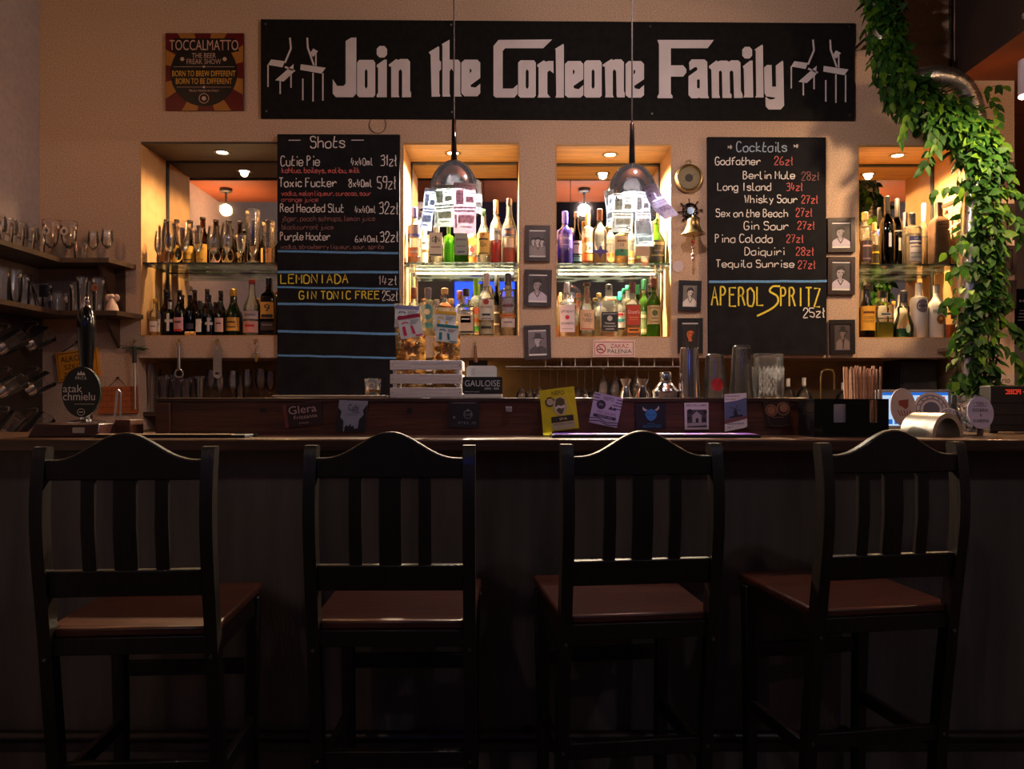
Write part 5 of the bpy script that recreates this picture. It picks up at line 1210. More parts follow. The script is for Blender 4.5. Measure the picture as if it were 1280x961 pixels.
# lower recess: back counter with glasses, wire rack with hanging stemware
b = MB(); b.box(XRC0 + .002, XRC1 - .002, 3.86, D0 + .398, 1.08, 1.115)
bc = tag(b.build('back_counter', wood('back_counter_wood', (.05, .028, .018), .4, 'x', 3), bevel=.003), 'dark wooden back counter in the recess below the niches', 'counter')
b = MB(); b.box(XRC0 + .002, XRC1 - .002, 3.90, D0 + .398, 0.001, 1.079); b.build('cabinet_front', shelf_wood, bc, smooth=False)
b = MB(); b.box(WX(174, 4.1), WX(344, 4.1), 4.06, D0 + .399, 1.185, 1.205); sh2 = b.build('recess_shelf', shelf_wood); tag(sh2, 'low dark shelf carrying drinking glasses at the left of the recess', 'shelf')
for x in (WX(176, 4.1), WX(338, 4.1)):
    b = MB(); b.box(x, x + .02, 4.08, 4.38, 1.115, 1.185); b.build('shelf_support', shelf_wood, sh2, smooth=False)
gR = 'upright glasses in the left recess'
xs = [(188, 4.12, 455, 12, 'tulip'), (196, 4.25, 462, 10, 'tall'), (205, 4.12, 470, 13, 'tumbler'), (213, 4.25, 468, 10, 'tall'), (221, 4.12, 473, 13, 'tumbler'), (232, 4.12, 474, 13, 'tumbler'), (243, 4.2, 471, 12, 'tumbler'), (250, 4.12, 470, 11, 'tall'), (264, 4.12, 462, 12, 'wine'), (275, 4.12, 466, 11, 'wine'), (291, 4.12, 464, 13, 'wine'), (300, 4.25, 470, 11, 'tall'), (309, 4.12, 462, 12, 'wine'), (326, 4.12, 461, 13, 'wine'), (338, 4.2, 464, 11, 'wine')]
for i, (px, D, top, w, kd) in enumerate(xs):
    glassware({'wine': 'wine_glass', 'tumbler': 'short_glass', 'tall': 'tall_glass', 'tulip': 'tall_glass'}[kd], kd, (WX(px, D), D, 1.205), WZ(top, D) - 1.205, w * D / 2000 * 1.15, '%s glass from the left in the dark recess under the left niche' % OR[i], gR)
rk = thing('stemware_rack', 'white wire rack for wine glasses fixed under the ledge above the bar', 'rack', (WX(740, 4.1), 4.1, ZR))
b = MB()
for yy in (4.03, 4.34): b.tube([(WX(632, 4.03), yy, ZR - .044), (WX(852, 4.03), yy, ZR - .044)], .003, 6)
b.build('rack_rail', C(190, 184, 176, .35), rk)
for i, px in enumerate((682, 702, 719, 739, 760, 779, 799, 818, 841)):
    x = WX(px, 4.03)
    b = MB(); b.tube([(x, 4.03, ZR), (x, 4.03, ZR - .044), (x, 4.34, ZR - .044), (x, 4.34, ZR)], .0032, 6); b.build('rack_loop', C(200, 194, 186, .35), rk)
hang = [(652, 4.08, 'wine', .225), (663, 4.08, 'wine', .225), (674, 4.08, 'wine', .222), (688, 4.20, 'wine', .23), (697, 4.08, 'wine', .232), (708, 4.08, 'wine', .232), (722, 4.20, 'wine', .21), (731, 4.08, 'wine', .24), (741, 4.20, 'wine', .24), (754, 4.08, 'snifter', .20), (769, 4.08, 'snifter', .20), (783, 4.20, 'snifter', .19), (796, 4.08, 'snifter', .19), (810, 4.20, 'wine', .22)]
for i, (px, D, kd, h) in enumerate(hang):
    glassware('wine_glass', kd, (WX(px, D), D, ZR - .0475 + .0065 - h), h, .031 if kd == 'wine' else .034, '%s of the glasses hanging upside down from the wire rack, counted from left' % OR[i], 'stemware hanging from the wire rack', flip=True)

# warm strip lamp tucked under the ledge
t = thing('under_ledge_lamp', 'small warm lamp tucked under the ledge above the hanging wine glasses', 'light', (WX(604, 4.3), 4.3, ZR))
b = MB(); b.box(WX(598, 4.3) - .05, WX(598, 4.3) + .05, 4.28, 4.32, ZR - .015, ZR); b.box(WX(598, 4.3) - .05, WX(598, 4.3) + .05, 4.272, 4.28, ZR - .032, ZR); b.build('housing', black_m, t)
b = MB(); b.box(WX(598, 4.3) - .045, WX(598, 4.3) + .045, 4.285, 4.315, ZR - .018, ZR - .0152); b.build('tube', lamp('under_ledge_glow', (1, .62, .22), UNDER_POWER), t)
# ------------------------------------------------------------------ things on the bar
def roundrect(x0, x1, z0, z1, r, n=5):
    out = []
    for cx, cz, a0 in ((x1 - r, z0 + r, -PI / 2), (x1 - r, z1 - r, 0), (x0 + r, z1 - r, PI / 2), (x0 + r, z0 + r, PI)):
        for k in range(n + 1):
            a = a0 + k * PI / 2 / n; out.append((cx + r * math.cos(a), cz + r * math.sin(a)))
    return out
# beer hand pump
PD_ = 2.72
f = lambda x, y, D=PD_: (WX(x, D), WZ(y, D))
t = thing('beer_pump', 'black-handled beer hand pump with oval black badge on a wooden base', 'beer pump', (WX(103, PD_), PD_, BZ))
x0, x1 = WX(56, PD_), WX(142, PD_)
b = MB(); b.add([(x0, 2.62, BZ), (x1, 2.62, BZ), (x1, 2.80, BZ), (x0, 2.80, BZ), (x0 + .018, 2.63, BZ + .045), (x1 - .004, 2.63, BZ + .045), (x1 - .004, 2.79, BZ + .045), (x0 + .018, 2.79, BZ + .045)], [(0, 3, 2, 1), (4, 5, 6, 7), (0, 1, 5, 4), (1, 2, 6, 5), (2, 3, 7, 6), (3, 0, 4, 7)])
b.build('wooden_base', wood('pump_mahogany', (.035, .010, .008), .3, 'x', 4), t, bevel=.004)
b = MB(); b.prism(roundrect(WX(90, 2.62), WX(105, 2.62), BZ + .014, BZ + .032, .002), 2.6225, 2.629)
b.build('name_plate', steel, t, smooth=False)
b = MB(); b.lathe([(0, .062), (.004, .062), (.008, .05), (.012, .02), (.03, .018), (.05, .016)], WX(108, PD_), PD_, BZ + .045, 24); b.build('chrome_plate', chrome, t)
hx = WX(108, PD_)
def zz(y): return WZ(y, PD_)
b = MB(); b.lathe([(zz(528), .016), (zz(478), .015), (zz(470), .020), (zz(455), .021), (zz(430), .026), (zz(412), .0295), (zz(398), .0285), (zz(388), .021), (zz(384), .014)], hx, PD_, 0, 24); b.build('handle', blackgloss, t)
b = MB(); b.lathe([(zz(384), .014), (zz(382), .012), (zz(381), .007), (zz(378), .011), (zz(374), .009), (zz(371.5), .004)], hx, PD_, 0, 18); b.build('finial', chrome, t)
by_, bw, bh = 2.66, 24 * 2.66 / 1000, 31.5 * 2.66 / 1000
bx_, bz_ = WX(102, 2.66), WZ(490, 2.66)
b = MB(); b.prism([(bx_ + bw * math.cos(2 * PI * k / 40), bz_ + bh * math.sin(2 * PI * k / 40)) for k in range(40)], 2.656, 2.668)
bd = b.build('oval_badge', M('badge_black', (.012, .016, .014), .3, 0, .2, 20), t, smooth=False)
b = MB(); b.tube([(bx_ + .004, 2.668, bz_), (hx, PD_ - .014, bz_)], .008, 8); b.build('badge_bracket', steel, bd)
b = MB(); F = lambda x, y: (WX(x, 2.656), WZ(y, 2.656))
b.text('atak', *F(91, 485.5), 24 * .002656, 9.5 * .002656, 2.655); b.text('chmielu', *F(99, 495.3), 40 * .002656, 10 * .002656, 2.655)
b.text('PINTA', *F(101.5, 472.5), 14 * .002656, 4 * .002656, 2.655)
b.poly([F(*q) for q in ((96, 469), (107, 469), (105, 464.5), (103, 467), (101.5, 463), (100, 467), (98, 464.5))], 2.655)
b.line([F(101.5 + 4.5 * math.cos(k * PI / 8), 515 + 4.2 * math.sin(k * PI / 8)) for k in range(17)], .0018, 2.655); b.line([F(99, 515), F(104, 515)], .003, 2.655); b.line([F(93, 505), F(118, 505)], .0012, 2.655)
b.build('badge_lettering', C(236, 232, 216), bd, smooth=False)
t = thing('wooden_block', 'small reddish wooden block on the bar right of the beer pump', 'block', (WX(150, 2.78), 2.78, BZ))
b = MB(); b.box(WX(143, 2.74), WX(163, 2.74), 2.74, 2.84, BZ, WZ(524.5, 2.74)); b.build('block_body', ledge_wood, t, bevel=.003)
t = thing('ice_tongs', 'folded steel tongs standing upright in the wooden block right of the pump', 'tongs', (WX(147, 2.79), 2.79, WZ(524.5, 2.74)))
b = MB(); b.tube([(WX(143.5, 2.79), 2.79, WZ(523.5, 2.79)), (WX(146.5, 2.79), 2.79, WZ(489, 2.79)), (WX(148, 2.79), 2.79, WZ(487, 2.79)), (WX(150.5, 2.79), 2.79, WZ(490, 2.79)), (WX(150.5, 2.79), 2.79, WZ(523.5, 2.79))], .0035, 8); b.build('tongs_arm', steel, t)

# yellow warning sign and brick-pattern board hanging on the wall behind
WDp = 3.985
f = lambda x, y: (WX(x, WDp), WZ(y, WDp))
t = thing('warning_sign', 'yellow metal warning sign hanging tilted behind the beer pump', 'sign', W(96, 456, WDp))
b = MB(); b.prism([f(69, 441.5), f(121, 434), f(124.5, 470), f(73.5, 477.5)], WDp, 3.9985); b.build('sign_plate', C(226, 150, 40, .4), t, smooth=False)
b = MB(); b.line([f(71.5, 443.5), f(119, 436.5), f(122, 468.5), f(75.5, 475), f(71.5, 443.5)], .0035, WDp - .0006)
b.text('ALKOHOL', *f(97, 447), 43 * WDp / 1000, 7.2 * WDp / 1000, WDp - .0010, rot=.14); b.text('SZKODZI', *f(98.5, 457), 36 * WDp / 1000, 6 * WDp / 1000, WDp - .0010, rot=.14); b.text('ZDROWIU', *f(99, 466.5), 40 * WDp / 1000, 5.5 * WDp / 1000, WDp - .0010, rot=.14)
b.build('black_print', BK, t, smooth=False)
b = MB(); b.tube([(*f(76, 441)[:1], WDp + .004, f(76, 441)[1]), (f(96, 427)[0], WDp + .008, f(96, 427)[1]), (f(114, 435.5)[0], WDp + .004, f(114, 435.5)[1])], .0022, 6); b.lathe([(0, .006), (.012, .006)], f(96, 427)[0], WDp, f(96, 427)[1], 8, axis='y'); b.build('cord', BK, t)
t = thing('printed_board', 'small orange brick-patterned board hanging by a cord right of the beer pump', 'board', W(147, 500, WDp))
b = MB(); b.prism([f(125, 483.5), f(171, 482.5), f(172.5, 516), f(122, 517)], WDp, 3.9985); b.build('board_body', C(176, 96, 48), t, smooth=False)
b = MB()
for yy in (488, 494, 501, 508.5): b.line([f(124, yy + .5), f(172, yy)], .0026, WDp - .0006)
for k, (yy, off) in enumerate(((483, 3), (488, 9), (494, 3), (501, 9), (508.5, 3))):
    for q in range(4): b.line([f(125 + off + q * 12, yy + .5), f(125 + off + q * 12, yy + 6)], .0022, WDp - .0006)
b.build('brick_lines', C(120, 56, 30), t, smooth=False)
b = MB(); b.tube([(f(136, 483)[0], WDp + .004, f(136, 483)[1]), (f(146.5, 472)[0], WDp + .008, f(146.5, 472)[1]), (f(157, 483)[0], WDp + .004, f(157, 483)[1])], .0018, 6); b.lathe([(0, .005), (.012, .005)], f(146.5, 472)[0], WDp, f(146.5, 472)[1], 8, axis='y'); b.build('cord', BK, t)

# mats and trays
t = thing('bar_mat', 'long dark rubber bar mat with pale front edge on the left of the counter', 'mat', (WX(212, 2.62), 2.62, BZ))
b = MB(); b.box(WX(118, 2.57), WX(306, 2.57), 2.57, 2.70, BZ, BZ + .010); b.build('mat_body', black_m, t, bevel=.002)
b = MB(); b.box(WX(120, 2.57), WX(290, 2.57), 2.569, 2.60, BZ + .0101, BZ + .0125); b.build('pale_strip', C(170, 140, 110), t, smooth=False)
t = thing('bar_mat', 'purple rubber bar mat below the row of stickers', 'mat', (WX(820, 2.62), 2.62, BZ))
b = MB(); b.box(WX(690, 2.58), WX(951, 2.58), 2.58, 2.70, BZ, BZ + .010); b.build('mat_body', black_m, t, bevel=.002)
b = MB(); b.box(WX(693, 2.58), WX(948, 2.58), 2.583, 2.697, BZ + .0101, BZ + .0118); b.build('purple_face', C(130, 80, 190), t, smooth=False)
b = MB()
for xa, xb in ((742, 790), (826, 860), (884, 925)): b.box(WX(xa, 2.58), WX(xb, 2.58), 2.60, 2.68, BZ + .0118, BZ + .0122)
b.build('pale_print', C(190, 160, 200), t, smooth=False)
t = tag(MB().box(WX(346, 2.86), WX(487, 2.86), 2.80, 2.93, LZ + .0001, LZ + .009).build('wooden_tray', wood('tray_wood', (.30, .22, .15), .5, 'x', 4), bevel=.002), 'thin pale wooden board lying on the ledge below the shots chalkboard', 'tray')
TZ = LZ + .009
# shot glass with a drop of amber
SG = 2.86
t = thing('shot_glass', 'small shot glass with amber dregs on the ledge left of the white crate', 'glass', (WX(466, SG), SG, TZ))
hh = WZ(473.5, SG) - TZ
b = MB(); b.lathe([(0, .0005), (0, .025), (.004, .026), (hh, .0315)], seg=26, cap=False); b.lathe([(hh, .0298), (.012, .0245), (.012, .0005)], seg=26, cap=False); b.ring((0, 0, hh), .0307, .0012, 26, 5, 'z'); b.build('glass_wall', clear, t, local=True)
b = MB(); b.lathe([(.0125, .0235), (.020, .0250)], seg=24); b.build('amber_drink', liq_amber, t, local=True)
b = MB(); b.line([(.012 * math.cos(k * PI / 10), .034 + .012 * math.sin(k * PI / 10)) for k in range(17)], .003, -.0300); b.build('printed_ring', C(220, 190, 170), t, local=True, smooth=False)

# whitewashed crate with two snack bags
CD = 2.83
ca, cb_ = WX(487.5, CD), WX(577.5, CD)
cz = [(WZ(496.5, CD), WZ(484.5, CD)), (WZ(479.5, CD), WZ(467.5, CD)), (WZ(462, CD), WZ(450.5, CD))]
zb = LZ
t = thing('wooden_crate', 'small whitewashed slatted crate of snack bags on the ledge', 'crate', ((ca + cb_) / 2, CD + .08, zb))
for za, zc in cz:
    for y0 in (CD, CD + .148):
        b = MB(); b.box(ca, cb_, y0, y0 + .008, za, zc); b.build('slat', white_wood, t, bevel=.0012)
    for x0 in (ca, cb_ - .008):
        b = MB(); b.box(x0, x0 + .008, CD + .009, CD + .147, za, zc); b.build('slat', white_wood, t, bevel=.0012)
for x0 in (ca + .009, cb_ - .021):
    for y0 in (CD + .009, CD + .135):
        b = MB(); b.box(x0, x0 + .012, y0, y0 + .012, zb, cz[2][1] - .002); b.build('corner_post', white_wood, t, smooth=False)
b = MB(); b.box(ca, cb_, CD + .0005, CD + .155, zb, zb + .005); b.build('crate_floor', white_wood, t, smooth=False)
for za, zc in cz:
    for x0 in (ca + .008, cb_ - .008):
        b = MB(); b.lathe([(-.0012, .0016), (0, .002)], x0, CD, (za + zc) / 2, 8, axis='y'); b.build('nail', C(60, 56, 60), t)
plastic = glass('clear_plastic_film', (.93, .90, .86), (.66, .60, .52), .8, .14, .05, (.9, .75, .5))
chipm = thin('potato_chip', (.66, .38, .10), .35, .5, .25, 40)
def bag(label, xc, ww, top, D, cards, lean):
    z0 = zb + .0055
    t = thing('snack_bag', label, 'bag', (xc, D, z0), 0, 'snack bags in the white crate')
    H = WZ(top, D) - z0
    nu, nv = 10, 14
    b = MB()
    for s in (-1, 1):
        vs, fs = [], []
        for j in range(nv + 1):
            v = j / nv
            for i in range(nu + 1):
                u = i / nu * 2 - 1
                th = .040 * (1 - abs(u) ** 3) * (min(1, v * 6 + .3) if v < .3 else max(0.06, 1 - ((v - .3) / .7) ** 1.5)) + .002 * math.sin(9 * u + 7 * v)
                x = u * ww / 2 * (1 - .04 * math.sin(v * PI)) + lean * v
                vs.append((x, s * max(th, .002), v * H))
        for j in range(nv):
            for i in range(nu):
                a = j * (nu + 1) + i; fs.append((a, a + 1, a + nu + 2, a + nu + 1))
        b.add(vs, fs)
    b.build('film', plastic, t, local=True)
    b = MB()
    for k in range(230):
        v = R.uniform(.10, .86); u = R.uniform(-.60, .60)
        th = .030 * (1 - abs(u) ** 3) * max(.1, 1 - v)
        c = Vector((u * ww / 2 + lean * v, R.uniform(-th, th), v * H)); rr = R.uniform(.012, .0185)
        M_ = Matrix.Rotation(R.uniform(0, 6.28), 3, 'Z') @ Matrix.Rotation(R.uniform(.4, 2.6), 3, 'X')
        vs = [tuple(c + M_ @ Vector((0, 0, .003)))]
        for q in range(9):
            a = 2 * PI * q / 9; vs.append(tuple(c + M_ @ Vector((rr * math.cos(a), rr * .75 * math.sin(a), .005 * math.cos(2 * a)))))
        b.add(vs, [(0, 1 + q, 1 + (q + 1) % 9) for q in range(9)])
    o = b.build('chips', chipm, t, local=True); o['kind'] = 'stuff'
    for i, (cx, cyy, cw, ch, rot, band, acc) in enumerate(cards):
        b = MB(); y = -.050 - i * .003
        c, s = math.cos(rot), math.sin(rot)
        g = lambda px, pz: (cx + px * c - pz * s, cyy + px * s + pz * c)
        b.mi = 0; b.prism([g(-cw / 2, -ch / 2), g(cw / 2, -ch / 2), g(cw / 2, ch / 2), g(-cw / 2, ch / 2)], y, y + .0012)
        b.mi = 1; b.poly([g(-cw / 2, ch * .34), g(cw / 2, ch * .34), g(cw / 2, ch * .5), g(-cw / 2, ch * .5)], y - .0004)
        b.mi = 2
        b.poly([g(-cw * .34, -ch * .38), g(-cw * .20, -ch * .38), g(-cw * .22, ch * .02), g(-cw * .30, ch * .04), g(-cw * .36, ch * .0)], y - .0005)
        b.poly([g(cw * .06, -ch * .34), g(cw * .18, -ch * .36), g(cw * .10, ch * .02), g(cw * .0, ch * .02)], y - .0005)
        b.line([g(-cw * .36, ch * .14), g(-cw * .30, ch * .20), g(-cw * .14, ch * .20), g(-cw * .06, ch * .14)], .004, y - .0005)
        b.poly([g(cw * .16, -ch * .46), g(cw * .48, -ch * .46), g(cw * .48, -ch * .40), g(cw * .16, -ch * .40)], y - .0005)
        b.mi = 3
        for q in range(4): b.line([g(cw * .02, ch * (.24 - q * .05)), g(cw * (.42 - q * .05), ch * (.24 - q * .05))], .0014, y - .0005)
        b.build('paper_card', [white_m, C(*band), C(*acc), C(120, 116, 130)], t, local=True, smooth=False, label=None)
    return t
k = CD / 1000
zf = lambda py: WZ(py, CD + .03) - (zb + .0055)
xl, xr_ = -.3645, -.2395
bag('clear bag of golden chips with red and lilac cards, left in the crate', xl, 40 * k, 379, CD + .072, [((WX(509, CD + .03) - xl), zf(396), 30 * k, 28 * k, -.06, (140, 140, 190), (110, 110, 160)), ((WX(513.5, CD + .03) - xl), zf(408), 29 * k, 29 * k, .16, (160, 26, 60), (206, 40, 90))], -.006)
bag('clear bag of pale chips with teal and yellow cards, right in the crate', xr_, 36.5 * k, 384, CD + .072, [((WX(556.5, CD + .03) - xr_), zf(402), 27 * k, 26 * k, -.08, (226, 170, 50), (236, 180, 60)), ((WX(559, CD + .03) - xr_), zf(417), 27.5 * k, 22 * k, -.10, (30, 120, 130), (30, 130, 140))], .002)

# coaster holder
HD = 2.83
t = thing('coaster_holder', 'black-fronted beer mat holder with white base right of the crate', 'coaster holder', (WX(602, HD), HD, LZ))
x0, x1 = WX(578, HD), WX(628, HD)
b = MB(); b.box(x0, x1, HD, HD + .07, LZ, WZ(492.5, HD)); b.build('base', white_m, t, bevel=.002)
b = MB(); b.prism(roundrect(x0, x1, WZ(492.3, HD), WZ(471, HD), .006), HD, HD + .006); b.build('front_plate', BK, t, smooth=False)
b = MB(); F = lambda x, y: (WX(x, HD), WZ(y, HD)); kk = HD / 1000
b.text('GAULOISE', *F(603, 479), 44 * kk, 7.6 * kk, HD - .0006); b.text('BIERE - BIER', *F(615, 485.6), 18 * kk, 2.6 * kk, HD - .0006); b.text('www.bocq.be', *F(590, 489.6), 19 * kk, 2 * kk, HD - .0006)
b.build('lettering', C(206, 214, 226), t, smooth=False)
t = thing('beer_mat', 'white rounded beer mat standing in the black-fronted holder', 'coaster', (WX(602, HD), HD + .03, WZ(492.3, HD)))
b = MB(); b.prism(roundrect(WX(583, HD + .03), WX(621, HD + .03), WZ(492.2, HD), WZ(457, HD + .03), .012), HD + .03, HD + .034); b.build('mat_card', white_m, t, smooth=False)
b = MB()
for q in range(5): b.line([(WX(589, HD + .03), WZ(461 + q * 1.8, HD + .03)), (WX(594, HD + .03), WZ(461 + q * 1.8, HD + .03))], .0012, HD + .0294)
b.build('faint_print', C(150, 148, 150), t, smooth=False)

# stickers and cards on the front of the ledge
SY = LY - .0085
def card(name, label, corners, layers, cat='sticker', y=SY):
    F = lambda x, yy: (WX(x, y), WZ(yy, y))
    t = thing(name, label, cat, W(sum(c[0] for c in corners) / 4, sum(c[1] for c in corners) / 4, y))
    b = MB(); b.prism([F(*c) for c in corners], y, min(y + .0018, LY - .0062) if y < LY - .0062 else LY); b.build('paper', layers[0], t, smooth=False)
    tl, tr, br, bl_ = corners
    def uv(u, v):
        x = (tl[0] * (1 - u) + tr[0] * u) * (1 - v) + (bl_[0] * (1 - u) + br[0] * u) * v
        yy = (tl[1] * (1 - u) + tr[1] * u) * (1 - v) + (bl_[1] * (1 - u) + br[1] * u) * v
        return F(x, yy)
    ang = math.atan2(-(tr[1] - tl[1]), tr[0] - tl[0])
    wpx = math.hypot(tr[0] - tl[0], tr[1] - tl[1]) * y / 1000; hpx = math.hypot(bl_[0] - tl[0], bl_[1] - tl[1]) * y / 1000
    for nm, m_, items in layers[1:]:
        b = MB()
        for i, it in enumerate(items):
            yy = y - .0004 - .0002 * (layers.index((nm, m_, items))) - .00003 * i
            if it[0] == 'T': b.text(it[1], *uv(it[2], it[3]), it[4] * wpx, it[5] * hpx, yy, rot=ang)
            elif it[0] == 'P': b.poly([uv(*q) for q in it[1]], yy)
            elif it[0] == 'L': b.line([uv(*q) for q in it[1]], it[2], yy)
            elif it[0] == 'O': b.poly([uv(it[1] + it[3] * math.cos(2 * PI * q / 24) * hpx / wpx * (it[4] if len(it) > 4 else 1), it[2] + it[3] * math.sin(2 * PI * q / 24)) for q in range(24)], yy)
        b.build(nm, m_, t, smooth=False)
    return t
card('wine_card', 'dark red card with script lettering leaning at the left of the ledge front', ((353, 506), (401, 500), (404, 530), (357, 535)), [C(46, 22, 24), ('pale_print', C(196, 170, 170), [('T', 'Glera', .50, .28, .72, .34), ('T', 'Frizzante', .56, .60, .60, .16), ('T', 'ITALIA', .50, .86, .24, .07)]), ('red_edge', C(120, 56, 56), [('P', ((0, 0), (.09, 0), (.09, 1), (0, 1))), ('L', ((.1, .03), (1, .02)), .0012)])], 'card')
card('wine_label', 'pale blue label with dark tree silhouettes on the ledge front', ((424, 500), (460, 501), (456, 540), (420, 539)), [C(150, 156, 186), ('dark_print', C(24, 24, 34), [('P', ((0, .25), (.12, .35), (.10, .55), (.22, .66), (.24, 1), (0, 1))), ('P', ((1, .1), (.86, .3), (.90, .45), (.76, .6), (.74, 1), (1, 1))), ('P', ((.28, .86), (.34, .78), (.4, .84), (.48, .74), (.5, .84), (.58, .8), (.62, .9), (.74, .88), (.74, 1), (.28, 1))), ('T', 'Cubi', .52, .22, .36, .20), ('T', 'Cuvee', .62, .36, .24, .09), ('L', ((.3, .46), (.68, .46)), .001)])])
card('dark_sticker', 'dark sticker with a pale round emblem on the ledge front below the crate', ((561, 501), (598.5, 501), (598.5, 535), (561, 534)), [C(28, 28, 40), ('pale_print', C(120, 122, 140), [('O', .64, .50, .17), ('T', 'PILS', .62, .82, .60, .10), ('L', ((.1, .08), (.9, .08)), .0018), ('O', .18, .62, .05)]), ('emblem_print', C(28, 28, 40), [('O', .64, .50, .14), ('L', ((.1, .55), (.12, .2)), .002)]), ('emblem_text', C(150, 152, 170), [('T', 'CLUB', .64, .50, .28, .09), ('P', ((.56, .38), (.64, .30), (.72, .38)))])])
yl = C(212, 204, 20)
card('beer_label', 'crumpled yellow beer label stuck on the ledge front', ((674.3, 488), (717.3, 482.5), (724, 535), (679, 541)), [yl, ('black_print', C(36, 34, 22), [('T', 'NEPO', .52, .11, .36, .10), ('P', ((.26, .66), (.88, .66), (.88, .80), (.26, .80))), ('O', .27, .30, .115)]), ('grey_print', C(190, 186, 150), [('P', ((.27, .81), (.90, .81), (.88, .97), (.27, .97))), ('O', .54, .42, .22, .72), ('O', .27, .30, .08)]), ('figure_print', C(84, 80, 40), [('P', ((.40, .42), (.44, .26), (.56, .22), (.68, .28), (.68, .40), (.60, .60), (.54, .62), (.46, .56))), ('T', 'MOSTER & SON', .57, .85, .54, .045), ('T', 'CZ', .36, .73, .14, .06)]), ('white_figure', C(220, 216, 190), [('P', ((.40, .44), (.50, .40), (.58, .43), (.66, .40), (.68, .46), (.58, .49), (.50, .46), (.42, .50)))]), ('pale_text', C(220, 214, 120), [('T', 'IPA', .60, .73, .22, .06)]), ('creases', C(232, 226, 60), [('L', ((.02, .2), (.2, .24), (.98, .18)), .0012), ('L', ((.75, .1), (.9, .6), (.98, .7)), .0012)])], 'label', y=2.765)
t_ = [o for o in COL.objects if o.name == 'beer_label'][0]
b = MB(); b.add([(WX(679, 2.765), 2.765, WZ(541, 2.765)), (WX(690, 2.765), 2.765, WZ(539.5, 2.765)), (WX(690, 2.74), 2.735, BZ + .0015), (WX(679, 2.74), 2.735, BZ + .0015), (WX(690, 2.79), LY - .0065, LZ - .014), (WX(679, 2.79), LY - .0065, LZ - .014)], [(0, 1, 2, 3)]); b.box(WX(676, 2.775), WX(716, 2.775), 2.7665, LY - .0062, LZ - .012, LZ - .004); b.build('curled_tab', yl, t_, smooth=False)
card('beer_label', 'striped lilac beer label with a round badge on the ledge front', ((743.5, 489.5), (779, 497.5), (771, 535), (736, 527.5)), [C(190, 182, 214), ('dark_print', C(46, 40, 66), [('L', ((0, .06), (.22, .06)), .003), ('L', ((0, .16), (.2, .16)), .003), ('L', ((0, .26), (.18, .26)), .003), ('L', ((.8, .10), (1, .10)), .003), ('L', ((.78, .20), (1, .20)), .003), ('L', ((.7, .30), (1, .30)), .003), ('L', ((.74, .40), (1, .40)), .003), ('T', 'NEPO', .52, .13, .36, .12), ('O', .30, .36, .15), ('P', ((.1, .68), (.9, .68), (.9, .78), (.1, .78))), ('L', ((0, .84), (.3, .80), (.6, .90), (1, .84)), .003), ('L', ((0, .94), (.35, .88), (.65, .97), (1, .92)), .003), ('P', ((.56, .46), (.66, .34), (.72, .42), (.80, .36), (.86, .46)))]), ('violet_print', C(110, 70, 130), [('O', .30, .36, .11), ('T', 'NEW ZEALAND', .54, .60, .68, .09)]), ('badge_text', C(190, 180, 214), [('T', 'IPA', .30, .36, .14, .08), ('T', 'HAZY IPA', .52, .73, .5, .06)])], 'label', y=2.776)
card('brewery_sticker', 'dark blue sticker with a bright blue horned head on the ledge front', ((795, 505), (832.5, 504), (832.5, 536), (795, 536.5)), [C(16, 20, 36), ('blue_print', C(50, 130, 200), [('P', ((.30, .42), (.36, .26), (.50, .20), (.62, .26), (.70, .42), (.66, .56), (.56, .66), (.48, .68), (.38, .60))), ('T', 'BEER', .50, .78, .24, .05), ('T', 'MONSTERS', .54, .89, .60, .12)]), ('horns', C(196, 190, 186), [('P', ((.30, .30), (.22, .22), (.22, .10), (.28, .18), (.38, .24))), ('P', ((.68, .30), (.78, .20), (.76, .08), (.70, .18), (.62, .24)))]), ('face_lines', C(20, 50, 90), [('L', ((.37, .42), (.46, .46)), .0022), ('L', ((.63, .42), (.54, .46)), .0022), ('L', ((.44, .57), (.50, .59), (.57, .57)), .0016)])])
card('brewery_sticker', 'pale sticker with a grey house drawing on the ledge front', ((855.5, 503.5), (885.5, 503), (886, 536.5), (856, 537)), [C(222, 216, 222), ('grey_print', C(70, 66, 72), [('T', 'MOON LARK', .50, .10, .86, .10), ('P', ((.10, .26), (.92, .26), (.92, .92), (.10, .92)))]), ('light_print', C(170, 164, 172), [('P', ((.28, .50), (.50, .32), (.74, .50), (.70, .50), (.70, .74), (.32, .74), (.32, .50))), ('P', ((.1, .76), (.92, .74), (.92, .84), (.1, .88)))]), ('dark_print', C(34, 32, 36), [('O', .22, .32, .09), ('O', .86, .36, .07), ('P', ((.46, .74), (.46, .60), (.52, .56), (.58, .60), (.58, .74))), ('O', .18, .58, .07), ('O', .80, .64, .08)])])
card('travel_card', 'tall travel card with a windmill and blue sky on the ledge front', ((905.5, 492.5), (933, 491), (934, 534), (906, 539.5)), [C(96, 110, 150), ('pale_print', C(236, 230, 234), [('P', ((0, 0), (1, 0), (1, .13), (.55, .20), (0, .22))), ('P', ((0, .80), (1, .74), (1, .97), (.85, 1), (0, 1)))]), ('dark_print', C(34, 34, 46), [('T', 'Discovery', .36, .07, .64, .07), ('T', 'Europe', .28, .155, .46, .06), ('T', 'Netherlands', .48, .83, .78, .06), ('T', '2017', .24, .91, .28, .05), ('P', ((.40, .62), (.44, .46), (.54, .46), (.60, .62))), ('L', ((.22, .36), (.76, .50)), .002), ('L', ((.36, .54), (.60, .32)), .002), ('P', ((.2, .62), (.8, .60), (.82, .66), (.2, .66)))]), ('field_print', C(120, 76, 74), [('P', ((0, .68), (1, .66), (1, .74), (0, .80)))])], 'card', y=2.772)
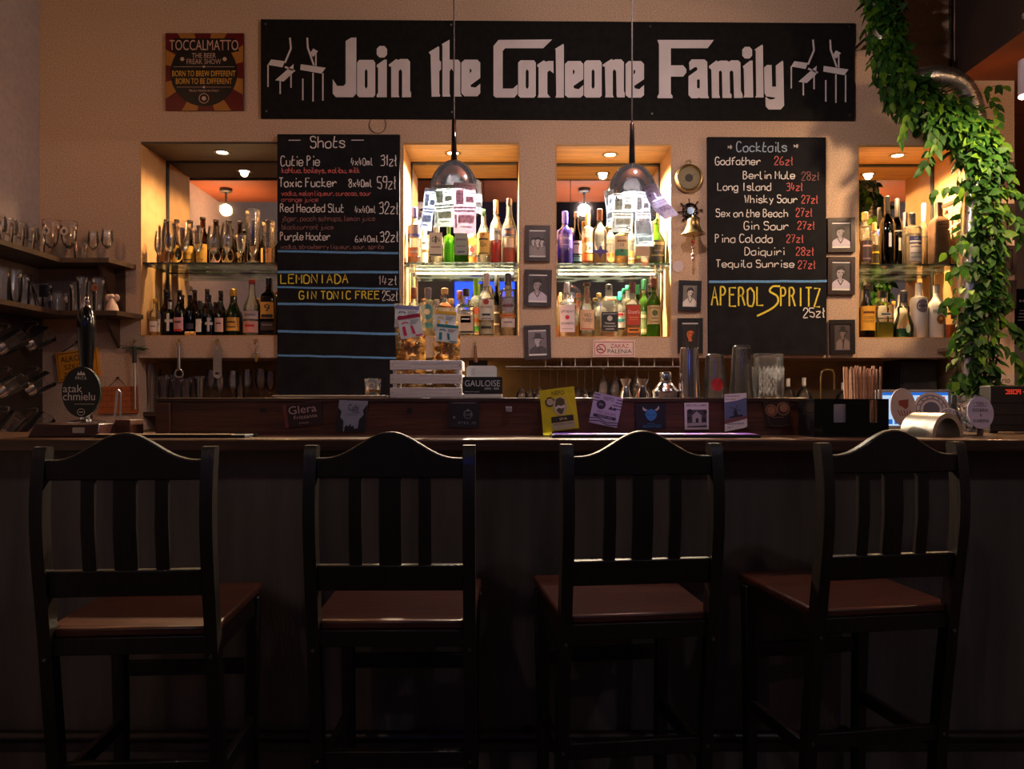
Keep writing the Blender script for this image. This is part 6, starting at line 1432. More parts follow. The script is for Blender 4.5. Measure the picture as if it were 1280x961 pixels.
card('drink_sticker', 'dark sticker with two tan rings at the right end of the ledge front', ((954, 502), (987, 502), (988, 534), (957, 534)), [C(34, 20, 18), ('tan_print', C(140, 96, 66), [('O', .28, .34, .24), ('O', .74, .28, .26), ('L', ((.3, .62), (.74, .60)), .002)]), ('dark_rings', C(52, 30, 24), [('O', .28, .34, .19), ('O', .74, .28, .21)]), ('tan_center', C(150, 104, 72), [('O', .28, .34, .16), ('O', .76, .25, .16)]), ('glass_outline', C(110, 80, 64), [('L', ((.12, .6), (.22, .92), (.6, .96), (.9, .9)), .0014)])])

# steel and glass bar tools on the ledge
TD2 = 2.90
def lathe_thing(name, label, cat, px, D, z, prof, m_, part, seg=26, group=None):
    t = thing(name, label, cat, (WX(px, D), D, z), 0, group)
    b = MB(); b.lathe(prof, seg=seg, cap=False); b.build(part, m_, t, local=True); return t
jh = WZ(473.5, TD2) - LZ
for i, (px, w_) in enumerate(((782, 17), (803, 19))):
    r0 = w_ * TD2 / 2000
    t = thing('jigger', ['left', 'right'][i] + ' steel jigger on the ledge left of the shaker lid', 'jigger', (WX(px, TD2), TD2, LZ), 0, 'steel jiggers')
    b = MB(); b.lathe([(0, r0), (jh * .55, r0 * .50), (jh * .62, r0 * .46)], seg=24, cap=False); b.build('lower_cup', chrome, t, local=True)
    b = MB(); b.lathe([(jh * .62, r0 * .46), (jh * .70, r0 * .52), (jh, r0 * .86), (jh, r0 * .82), (jh * .7, r0 * .4)], seg=24, cap=False); b.build('upper_cup', chrome, t, local=True)
D = 2.92; q = D / 1000
t = thing('cocktail_shaker', 'polished steel domed shaker top between the jiggers and the tall tumblers', 'shaker', (WX(832, D), D, LZ))
zz = lambda y: WZ(y, D) - LZ
b = MB(); b.lathe(cr([(0, 15.5 * q), (zz(491), 16.5 * q), (zz(489), 17 * q), (zz(486), 14 * q), (zz(481), 10.5 * q), (zz(477.5), 7.2 * q)], 3), seg=28, cap=False); b.build('dome', chrome, t, local=True)
b = MB(); b.lathe([(zz(477.5), 7.2 * q), (zz(476.5), 7.8 * q), (zz(467), 7.6 * q), (zz(465), 6.4 * q), (zz(464.6), .0005)], seg=22, cap=False); b.build('cap', chrome, t, local=True)
def inv_glass(name, label, px, top, wb, wt, D, m_, logo=None, group='upturned glasses on the ledge'):
    q = D / 2000; H = WZ(top, D) - LZ
    t = thing(name, label, 'glass', (WX(px, D), D, LZ), 0, group)
    b = MB(); b.lathe([(0, wb * q), (H * .03, wb * q), (H * .94, wt * q * 1.02), (H * .985, wt * q * .98), (H, wt * q * .88), (H, .0005)], seg=28, cap=False); b.lathe([(0, wb * q - .002), (H * .93, wt * q - .002), (H * .93, .0005)], seg=28, cap=False); b.ring((0, 0, .0015), wb * q - .001, .0016, 28, 5, 'z')
    b.build('glass_wall', m_, t, local=True)
    if logo:
        b = MB(); vs = []; zc, rr, Rr = H * .30, logo, wb * q * .95
        for k_ in range(24):
            a = 2 * PI * k_ / 24; dx = rr * math.cos(a); vs.append((Rr * math.sin(dx / Rr), -Rr * math.cos(dx / Rr) - .001, zc + rr * math.sin(a)))
        vs.append((0, -Rr - .001, zc)); b.add(vs, [(k_, (k_ + 1) % 24, 24) for k_ in range(24)]); b.build('red_logo', red_logo, t, local=True)
    return t
silvery = glass('silvery_tumbler', (.62, .60, .60), (.35, .33, .33), 1.0, .08, .08, (.6, .55, .55))
inv_glass('mixing_tin', 'tall shiny upturned tumbler in front of the orange-lit portrait', 861.5, 434.5, 28, 22, 2.90, M('mirror_steel_tin', (.62, .58, .58), .12, 1, .08, 8))
inv_glass('pint_glass', 'upturned pint glass with a round red logo', 893.5, 442.5, 29, 22, 2.90, clear, .0235)
inv_glass('pint_glass', 'tallest upturned glass tumbler behind the windmill card', 927, 432, 30, 22, 2.91, silvery)
# cut crystal mixing glass
D = 2.945; q = D / 2000; H = WZ(443, D) - LZ; rr = 37 * q
t = thing('mixing_glass', 'wide cut-crystal mixing glass with diamond pattern at the right of the ledge', 'glass', (WX(960, D), D, LZ))
b = MB(); b.lathe([(0, .0005), (0, rr * .96), (.004, rr), (H, rr)], seg=30, cap=False); b.lathe([(H, rr - .003), (.012, rr - .004), (.012, .0005)], seg=30, cap=False); b.ring((0, 0, H), rr - .0015, .0018, 30, 5, 'z'); b.build('glass_wall', clear, t, local=True)
b = MB(); nq = 22
for row in range(7):
    for k_ in range(nq):
        a = 2 * PI * (k_ + .5 * (row % 2)) / nq; zc = .012 + row * H * .62 / 7 + .008; d = 2 * PI / nq * .46; hz = H * .62 / 7 * .92
        P4 = [(math.sin(a + da) * (rr + dr), -math.cos(a + da) * (rr + dr), zc + dz) for da, dz, dr in ((0, -hz, .0004), (d, 0, .0004), (0, hz, .0004), (-d, 0, .0004), (0, 0, .0035))]
        b.add(P4, [(0, 1, 4), (1, 2, 4), (2, 3, 4), (3, 0, 4)])
b.build('diamond_cuts', glass('crystal_facets', (.93, .93, .95), (.7, .7, .72), 1.0, .10, .16, (.85, .82, .85)), t, local=True, smooth=False)

# small bottles with pourers and a curved tap on the back counter
for i, (px, D, top) in enumerate(((985, 3.96, 473), (1005, 3.96, 472), (1054, 3.96, 478))):
    z0 = 1.1152; h = WZ(top, D) - z0
    t = thing('pourer_bottle', '%s of three clear bottles with white pourers behind the straw caddy' % OR[i], 'bottle', (WX(px, D), D, z0), 0, 'clear bottles with white pourers')
    b = MB(); b.lathe([(0, .038), (h * .62, .040), (h * .74, .03), (h * .82, .012), (h * .86, .012)], seg=18, cap=False); b.build('glass_body', clear, t, local=True)
    b = MB(); b.lathe([(h * .84, .010), (h, .009)], seg=12); b.build('pourer', C(206, 200, 186), t, local=True)
D = 3.98
t = thing('bent_tap', 'thin bent brass loop standing behind the straw caddy', 'tap', (WX(1034, D), D, 1.1152))
z1_ = WZ(487, D); z2_ = WZ(463, D)
b = MB(); b.tube(cr([(WX(1026, D), D, 1.1155), (WX(1026, D), D, z1_), (WX(1026.5, D), D, z2_ - .02), (WX(1030, D), D, z2_), (WX(1039, D), D, z2_), (WX(1042.5, D), D, z2_ - .02), (WX(1043, D), D, z1_)], 4), .0055, 8); b.build('tube_loop', brass, t)

# straw caddy
KD = 2.62
kx0, kx1, kz1 = WX(1018, KD), WX(1111, KD), WZ(498.5, KD)
t = thing('straw_caddy', 'black bar caddy with front slots holding straws and napkins', 'caddy', ((kx0 + kx1) / 2, KD + .08, BZ))
y0, y1 = KD, KD + .15
b = MB()
w1, w2 = (WX(1042, KD), WX(1057.5, KD)), (WX(1087, KD), WX(1097, KD))
zw0, zw1 = WZ(528, KD), WZ(505, KD)
b.add(*poly_holes([[(kx0, BZ), (kx1, BZ), (kx1, kz1), (kx0, kz1)], roundrect(w1[0], w1[1], zw0, zw1, .003), roundrect(w2[0], w2[1], zw0, WZ(500, KD), .003)], y0, y0 + .005))
b.build('front_panel', blackgloss, t, smooth=False)
for nm, bx in (('side_panel', (kx0, kx0 + .005, y0 + .005, y1, BZ, kz1)), ('side_panel', (kx1 - .005, kx1, y0 + .005, y1, BZ, kz1)), ('back_panel', (kx0 + .005, kx1 - .005, y1 - .005, y1, BZ, kz1)), ('divider', (WX(1064, KD), WX(1064, KD) + .004, y0 + .005, y1 - .005, BZ + .005, kz1 - .006)), ('bottom', (kx0 + .005, kx1 - .005, y0 + .005, y1 - .005, BZ, BZ + .005))):
    b = MB(); b.box(*bx); b.build(nm, blackgloss, t, smooth=False)
b = MB(); b.box(WX(1006, KD), WX(1120, KD), KD - .02, KD + .17, BZ - .0001 + .0002, BZ + .0015); 
t = thing('napkin_stack', 'stack of white napkins inside the black caddy, seen through its front slot', 'napkins', ((kx0 + WX(1064, KD)) / 2, KD + .03, BZ + .0055))
b = MB()
for i in range(9): b.box(kx0 + .008, WX(1063, KD) - .002, KD + .012 + i * .0085, KD + .012 + i * .0085 + .0075, BZ + .0055, kz1 - .012 - R.uniform(0, .006))
b.build('napkin_pile', thin('napkin_paper', (.60, .56, .60), .3, .8, .06), t, smooth=False)
strawm = M('kraft_paper_straw', (.52, .30, .19), .7, 0, .2, 60)
n = 0
sx0, sx1 = WX(1069, KD) , WX(1104, KD)
for j in range(3):
    for i in range(10 if j != 1 else 9):
        x = sx0 + .004 + (sx1 - sx0 - .008) * (i + (.5 if j == 1 else 0)) / 9.0
        x = min(x, sx1 - .004); y = KD + .022 + j * .030
        lean = R.uniform(-.012, .012); zt = WZ(459 + R.uniform(-2.5, 4.5), y)
        b = MB(); b.lathe([(0, .0034), (zt - BZ - .0055, .0034)], seg=8, cap=False)
        o = b.build('paper_straw', strawm); o.location = (x, y, BZ + .0055)
        o.rotation_euler = (R.uniform(-.02, .02), lean * .8 - .03 + .06 * i / 9, 0)
        tag(o, 'brown paper straw standing in the black caddy', 'straw', 'brown paper straws')

# napkin arch, round coasters
t = thing('napkin_holder', 'brushed steel half-tube holder lying on the counter right of the caddy', 'holder', (WX(1180, 2.66), 2.66, BZ))
def half_tube(cx, cyy, Rr, th, L, yaw, a0=0.0, a1=PI, n=18):
    vs, fs = [], []
    ca_, sa_ = math.cos(yaw), math.sin(yaw)
    for e in (0, L):
        for rad in (Rr, Rr - th):
            for k_ in range(n + 1):
                a = a0 + (a1 - a0) * k_ / n; lx, lz = rad * math.cos(a), rad * math.sin(a)
                vs.append((cx + lx * ca_ - e * sa_, cyy + lx * sa_ + e * ca_, BZ + max(lz, 0.0)))
    m = n + 1
    for k_ in range(n):
        fs += [(k_, k_ + 1, 2 * m + k_ + 1, 2 * m + k_), (m + k_ + 1, m + k_, 3 * m + k_, 3 * m + k_ + 1), (k_ + 1, k_, m + k_, m + k_ + 1), (2 * m + k_, 2 * m + k_ + 1, 3 * m + k_ + 1, 3 * m + k_)]
    fs += [(0, m, 3 * m, 2 * m), (n, 2 * m + n, 3 * m + n, m + n)]
    return vs, fs
b = MB(); b.add(*half_tube(WX(1185, 2.64), 2.64, .080, .017, .12, math.radians(27))); b.build('half_tube', steel, t)
def coaster(label, px, py, r, D, sx, tilt, yaw, kind):
    t = thing('coaster', label, 'coaster', W(px, py, D), yaw, 'round paper coasters at the right of the counter')
    t.rotation_euler = (tilt, 0, yaw)
    q = r * D / 1000
    b = MB(); b.lathe([(-.0012, q), (.0012, q)], seg=36, sx=sx, axis='y'); b.build('disc', C(196, 178, 176) if kind != 'sign' else C(186, 176, 204), t, local=True)
    b = MB()
    if kind == 'red':
        b.poly([(-.3 * q, .35 * q), (.35 * q, .42 * q), (.3 * q, .0), (.1 * q, -.1 * q), (-.1 * q, .05 * q), (-.28 * q, .1 * q)], -.0018)
        for k_ in range(5): b.line([(-.4 * q + k_ * .2 * q, -.15 * q), (-.2 * q + k_ * .14 * q, -.45 * q)], .004, -.0018)
        b.build('print', C(140, 56, 36), t, local=True, smooth=False)
    elif kind == 'grey':
        for rr_ in (.82, .62): b.line([(rr_ * q * math.cos(k_ * PI / 14), rr_ * q * math.sin(k_ * PI / 14)) for k_ in range(29)], .0028, -.0018)
        for k_ in range(14):
            a = k_ * PI / 7; b.line([(.66 * q * math.cos(a), .66 * q * math.sin(a)), (.78 * q * math.cos(a + .1), .78 * q * math.sin(a + .1))], .003, -.0018)
        b.disc(0, 0, .45 * q, -.0018, 20); b.build('print', C(84, 78, 92), t, local=True, smooth=False)
    elif kind == 'sign':
        for tx, zc, ww in (('* TIPS *', .55, .9), ('DOBRA', .15, 1.0), ('&', -.15, .14), ('KARMA', -.5, 1.0)): b.text(tx, 0, zc * q, ww * q * .95, .2 * q, -.0018)
        b.line([(-.4 * q, .38 * q), (.4 * q, .40 * q)], .0014, -.0018); b.build('handwriting', C(50, 44, 60), t, local=True, smooth=False)
    return t
coaster('round white coaster with red-brown print leaning left behind the steel half-tube', 1129, 509, 24, 2.80, .82, -.10, .30, 'red')
coaster('round grey-printed coaster upright behind the steel half-tube', 1164, 512, 22, 2.83, 1.0, -.12, -.1, 'grey')
coaster('grey-printed coaster seen through the arch of the steel half-tube', 1187, 523, 14, 2.76, 1.0, -.35, -.1, 'grey')
t = coaster('round pale handwritten tip sign leaning on the glass vase', 1225.5, 515.5, 20.5, 2.68, .80, -.14, 0, 'sign'); t['group'] = 'hand-lettered sign'
# foil-lined glass vase
D = 2.78
t = thing('glass_vase', 'squat glass jar of crumpled foil behind the handwritten tip sign', 'vase', (WX(1208, D), D, BZ))
h = WZ(494, D) - BZ
b = MB(); b.lathe([(0, .0005), (0, .05), (.01, .052), (h, .046), (h, .043), (.012, .048), (.012, .0005)], seg=26, cap=False); b.build('jar', clear, t, local=True)
b = MB()
for k_ in range(90):
    c = Vector((R.uniform(-.03, .03), R.uniform(-.03, .03), R.uniform(.018, h * .85)))
    v = [c + Vector((R.uniform(-.013, .013), R.uniform(-.013, .013), R.uniform(-.013, .013))) for _ in range(4)]
    b.add([tuple(x) for x in v], [(0, 1, 2), (1, 3, 2)])
o = b.build('crumpled_foil', M('foil', (.8, .78, .74), .18, 1, .1, 20), t, local=True, smooth=False); o['kind'] = 'stuff'

# till screen
D = 2.93
sx0, sx1, sz0, sz1 = WX(1098, D), WX(1189, D), WZ(536, D), WZ(487, D)
t = thing('till_screen', 'grey till monitor with a lit blue and white screen behind the coasters', 'monitor', ((sx0 + sx1) / 2, D + .03, BZ))
b = MB(); b.prism(roundrect(sx0, sx1, sz0, sz1, .006), D, D + .035); b.build('case', C(120, 118, 120), t, bevel=.002)
b = MB(); b.box((sx0 + sx1) / 2 - .06, (sx0 + sx1) / 2 + .06, D + .005, D + .11, BZ, BZ + .012); b.box((sx0 + sx1) / 2 - .025, (sx0 + sx1) / 2 + .025, D + .036, D + .06, BZ + .012, sz0 + .05); b.build('stand', C(60, 58, 60), t, bevel=.002)
def em(n, c, s_): return lamp(n, c, s_)
F = lambda x, y: (WX(x, D), WZ(y, D))
b = MB(); b.rect(*[F(x, 0)[0] for x in (1103, 1185)], F(0, 532)[1], F(0, 490.5)[1], D - .0006); b.build('screen', em('screen_white', (.55, .75, 1.0), .9), t, smooth=False)
b = MB(); b.rect(F(1103, 0)[0], F(1185, 0)[0], F(0, 494)[1], F(0, 490.5)[1], D - .001)
for x in (1108, 1118, 1128, 1138, 1150, 1164): b.rect(F(x, 0)[0], F(x + 7.5, 0)[0], F(0, 530)[1], F(0, 524)[1], D - .001)
b.build('blue_icons', em('screen_blue', (.02, .16, .65), .9), t, smooth=False)
b = MB()
for x in (1146, 1158, 1174): b.rect(F(x, 0)[0], F(x + 7, 0)[0], F(0, 499)[1], F(0, 495.5)[1], D - .001)
b.build('red_icons', em('screen_red', (.8, .05, .03), .8), t, smooth=False)
# receiver with red display at the far right
D = 2.95
x0, x1 = WX(1238, D), WX(1330, D)
t = thing('receiver', 'black audio receiver with a red lit display at the right end of the counter', 'receiver', ((x0 + x1) / 2, D + .1, BZ))
b = MB(); b.box(x0, x1, D, D + .07, BZ + .006, WZ(482, D)); b.build('case', M('receiver_black', (.014, .011, .010), .5, 0, .2, 10), t, bevel=.003)
for sx in (x0 + .02, x1 - .04):
    b = MB(); b.box(sx, sx + .02, D + .02, D + .04, BZ, BZ + .006); b.build('foot', black_m, t, smooth=False)
b = MB()
for yy in (502, 517, 530): b.box(x0 + .002, x1 - .002, D - .002, D, WZ(yy, D), WZ(yy - 1, D))
b.build('panel_seams', C(50, 44, 40), t, smooth=False)
b = MB()
for i in range(16):
    px = 1257 + i * 2.2; 
    for j in range(3):
        if R.random() < .72: b.rect(WX(px, D), WX(px + 1.4, D), WZ(492.5 - j * 2.2, D), WZ(491.2 - j * 2.2, D), D - .001)
b.build('red_display', em('led_red', (1, .06, .03), .9), t, smooth=False)
# small loudspeaker and paper sign in the right recess
D = 4.15
t = thing('loudspeaker', 'dark grey loudspeaker in the recess below the right niche', 'speaker', (WX(1149, D), D + .08, 1.1152))
b = MB(); b.box(WX(1126, D), WX(1172, D), D, D + .2, 1.1152, WZ(451, D)); b.build('cabinet', C(40, 38, 40), t, bevel=.004)
b = MB(); b.box(WX(1129, D), WX(1169, D), D - .006, D, 1.13, WZ(454, D)); b.build('grille', M('speaker_cloth', (.045, .042, .045), .9, 0, .3, 120, .3), t, smooth=False)
f = lambda x, y: (WX(x, 3.99), WZ(y, 3.99))
t = thing('paper_sign', 'white paper sign with bold black letters on the wall pier behind the garland', 'sign', W(1252, 474, 3.99))
b = MB(); b.prism([f(1236, 482), f(1267.5, 481), f(1267.5, 467), f(1236, 468)], 3.99, 3.9985); b.build('paper', C(196, 178, 170), t, smooth=False)
b = MB(); b.text('Lotario', *f(1249, 475), 27 * .00399, 7.5 * .00399, 3.9892); b.build('lettering', BK, t, smooth=False)
# ------------------------------------------------------------------ pendants over the bar, with banknotes
PDN = 2.82
def pendant(px, top, label):
    x = WX(px, PDN); z = WZ(top, PDN); k = PDN / 1000
    t = thing('pendant_lamp', label, 'lamp', (x, PDN, z))
    b = MB(); b.tube([(0, 0, .13), (0, 0, 2.862 + .74 - z if False else 3.6 - z)], .0028, 6); b.build('cord', black_m, t, local=True)
    b = MB(); b.lathe([(-.004, .012), (.004, .011), (.055, .0095), (.14, .0075), (.146, .003)], seg=14); b.build('stem', blackgloss, t, local=True)
    r = 31.0 * k
    pr = [(0, .004)] + [(-r * 1.38 * (1 - math.cos(a)), r * math.sin(a)) for a in [PI / 2 * i / 9 for i in range(1, 10)]]
    b = MB(); b.lathe(pr, seg=36, cap=False); b.lathe([(z_, max(q - .002, .003)) for z_, q in pr][::-1], seg=36, cap=False)
    b.build('dome', smoke_chrome, t, local=True)
    zr = pr[-1][0]
    b = MB(); b.lathe([(zr, r), (zr - .03, r * .99), (zr - .075, r * .95)], seg=36, cap=False); b.build('glass_skirt', glass('pendant_glass', (.86, .84, .84), (.6, .58, .58), 1.0, .06), t, local=True)
    b = MB(); b.tube([(0, 0, -.004), (0, 0, -.05)], .014, 12); b.build('lamp_holder', black_m, t, local=True)
    b = MB(); b.ball((0, 0, -.088), .030, 18, 12); b.build('bulb', lamp('pendant_bulb', (.86, .90, 1.0), PENDANT_POWER), t, local=True)
    return t, zr, r
def note(label, loc_px, D, w_, h_, col, col2, yaw, bend=0.02, tilt=0.0, curl=0.0, num=None):
    """banknote hanging from the rim of a lamp"""
    t = thing('banknote', label, 'banknote', W(loc_px[0], loc_px[1], D), yaw, 'banknotes hung on the pendant lamps')
    t.rotation_euler = (0, tilt, yaw)
    k = D / 1000; w2, h = w_ * k, h_ * k
    nu, nv = 6, 10
    def pt(u, v):
        y = bend * (u * u - .25) * 1.2 - curl * v * v
        return ((u) * w2, y + .004 * math.sin(5 * v + 3 * u), -v * h)
    def grid(u0, u1, v0, v1, off, nu=nu, nv=nv):
        vs = []
        for j in range(nv + 1):
            for i in range(nu + 1):
                p = pt(u0 + (u1 - u0) * i / nu, v0 + (v1 - v0) * j / nv); vs.append((p[0], p[1] + off, p[2]))
        return vs, [(j * (nu + 1) + i, j * (nu + 1) + i + 1, (j + 1) * (nu + 1) + i + 1, (j + 1) * (nu + 1) + i) for j in range(nv) for i in range(nu)]
    col2 = tuple(.66 * p_ + .34 * q_ for p_, q_ in zip(col, col2))
    b = MB(); b.add(*grid(-.5, .5, 0, 1, 0)); b.build('note_paper', thin('note_paper_%d' % len(bpy.data.materials), col, .55, .6, .08, 60), t, local=True, flip=False)
    b = MB()
    for (u0, u1, v0, v1) in ((-.5, .5, .03, .06), (-.40, -.05, .14, .42), (.02, .36, .10, .13), (.02, .42, .18, .20), (.05, .40, .26, .38), (-.5, .5, .47, .50), (-.44, .44, .54, .57), (-.30, .40, .64, .80), (-.44, -.36, .62, .9), (-.20, .30, .86, .89)):
        b.add(*grid(u0, u1, v0, v1, -.0007, 4, 4))
    b.build('note_print', thin('note_print_%d' % len(bpy.data.materials), col2, .5, .6, .45, 120), t, local=True, flip=False, smooth=False)
    if num:
        b = MB(); p = pt(.30, .90); b.text(num, p[0], p[2], .016, .02, p[1] - .0016); p = pt(-.30, .14); b.text(num, p[0], p[2], .014, .017, p[1] - .0016); b.build('numeral', C(60, 56, 66), t, local=True, smooth=False)
    return t
pendant(567.5, 200.5, 'domed smoked-mirror pendant lamp hung with banknotes, left of the two')
pendant(790, 204.5, 'domed smoked-mirror pendant lamp hung with banknotes, right of the two')
note('blue-white banknote flaring out at the left of the left pendant', (540, 236), PDN - .062, 21, 52, (.62, .68, .86), (.26, .40, .74), -.6, .02, .22, -.0)
note('grey-green banknote on the front left of the left pendant', (555, 231), PDN - .090, 25, 53, (.56, .58, .46), (.34, .34, .28), -.15, .012, .0, .0)
note('pink-red banknote on the front of the left pendant', (581, 229), PDN - .092, 28, 63, (.74, .50, .54), (.50, .20, .28), .15, .014, .0, .0)
note('pale banknote at the right edge of the left pendant', (598.5, 226), PDN - .02, 12, 42, (.70, .72, .70), (.45, .48, .5), .9, .01, .05, .0)
note('white curled banknote at the left edge of the right pendant', (761, 238), PDN - .04, 13, 45, (.70, .74, .80), (.5, .56, .66), -.8, .02, -.06, .0)
note('cream banknote with a numeral on the front of the right pendant', (780, 242), PDN - .092, 26, 49, (.72, .70, .58), (.50, .48, .36), -.1, .010, .06, .0, num='5')
note('white banknote on the front right of the right pendant', (803, 240), PDN - .088, 20, 52, (.80, .76, .76), (.66, .60, .66), .3, .012, -.03, .0)
note('violet curled banknote flaring out at the right of the right pendant', (812, 231), PDN - .080, 24, 46, (.46, .40, .56), (.28, .22, .40), .5, .035, -.38, .06)
note('light blue banknote hanging lowest under the right pendant', (804, 276), PDN - .083, 24, 32, (.66, .78, .86), (.50, .64, .74), .2, .01, -.06, .0)

# ------------------------------------------------------------------ steel duct with an artificial leafy garland
VD = 3.74
dpts = cr([W(1092, -40, VD), W(1098, 20, VD), W(1112, 75, VD), W(1140, 98, VD), W(1172, 96, VD), W(1200, 106, VD), W(1216, 136, VD), W(1219, 190, VD), W(1215, 280, VD), W(1211, 380, VD), W(1211, 500, VD), W(1211, 700, VD), (WX(1211, VD), VD, .002)], 10)
t = thing('air_duct', 'ribbed flexible steel duct climbing the wall inside the leafy garland', 'duct', dpts[-1])
fine = []
for i in range(len(dpts) - 1):
    for k_ in range(4):
        fine.append(tuple(dpts[i][j] + (dpts[i + 1][j] - dpts[i][j]) * k_ / 4 for j in range(3)))
b = MB(); b.tube(fine, [.048 + (.0035 if i % 3 == 0 and 90 < i < 290 else 0) for i in range(len(fine))], 18)
b.build('duct_tube', steel, t)
b = MB()
for py in (30, 240, 430):
    i = min(range(len(dpts)), key=lambda q: abs(dpts[q][2] - WZ(py, VD)))
    p = dpts[i]; b = MB(); b.box(p[0] - .01, p[0] + .01, p[1] + .04, 3.9985, p[2] - .008, p[2] + .008); b.build('wall_clip', steel, t, smooth=False)
GV = thing('leafy_garland', 'artificial green leafy garland wound round the steel duct', 'garland', W(1211, 492, VD))
gp = cr([W(1100, -45, VD), W(1102, 0, VD), W(1106, 45, VD), W(1116, 85, VD), W(1134, 118, VD), W(1160, 138, VD), W(1188, 148, VD), W(1212, 168, VD), W(1224, 205, VD), W(1229, 255, VD), W(1226, 320, VD), W(1223, 380, VD), W(1219, 440, VD), W(1216, 492, VD)], 12)
def leaf(b, c, tip, nrm, L, wd):
    a = tip.normalized(); n = nrm - a * nrm.dot(a)
    n = n.normalized() if n.length > 1e-4 else a.orthogonal().normalized()
    s = a.cross(n)
    bend = R.uniform(.05, .25) * L
    P = lambda u, v, d: tuple(c + a * (u * L) + s * (v * wd) + n * (d * L - bend * u * u))
    vs = [P(0, 0, 0), P(.18, .42, .05), P(.45, .5, .06), P(.75, .28, .04), P(1, 0, 0), P(.75, -.28, .04), P(.45, -.5, .06), P(.18, -.42, .05), P(.45, 0, -.02), P(.2, 0, -.01), P(.75, 0, -.01)]
    b.add(vs, [(0, 1, 9), (1, 2, 8, 9), (2, 3, 10, 8), (3, 4, 10), (4, 5, 10), (5, 6, 8, 10), (6, 7, 9, 8), (7, 0, 9)])
b = MB(); st = MB()
n = len(gp)
for q in range(2300):
    i = R.randrange(n - 1); f_ = R.random()
    p = Vector(gp[i]).lerp(Vector(gp[i + 1]), f_); fr_ = (i + f_) / n
    spread = .055 if fr_ < .28 else (.085 if fr_ < .5 else .085)
    an = R.uniform(0, 2 * PI); rad = R.uniform(.058, spread * 1.15) if spread > .06 else R.uniform(.055, .075)
    tg = (Vector(gp[i + 1]) - Vector(gp[i])).normalized(); e1 = tg.cross(Vector((0, 1, 0)));
    e1 = e1.normalized() if e1.length > .1 else Vector((1, 0, 0)); e2 = tg.cross(e1)
    if q >= 1200:
        fa = math.atan2(-e2.y, -e1.y); an = R.gauss(fa, .8)
    out = e1 * math.cos(an) + e2 * math.sin(an)
    c = p + out * rad
    if c.y > 3.955: c.y = 3.955 - R.uniform(0, .04)
    tip = Vector((R.gauss(0, .5), R.gauss(-.25, .35), R.gauss(-.9, .5))) + out * .5
    L = R.uniform(.040, .072)
    if c.y + tip.normalized().y * L > 3.985: tip.y = -abs(tip.y)
    b.mi = R.choice((0, 0, 1, 1, 2))
    leaf(b, c, tip, out + Vector((0, -.6, .3)), L, L * R.uniform(.46, .62))
# loose sprays hanging to the sides
for (px, py, dx, dz, m_) in ((1180, 160, -.10, -.16, 12), (1140, 130, -.06, -.13, 9), (1165, 150, -.02, -.14, 9), (1205, 235, -.15, .01, 7), (1255, 235, .10, -.05, 9), (1258, 260, .06, -.12, 8), (1250, 200, .05, -.10, 7), (1205, 330, -.08, -.02, 7), (1200, 372, -.09, .0, 7), (1248, 395, .10, -.10, 10), (1250, 430, .10, -.12, 10), (1212, 400, -.07, -.06, 6), (1240, 350, .08, -.08, 8), (1206, 300, -.09, -.03, 6), (1256, 110, -.09, .02, 5), (1235, 120, .04, -.12, 8), (1246, 165, .03, -.16, 9), (1205, 480, -.07, .03, 7), (1240, 470, .06, -.10, 8)):
    p0 = Vector(W(px, py, VD - .04)); pts = []
    for k_ in range(m_ + 1):
        u = k_ / m_; pts.append(tuple(p0 + Vector((dx * u, -.03 * math.sin(u * 3), dz * u - .03 * u * u))))
    st.tube(pts, .0016, 5)
    for k_ in range(1, m_ + 1):
        b.mi = R.choice((0, 1, 1, 2)); s = 1 if k_ % 2 else -1
        leaf(b, Vector(pts[k_]), Vector((dx * 2 + s * .35, R.uniform(-.4, .1), -.6 + R.uniform(-.3, .3))), Vector((0, -1, .3)), R.uniform(.045, .07), R.uniform(.024, .038))
st.tube([(x, y - .055, z) for x, y, z in gp], .004, 6); st.tube([(x + .045, y - .02, z) for x, y, z in gp], .003, 6)
b.build('foliage', [thin('leaf_deep_green', (.013, .055, .008), .3, .55, .3, 25), thin('leaf_green', (.026, .092, .010), .35, .55, .3, 25), thin('leaf_yellow_green', (.085, .19, .014), .4, .55, .25, 25)], GV)
st.build('stem', C(60, 84, 36), GV)

# spotlight under the right soffit
t = thing('spot_lamp', 'white cylindrical spotlight under the terracotta soffit at the right edge', 'light', (WX(1290, 3.3), 3.3, 2.862))
b = MB(); b.tube([(0, 0, 0), (0, 0, -.20)], .006, 8); b.lathe([(-.012, .035), (0, .035)], seg=18); b.build('stem', C(150, 146, 150), t, local=True)
b = MB(); b.lathe([(-.19, .02), (-.195, .05), (-.34, .05), (-.335, .045), (-.30, .04), (-.30, .001)], seg=22, cap=False); b.build('can', C(180, 172, 184), t, local=True)
b = MB(); b.lathe([(-.318, .038), (-.316, .001)], seg=18, cap=False); b.build('lens', lamp('spot_lens', (1, .8, .6), 12), t, local=True)
ld = bpy.data.lights.new('spot_beam', 'SPOT'); ld.energy = SPOTLAMP; ld.color = (1, .66, .36); ld.spot_size = math.radians(120); ld.spot_blend = .7; ld.shadow_soft_size = .03
lo = bpy.data.objects.new('spot_beam', ld); COL.objects.link(lo); lo.parent = t; lo.location = (0, 0, -.345); lo.rotation_euler = (0, math.radians(-28), 0)
lo.rotation_euler = Vector((-.30, .72, -.5)).to_track_quat('-Z', 'Y').to_euler()
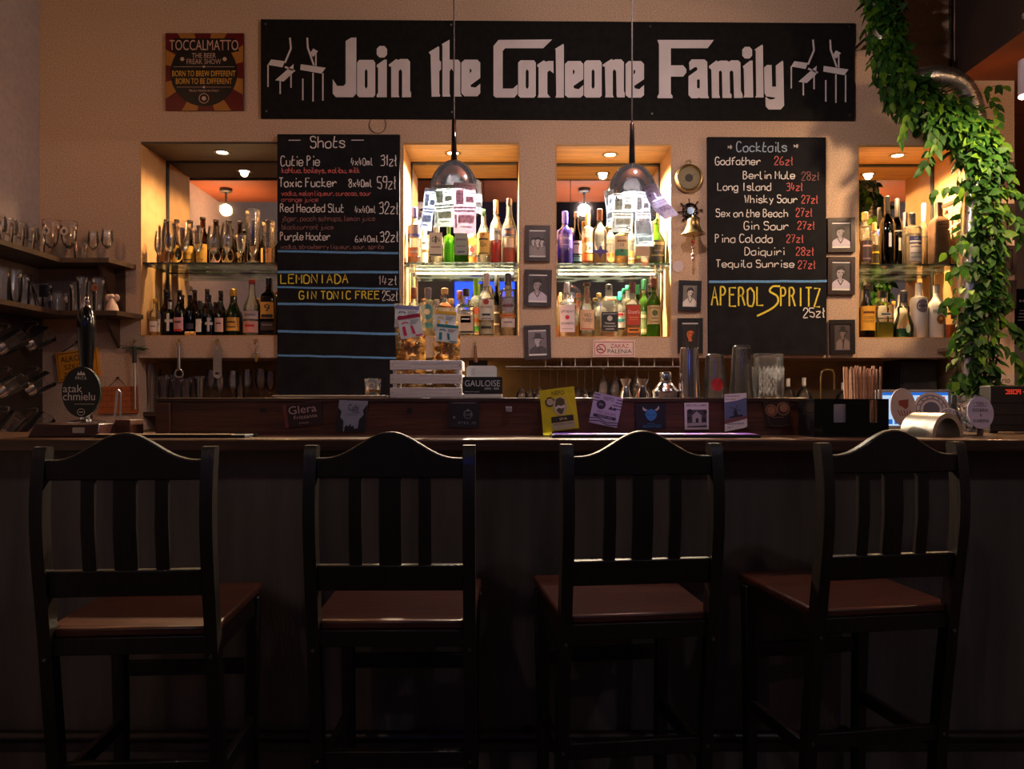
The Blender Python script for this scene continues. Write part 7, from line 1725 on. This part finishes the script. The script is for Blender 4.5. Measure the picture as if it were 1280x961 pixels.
# side room beyond the wall end
t = thing('side_blackboard', 'black menu board on the far wall beyond the right end of the bar wall', 'chalkboard', (WX(1300, 6.39), 6.39, WZ(396, 6.39)))
b = MB(); b.box(WX(1269, 6.38), WX(1330, 6.38), 6.38, 6.399, WZ(430, 6.38), WZ(361, 6.38)); b.build('board', slate, t, bevel=.002)
b = MB()
for i in range(3): b.disc(WX(1275.5 + i * 4, 6.379), WZ(376, 6.379), .010, 6.3795, 10)
for i in range(4): b.line([(WX(1275 - i, 6.379), WZ(388 + i * 4, 6.379)), (WX(1290, 6.379), WZ(388 + i * 4, 6.379))], .006, 6.3795)
b.build('white_lettering', chalk_w, t, smooth=False)
t = thing('side_panel_poster', 'pale panel high on the far wall beyond the right end of the bar wall', 'panel', (WX(1290, 6.39), 6.39, WZ(235, 6.39)))
b = MB(); b.box(WX(1268, 6.38), WX(1330, 6.38), 6.38, 6.399, WZ(300, 6.38), WZ(217, 6.38)); b.build('panel', C(196, 190, 196), t, bevel=.002)
# television on the front wall, mirrored in the second niche
t = thing('television', 'wall television with a glowing blue picture, mirrored behind the rum bottles', 'television', (-.40, -3.19, 2.72))
b = MB(); b.box(-.86, .06, -3.199, -3.13, 2.44, 3.02); b.build('case', blackgloss, t, bevel=.004)
b = MB(); b.add([(-.84, -3.129, 2.46), (.04, -3.129, 2.46), (.04, -3.129, 3.0), (-.84, -3.129, 3.0)], [(3, 2, 1, 0)]); b.build('screen', lamp('tv_blue', (.03, .09, .95), 2.2), t, smooth=False)

# fill globes added behind the camera to brighten the bar front
for i, (gx, gy, gz, gc, gp) in enumerate(FILL_POWER):
    g = thing('fill_globe', ['warm fill globe added on the ceiling of the guest room', 'cool fill globe added on the ceiling of the guest room'][i], 'light', (gx, gy, 3.6))
    b = MB(); b.lathe([(0, .05), (-.03, .05), (-.035, .01), (-.12, .01)], seg=16); b.build('fitting', black_m, g, local=True)
    b = MB(); b.ball((0, 0, gz - 3.6), .06, 16, 10); b.build('globe', lamp('fill_globe_%d' % i, gc, gp), g, local=True)
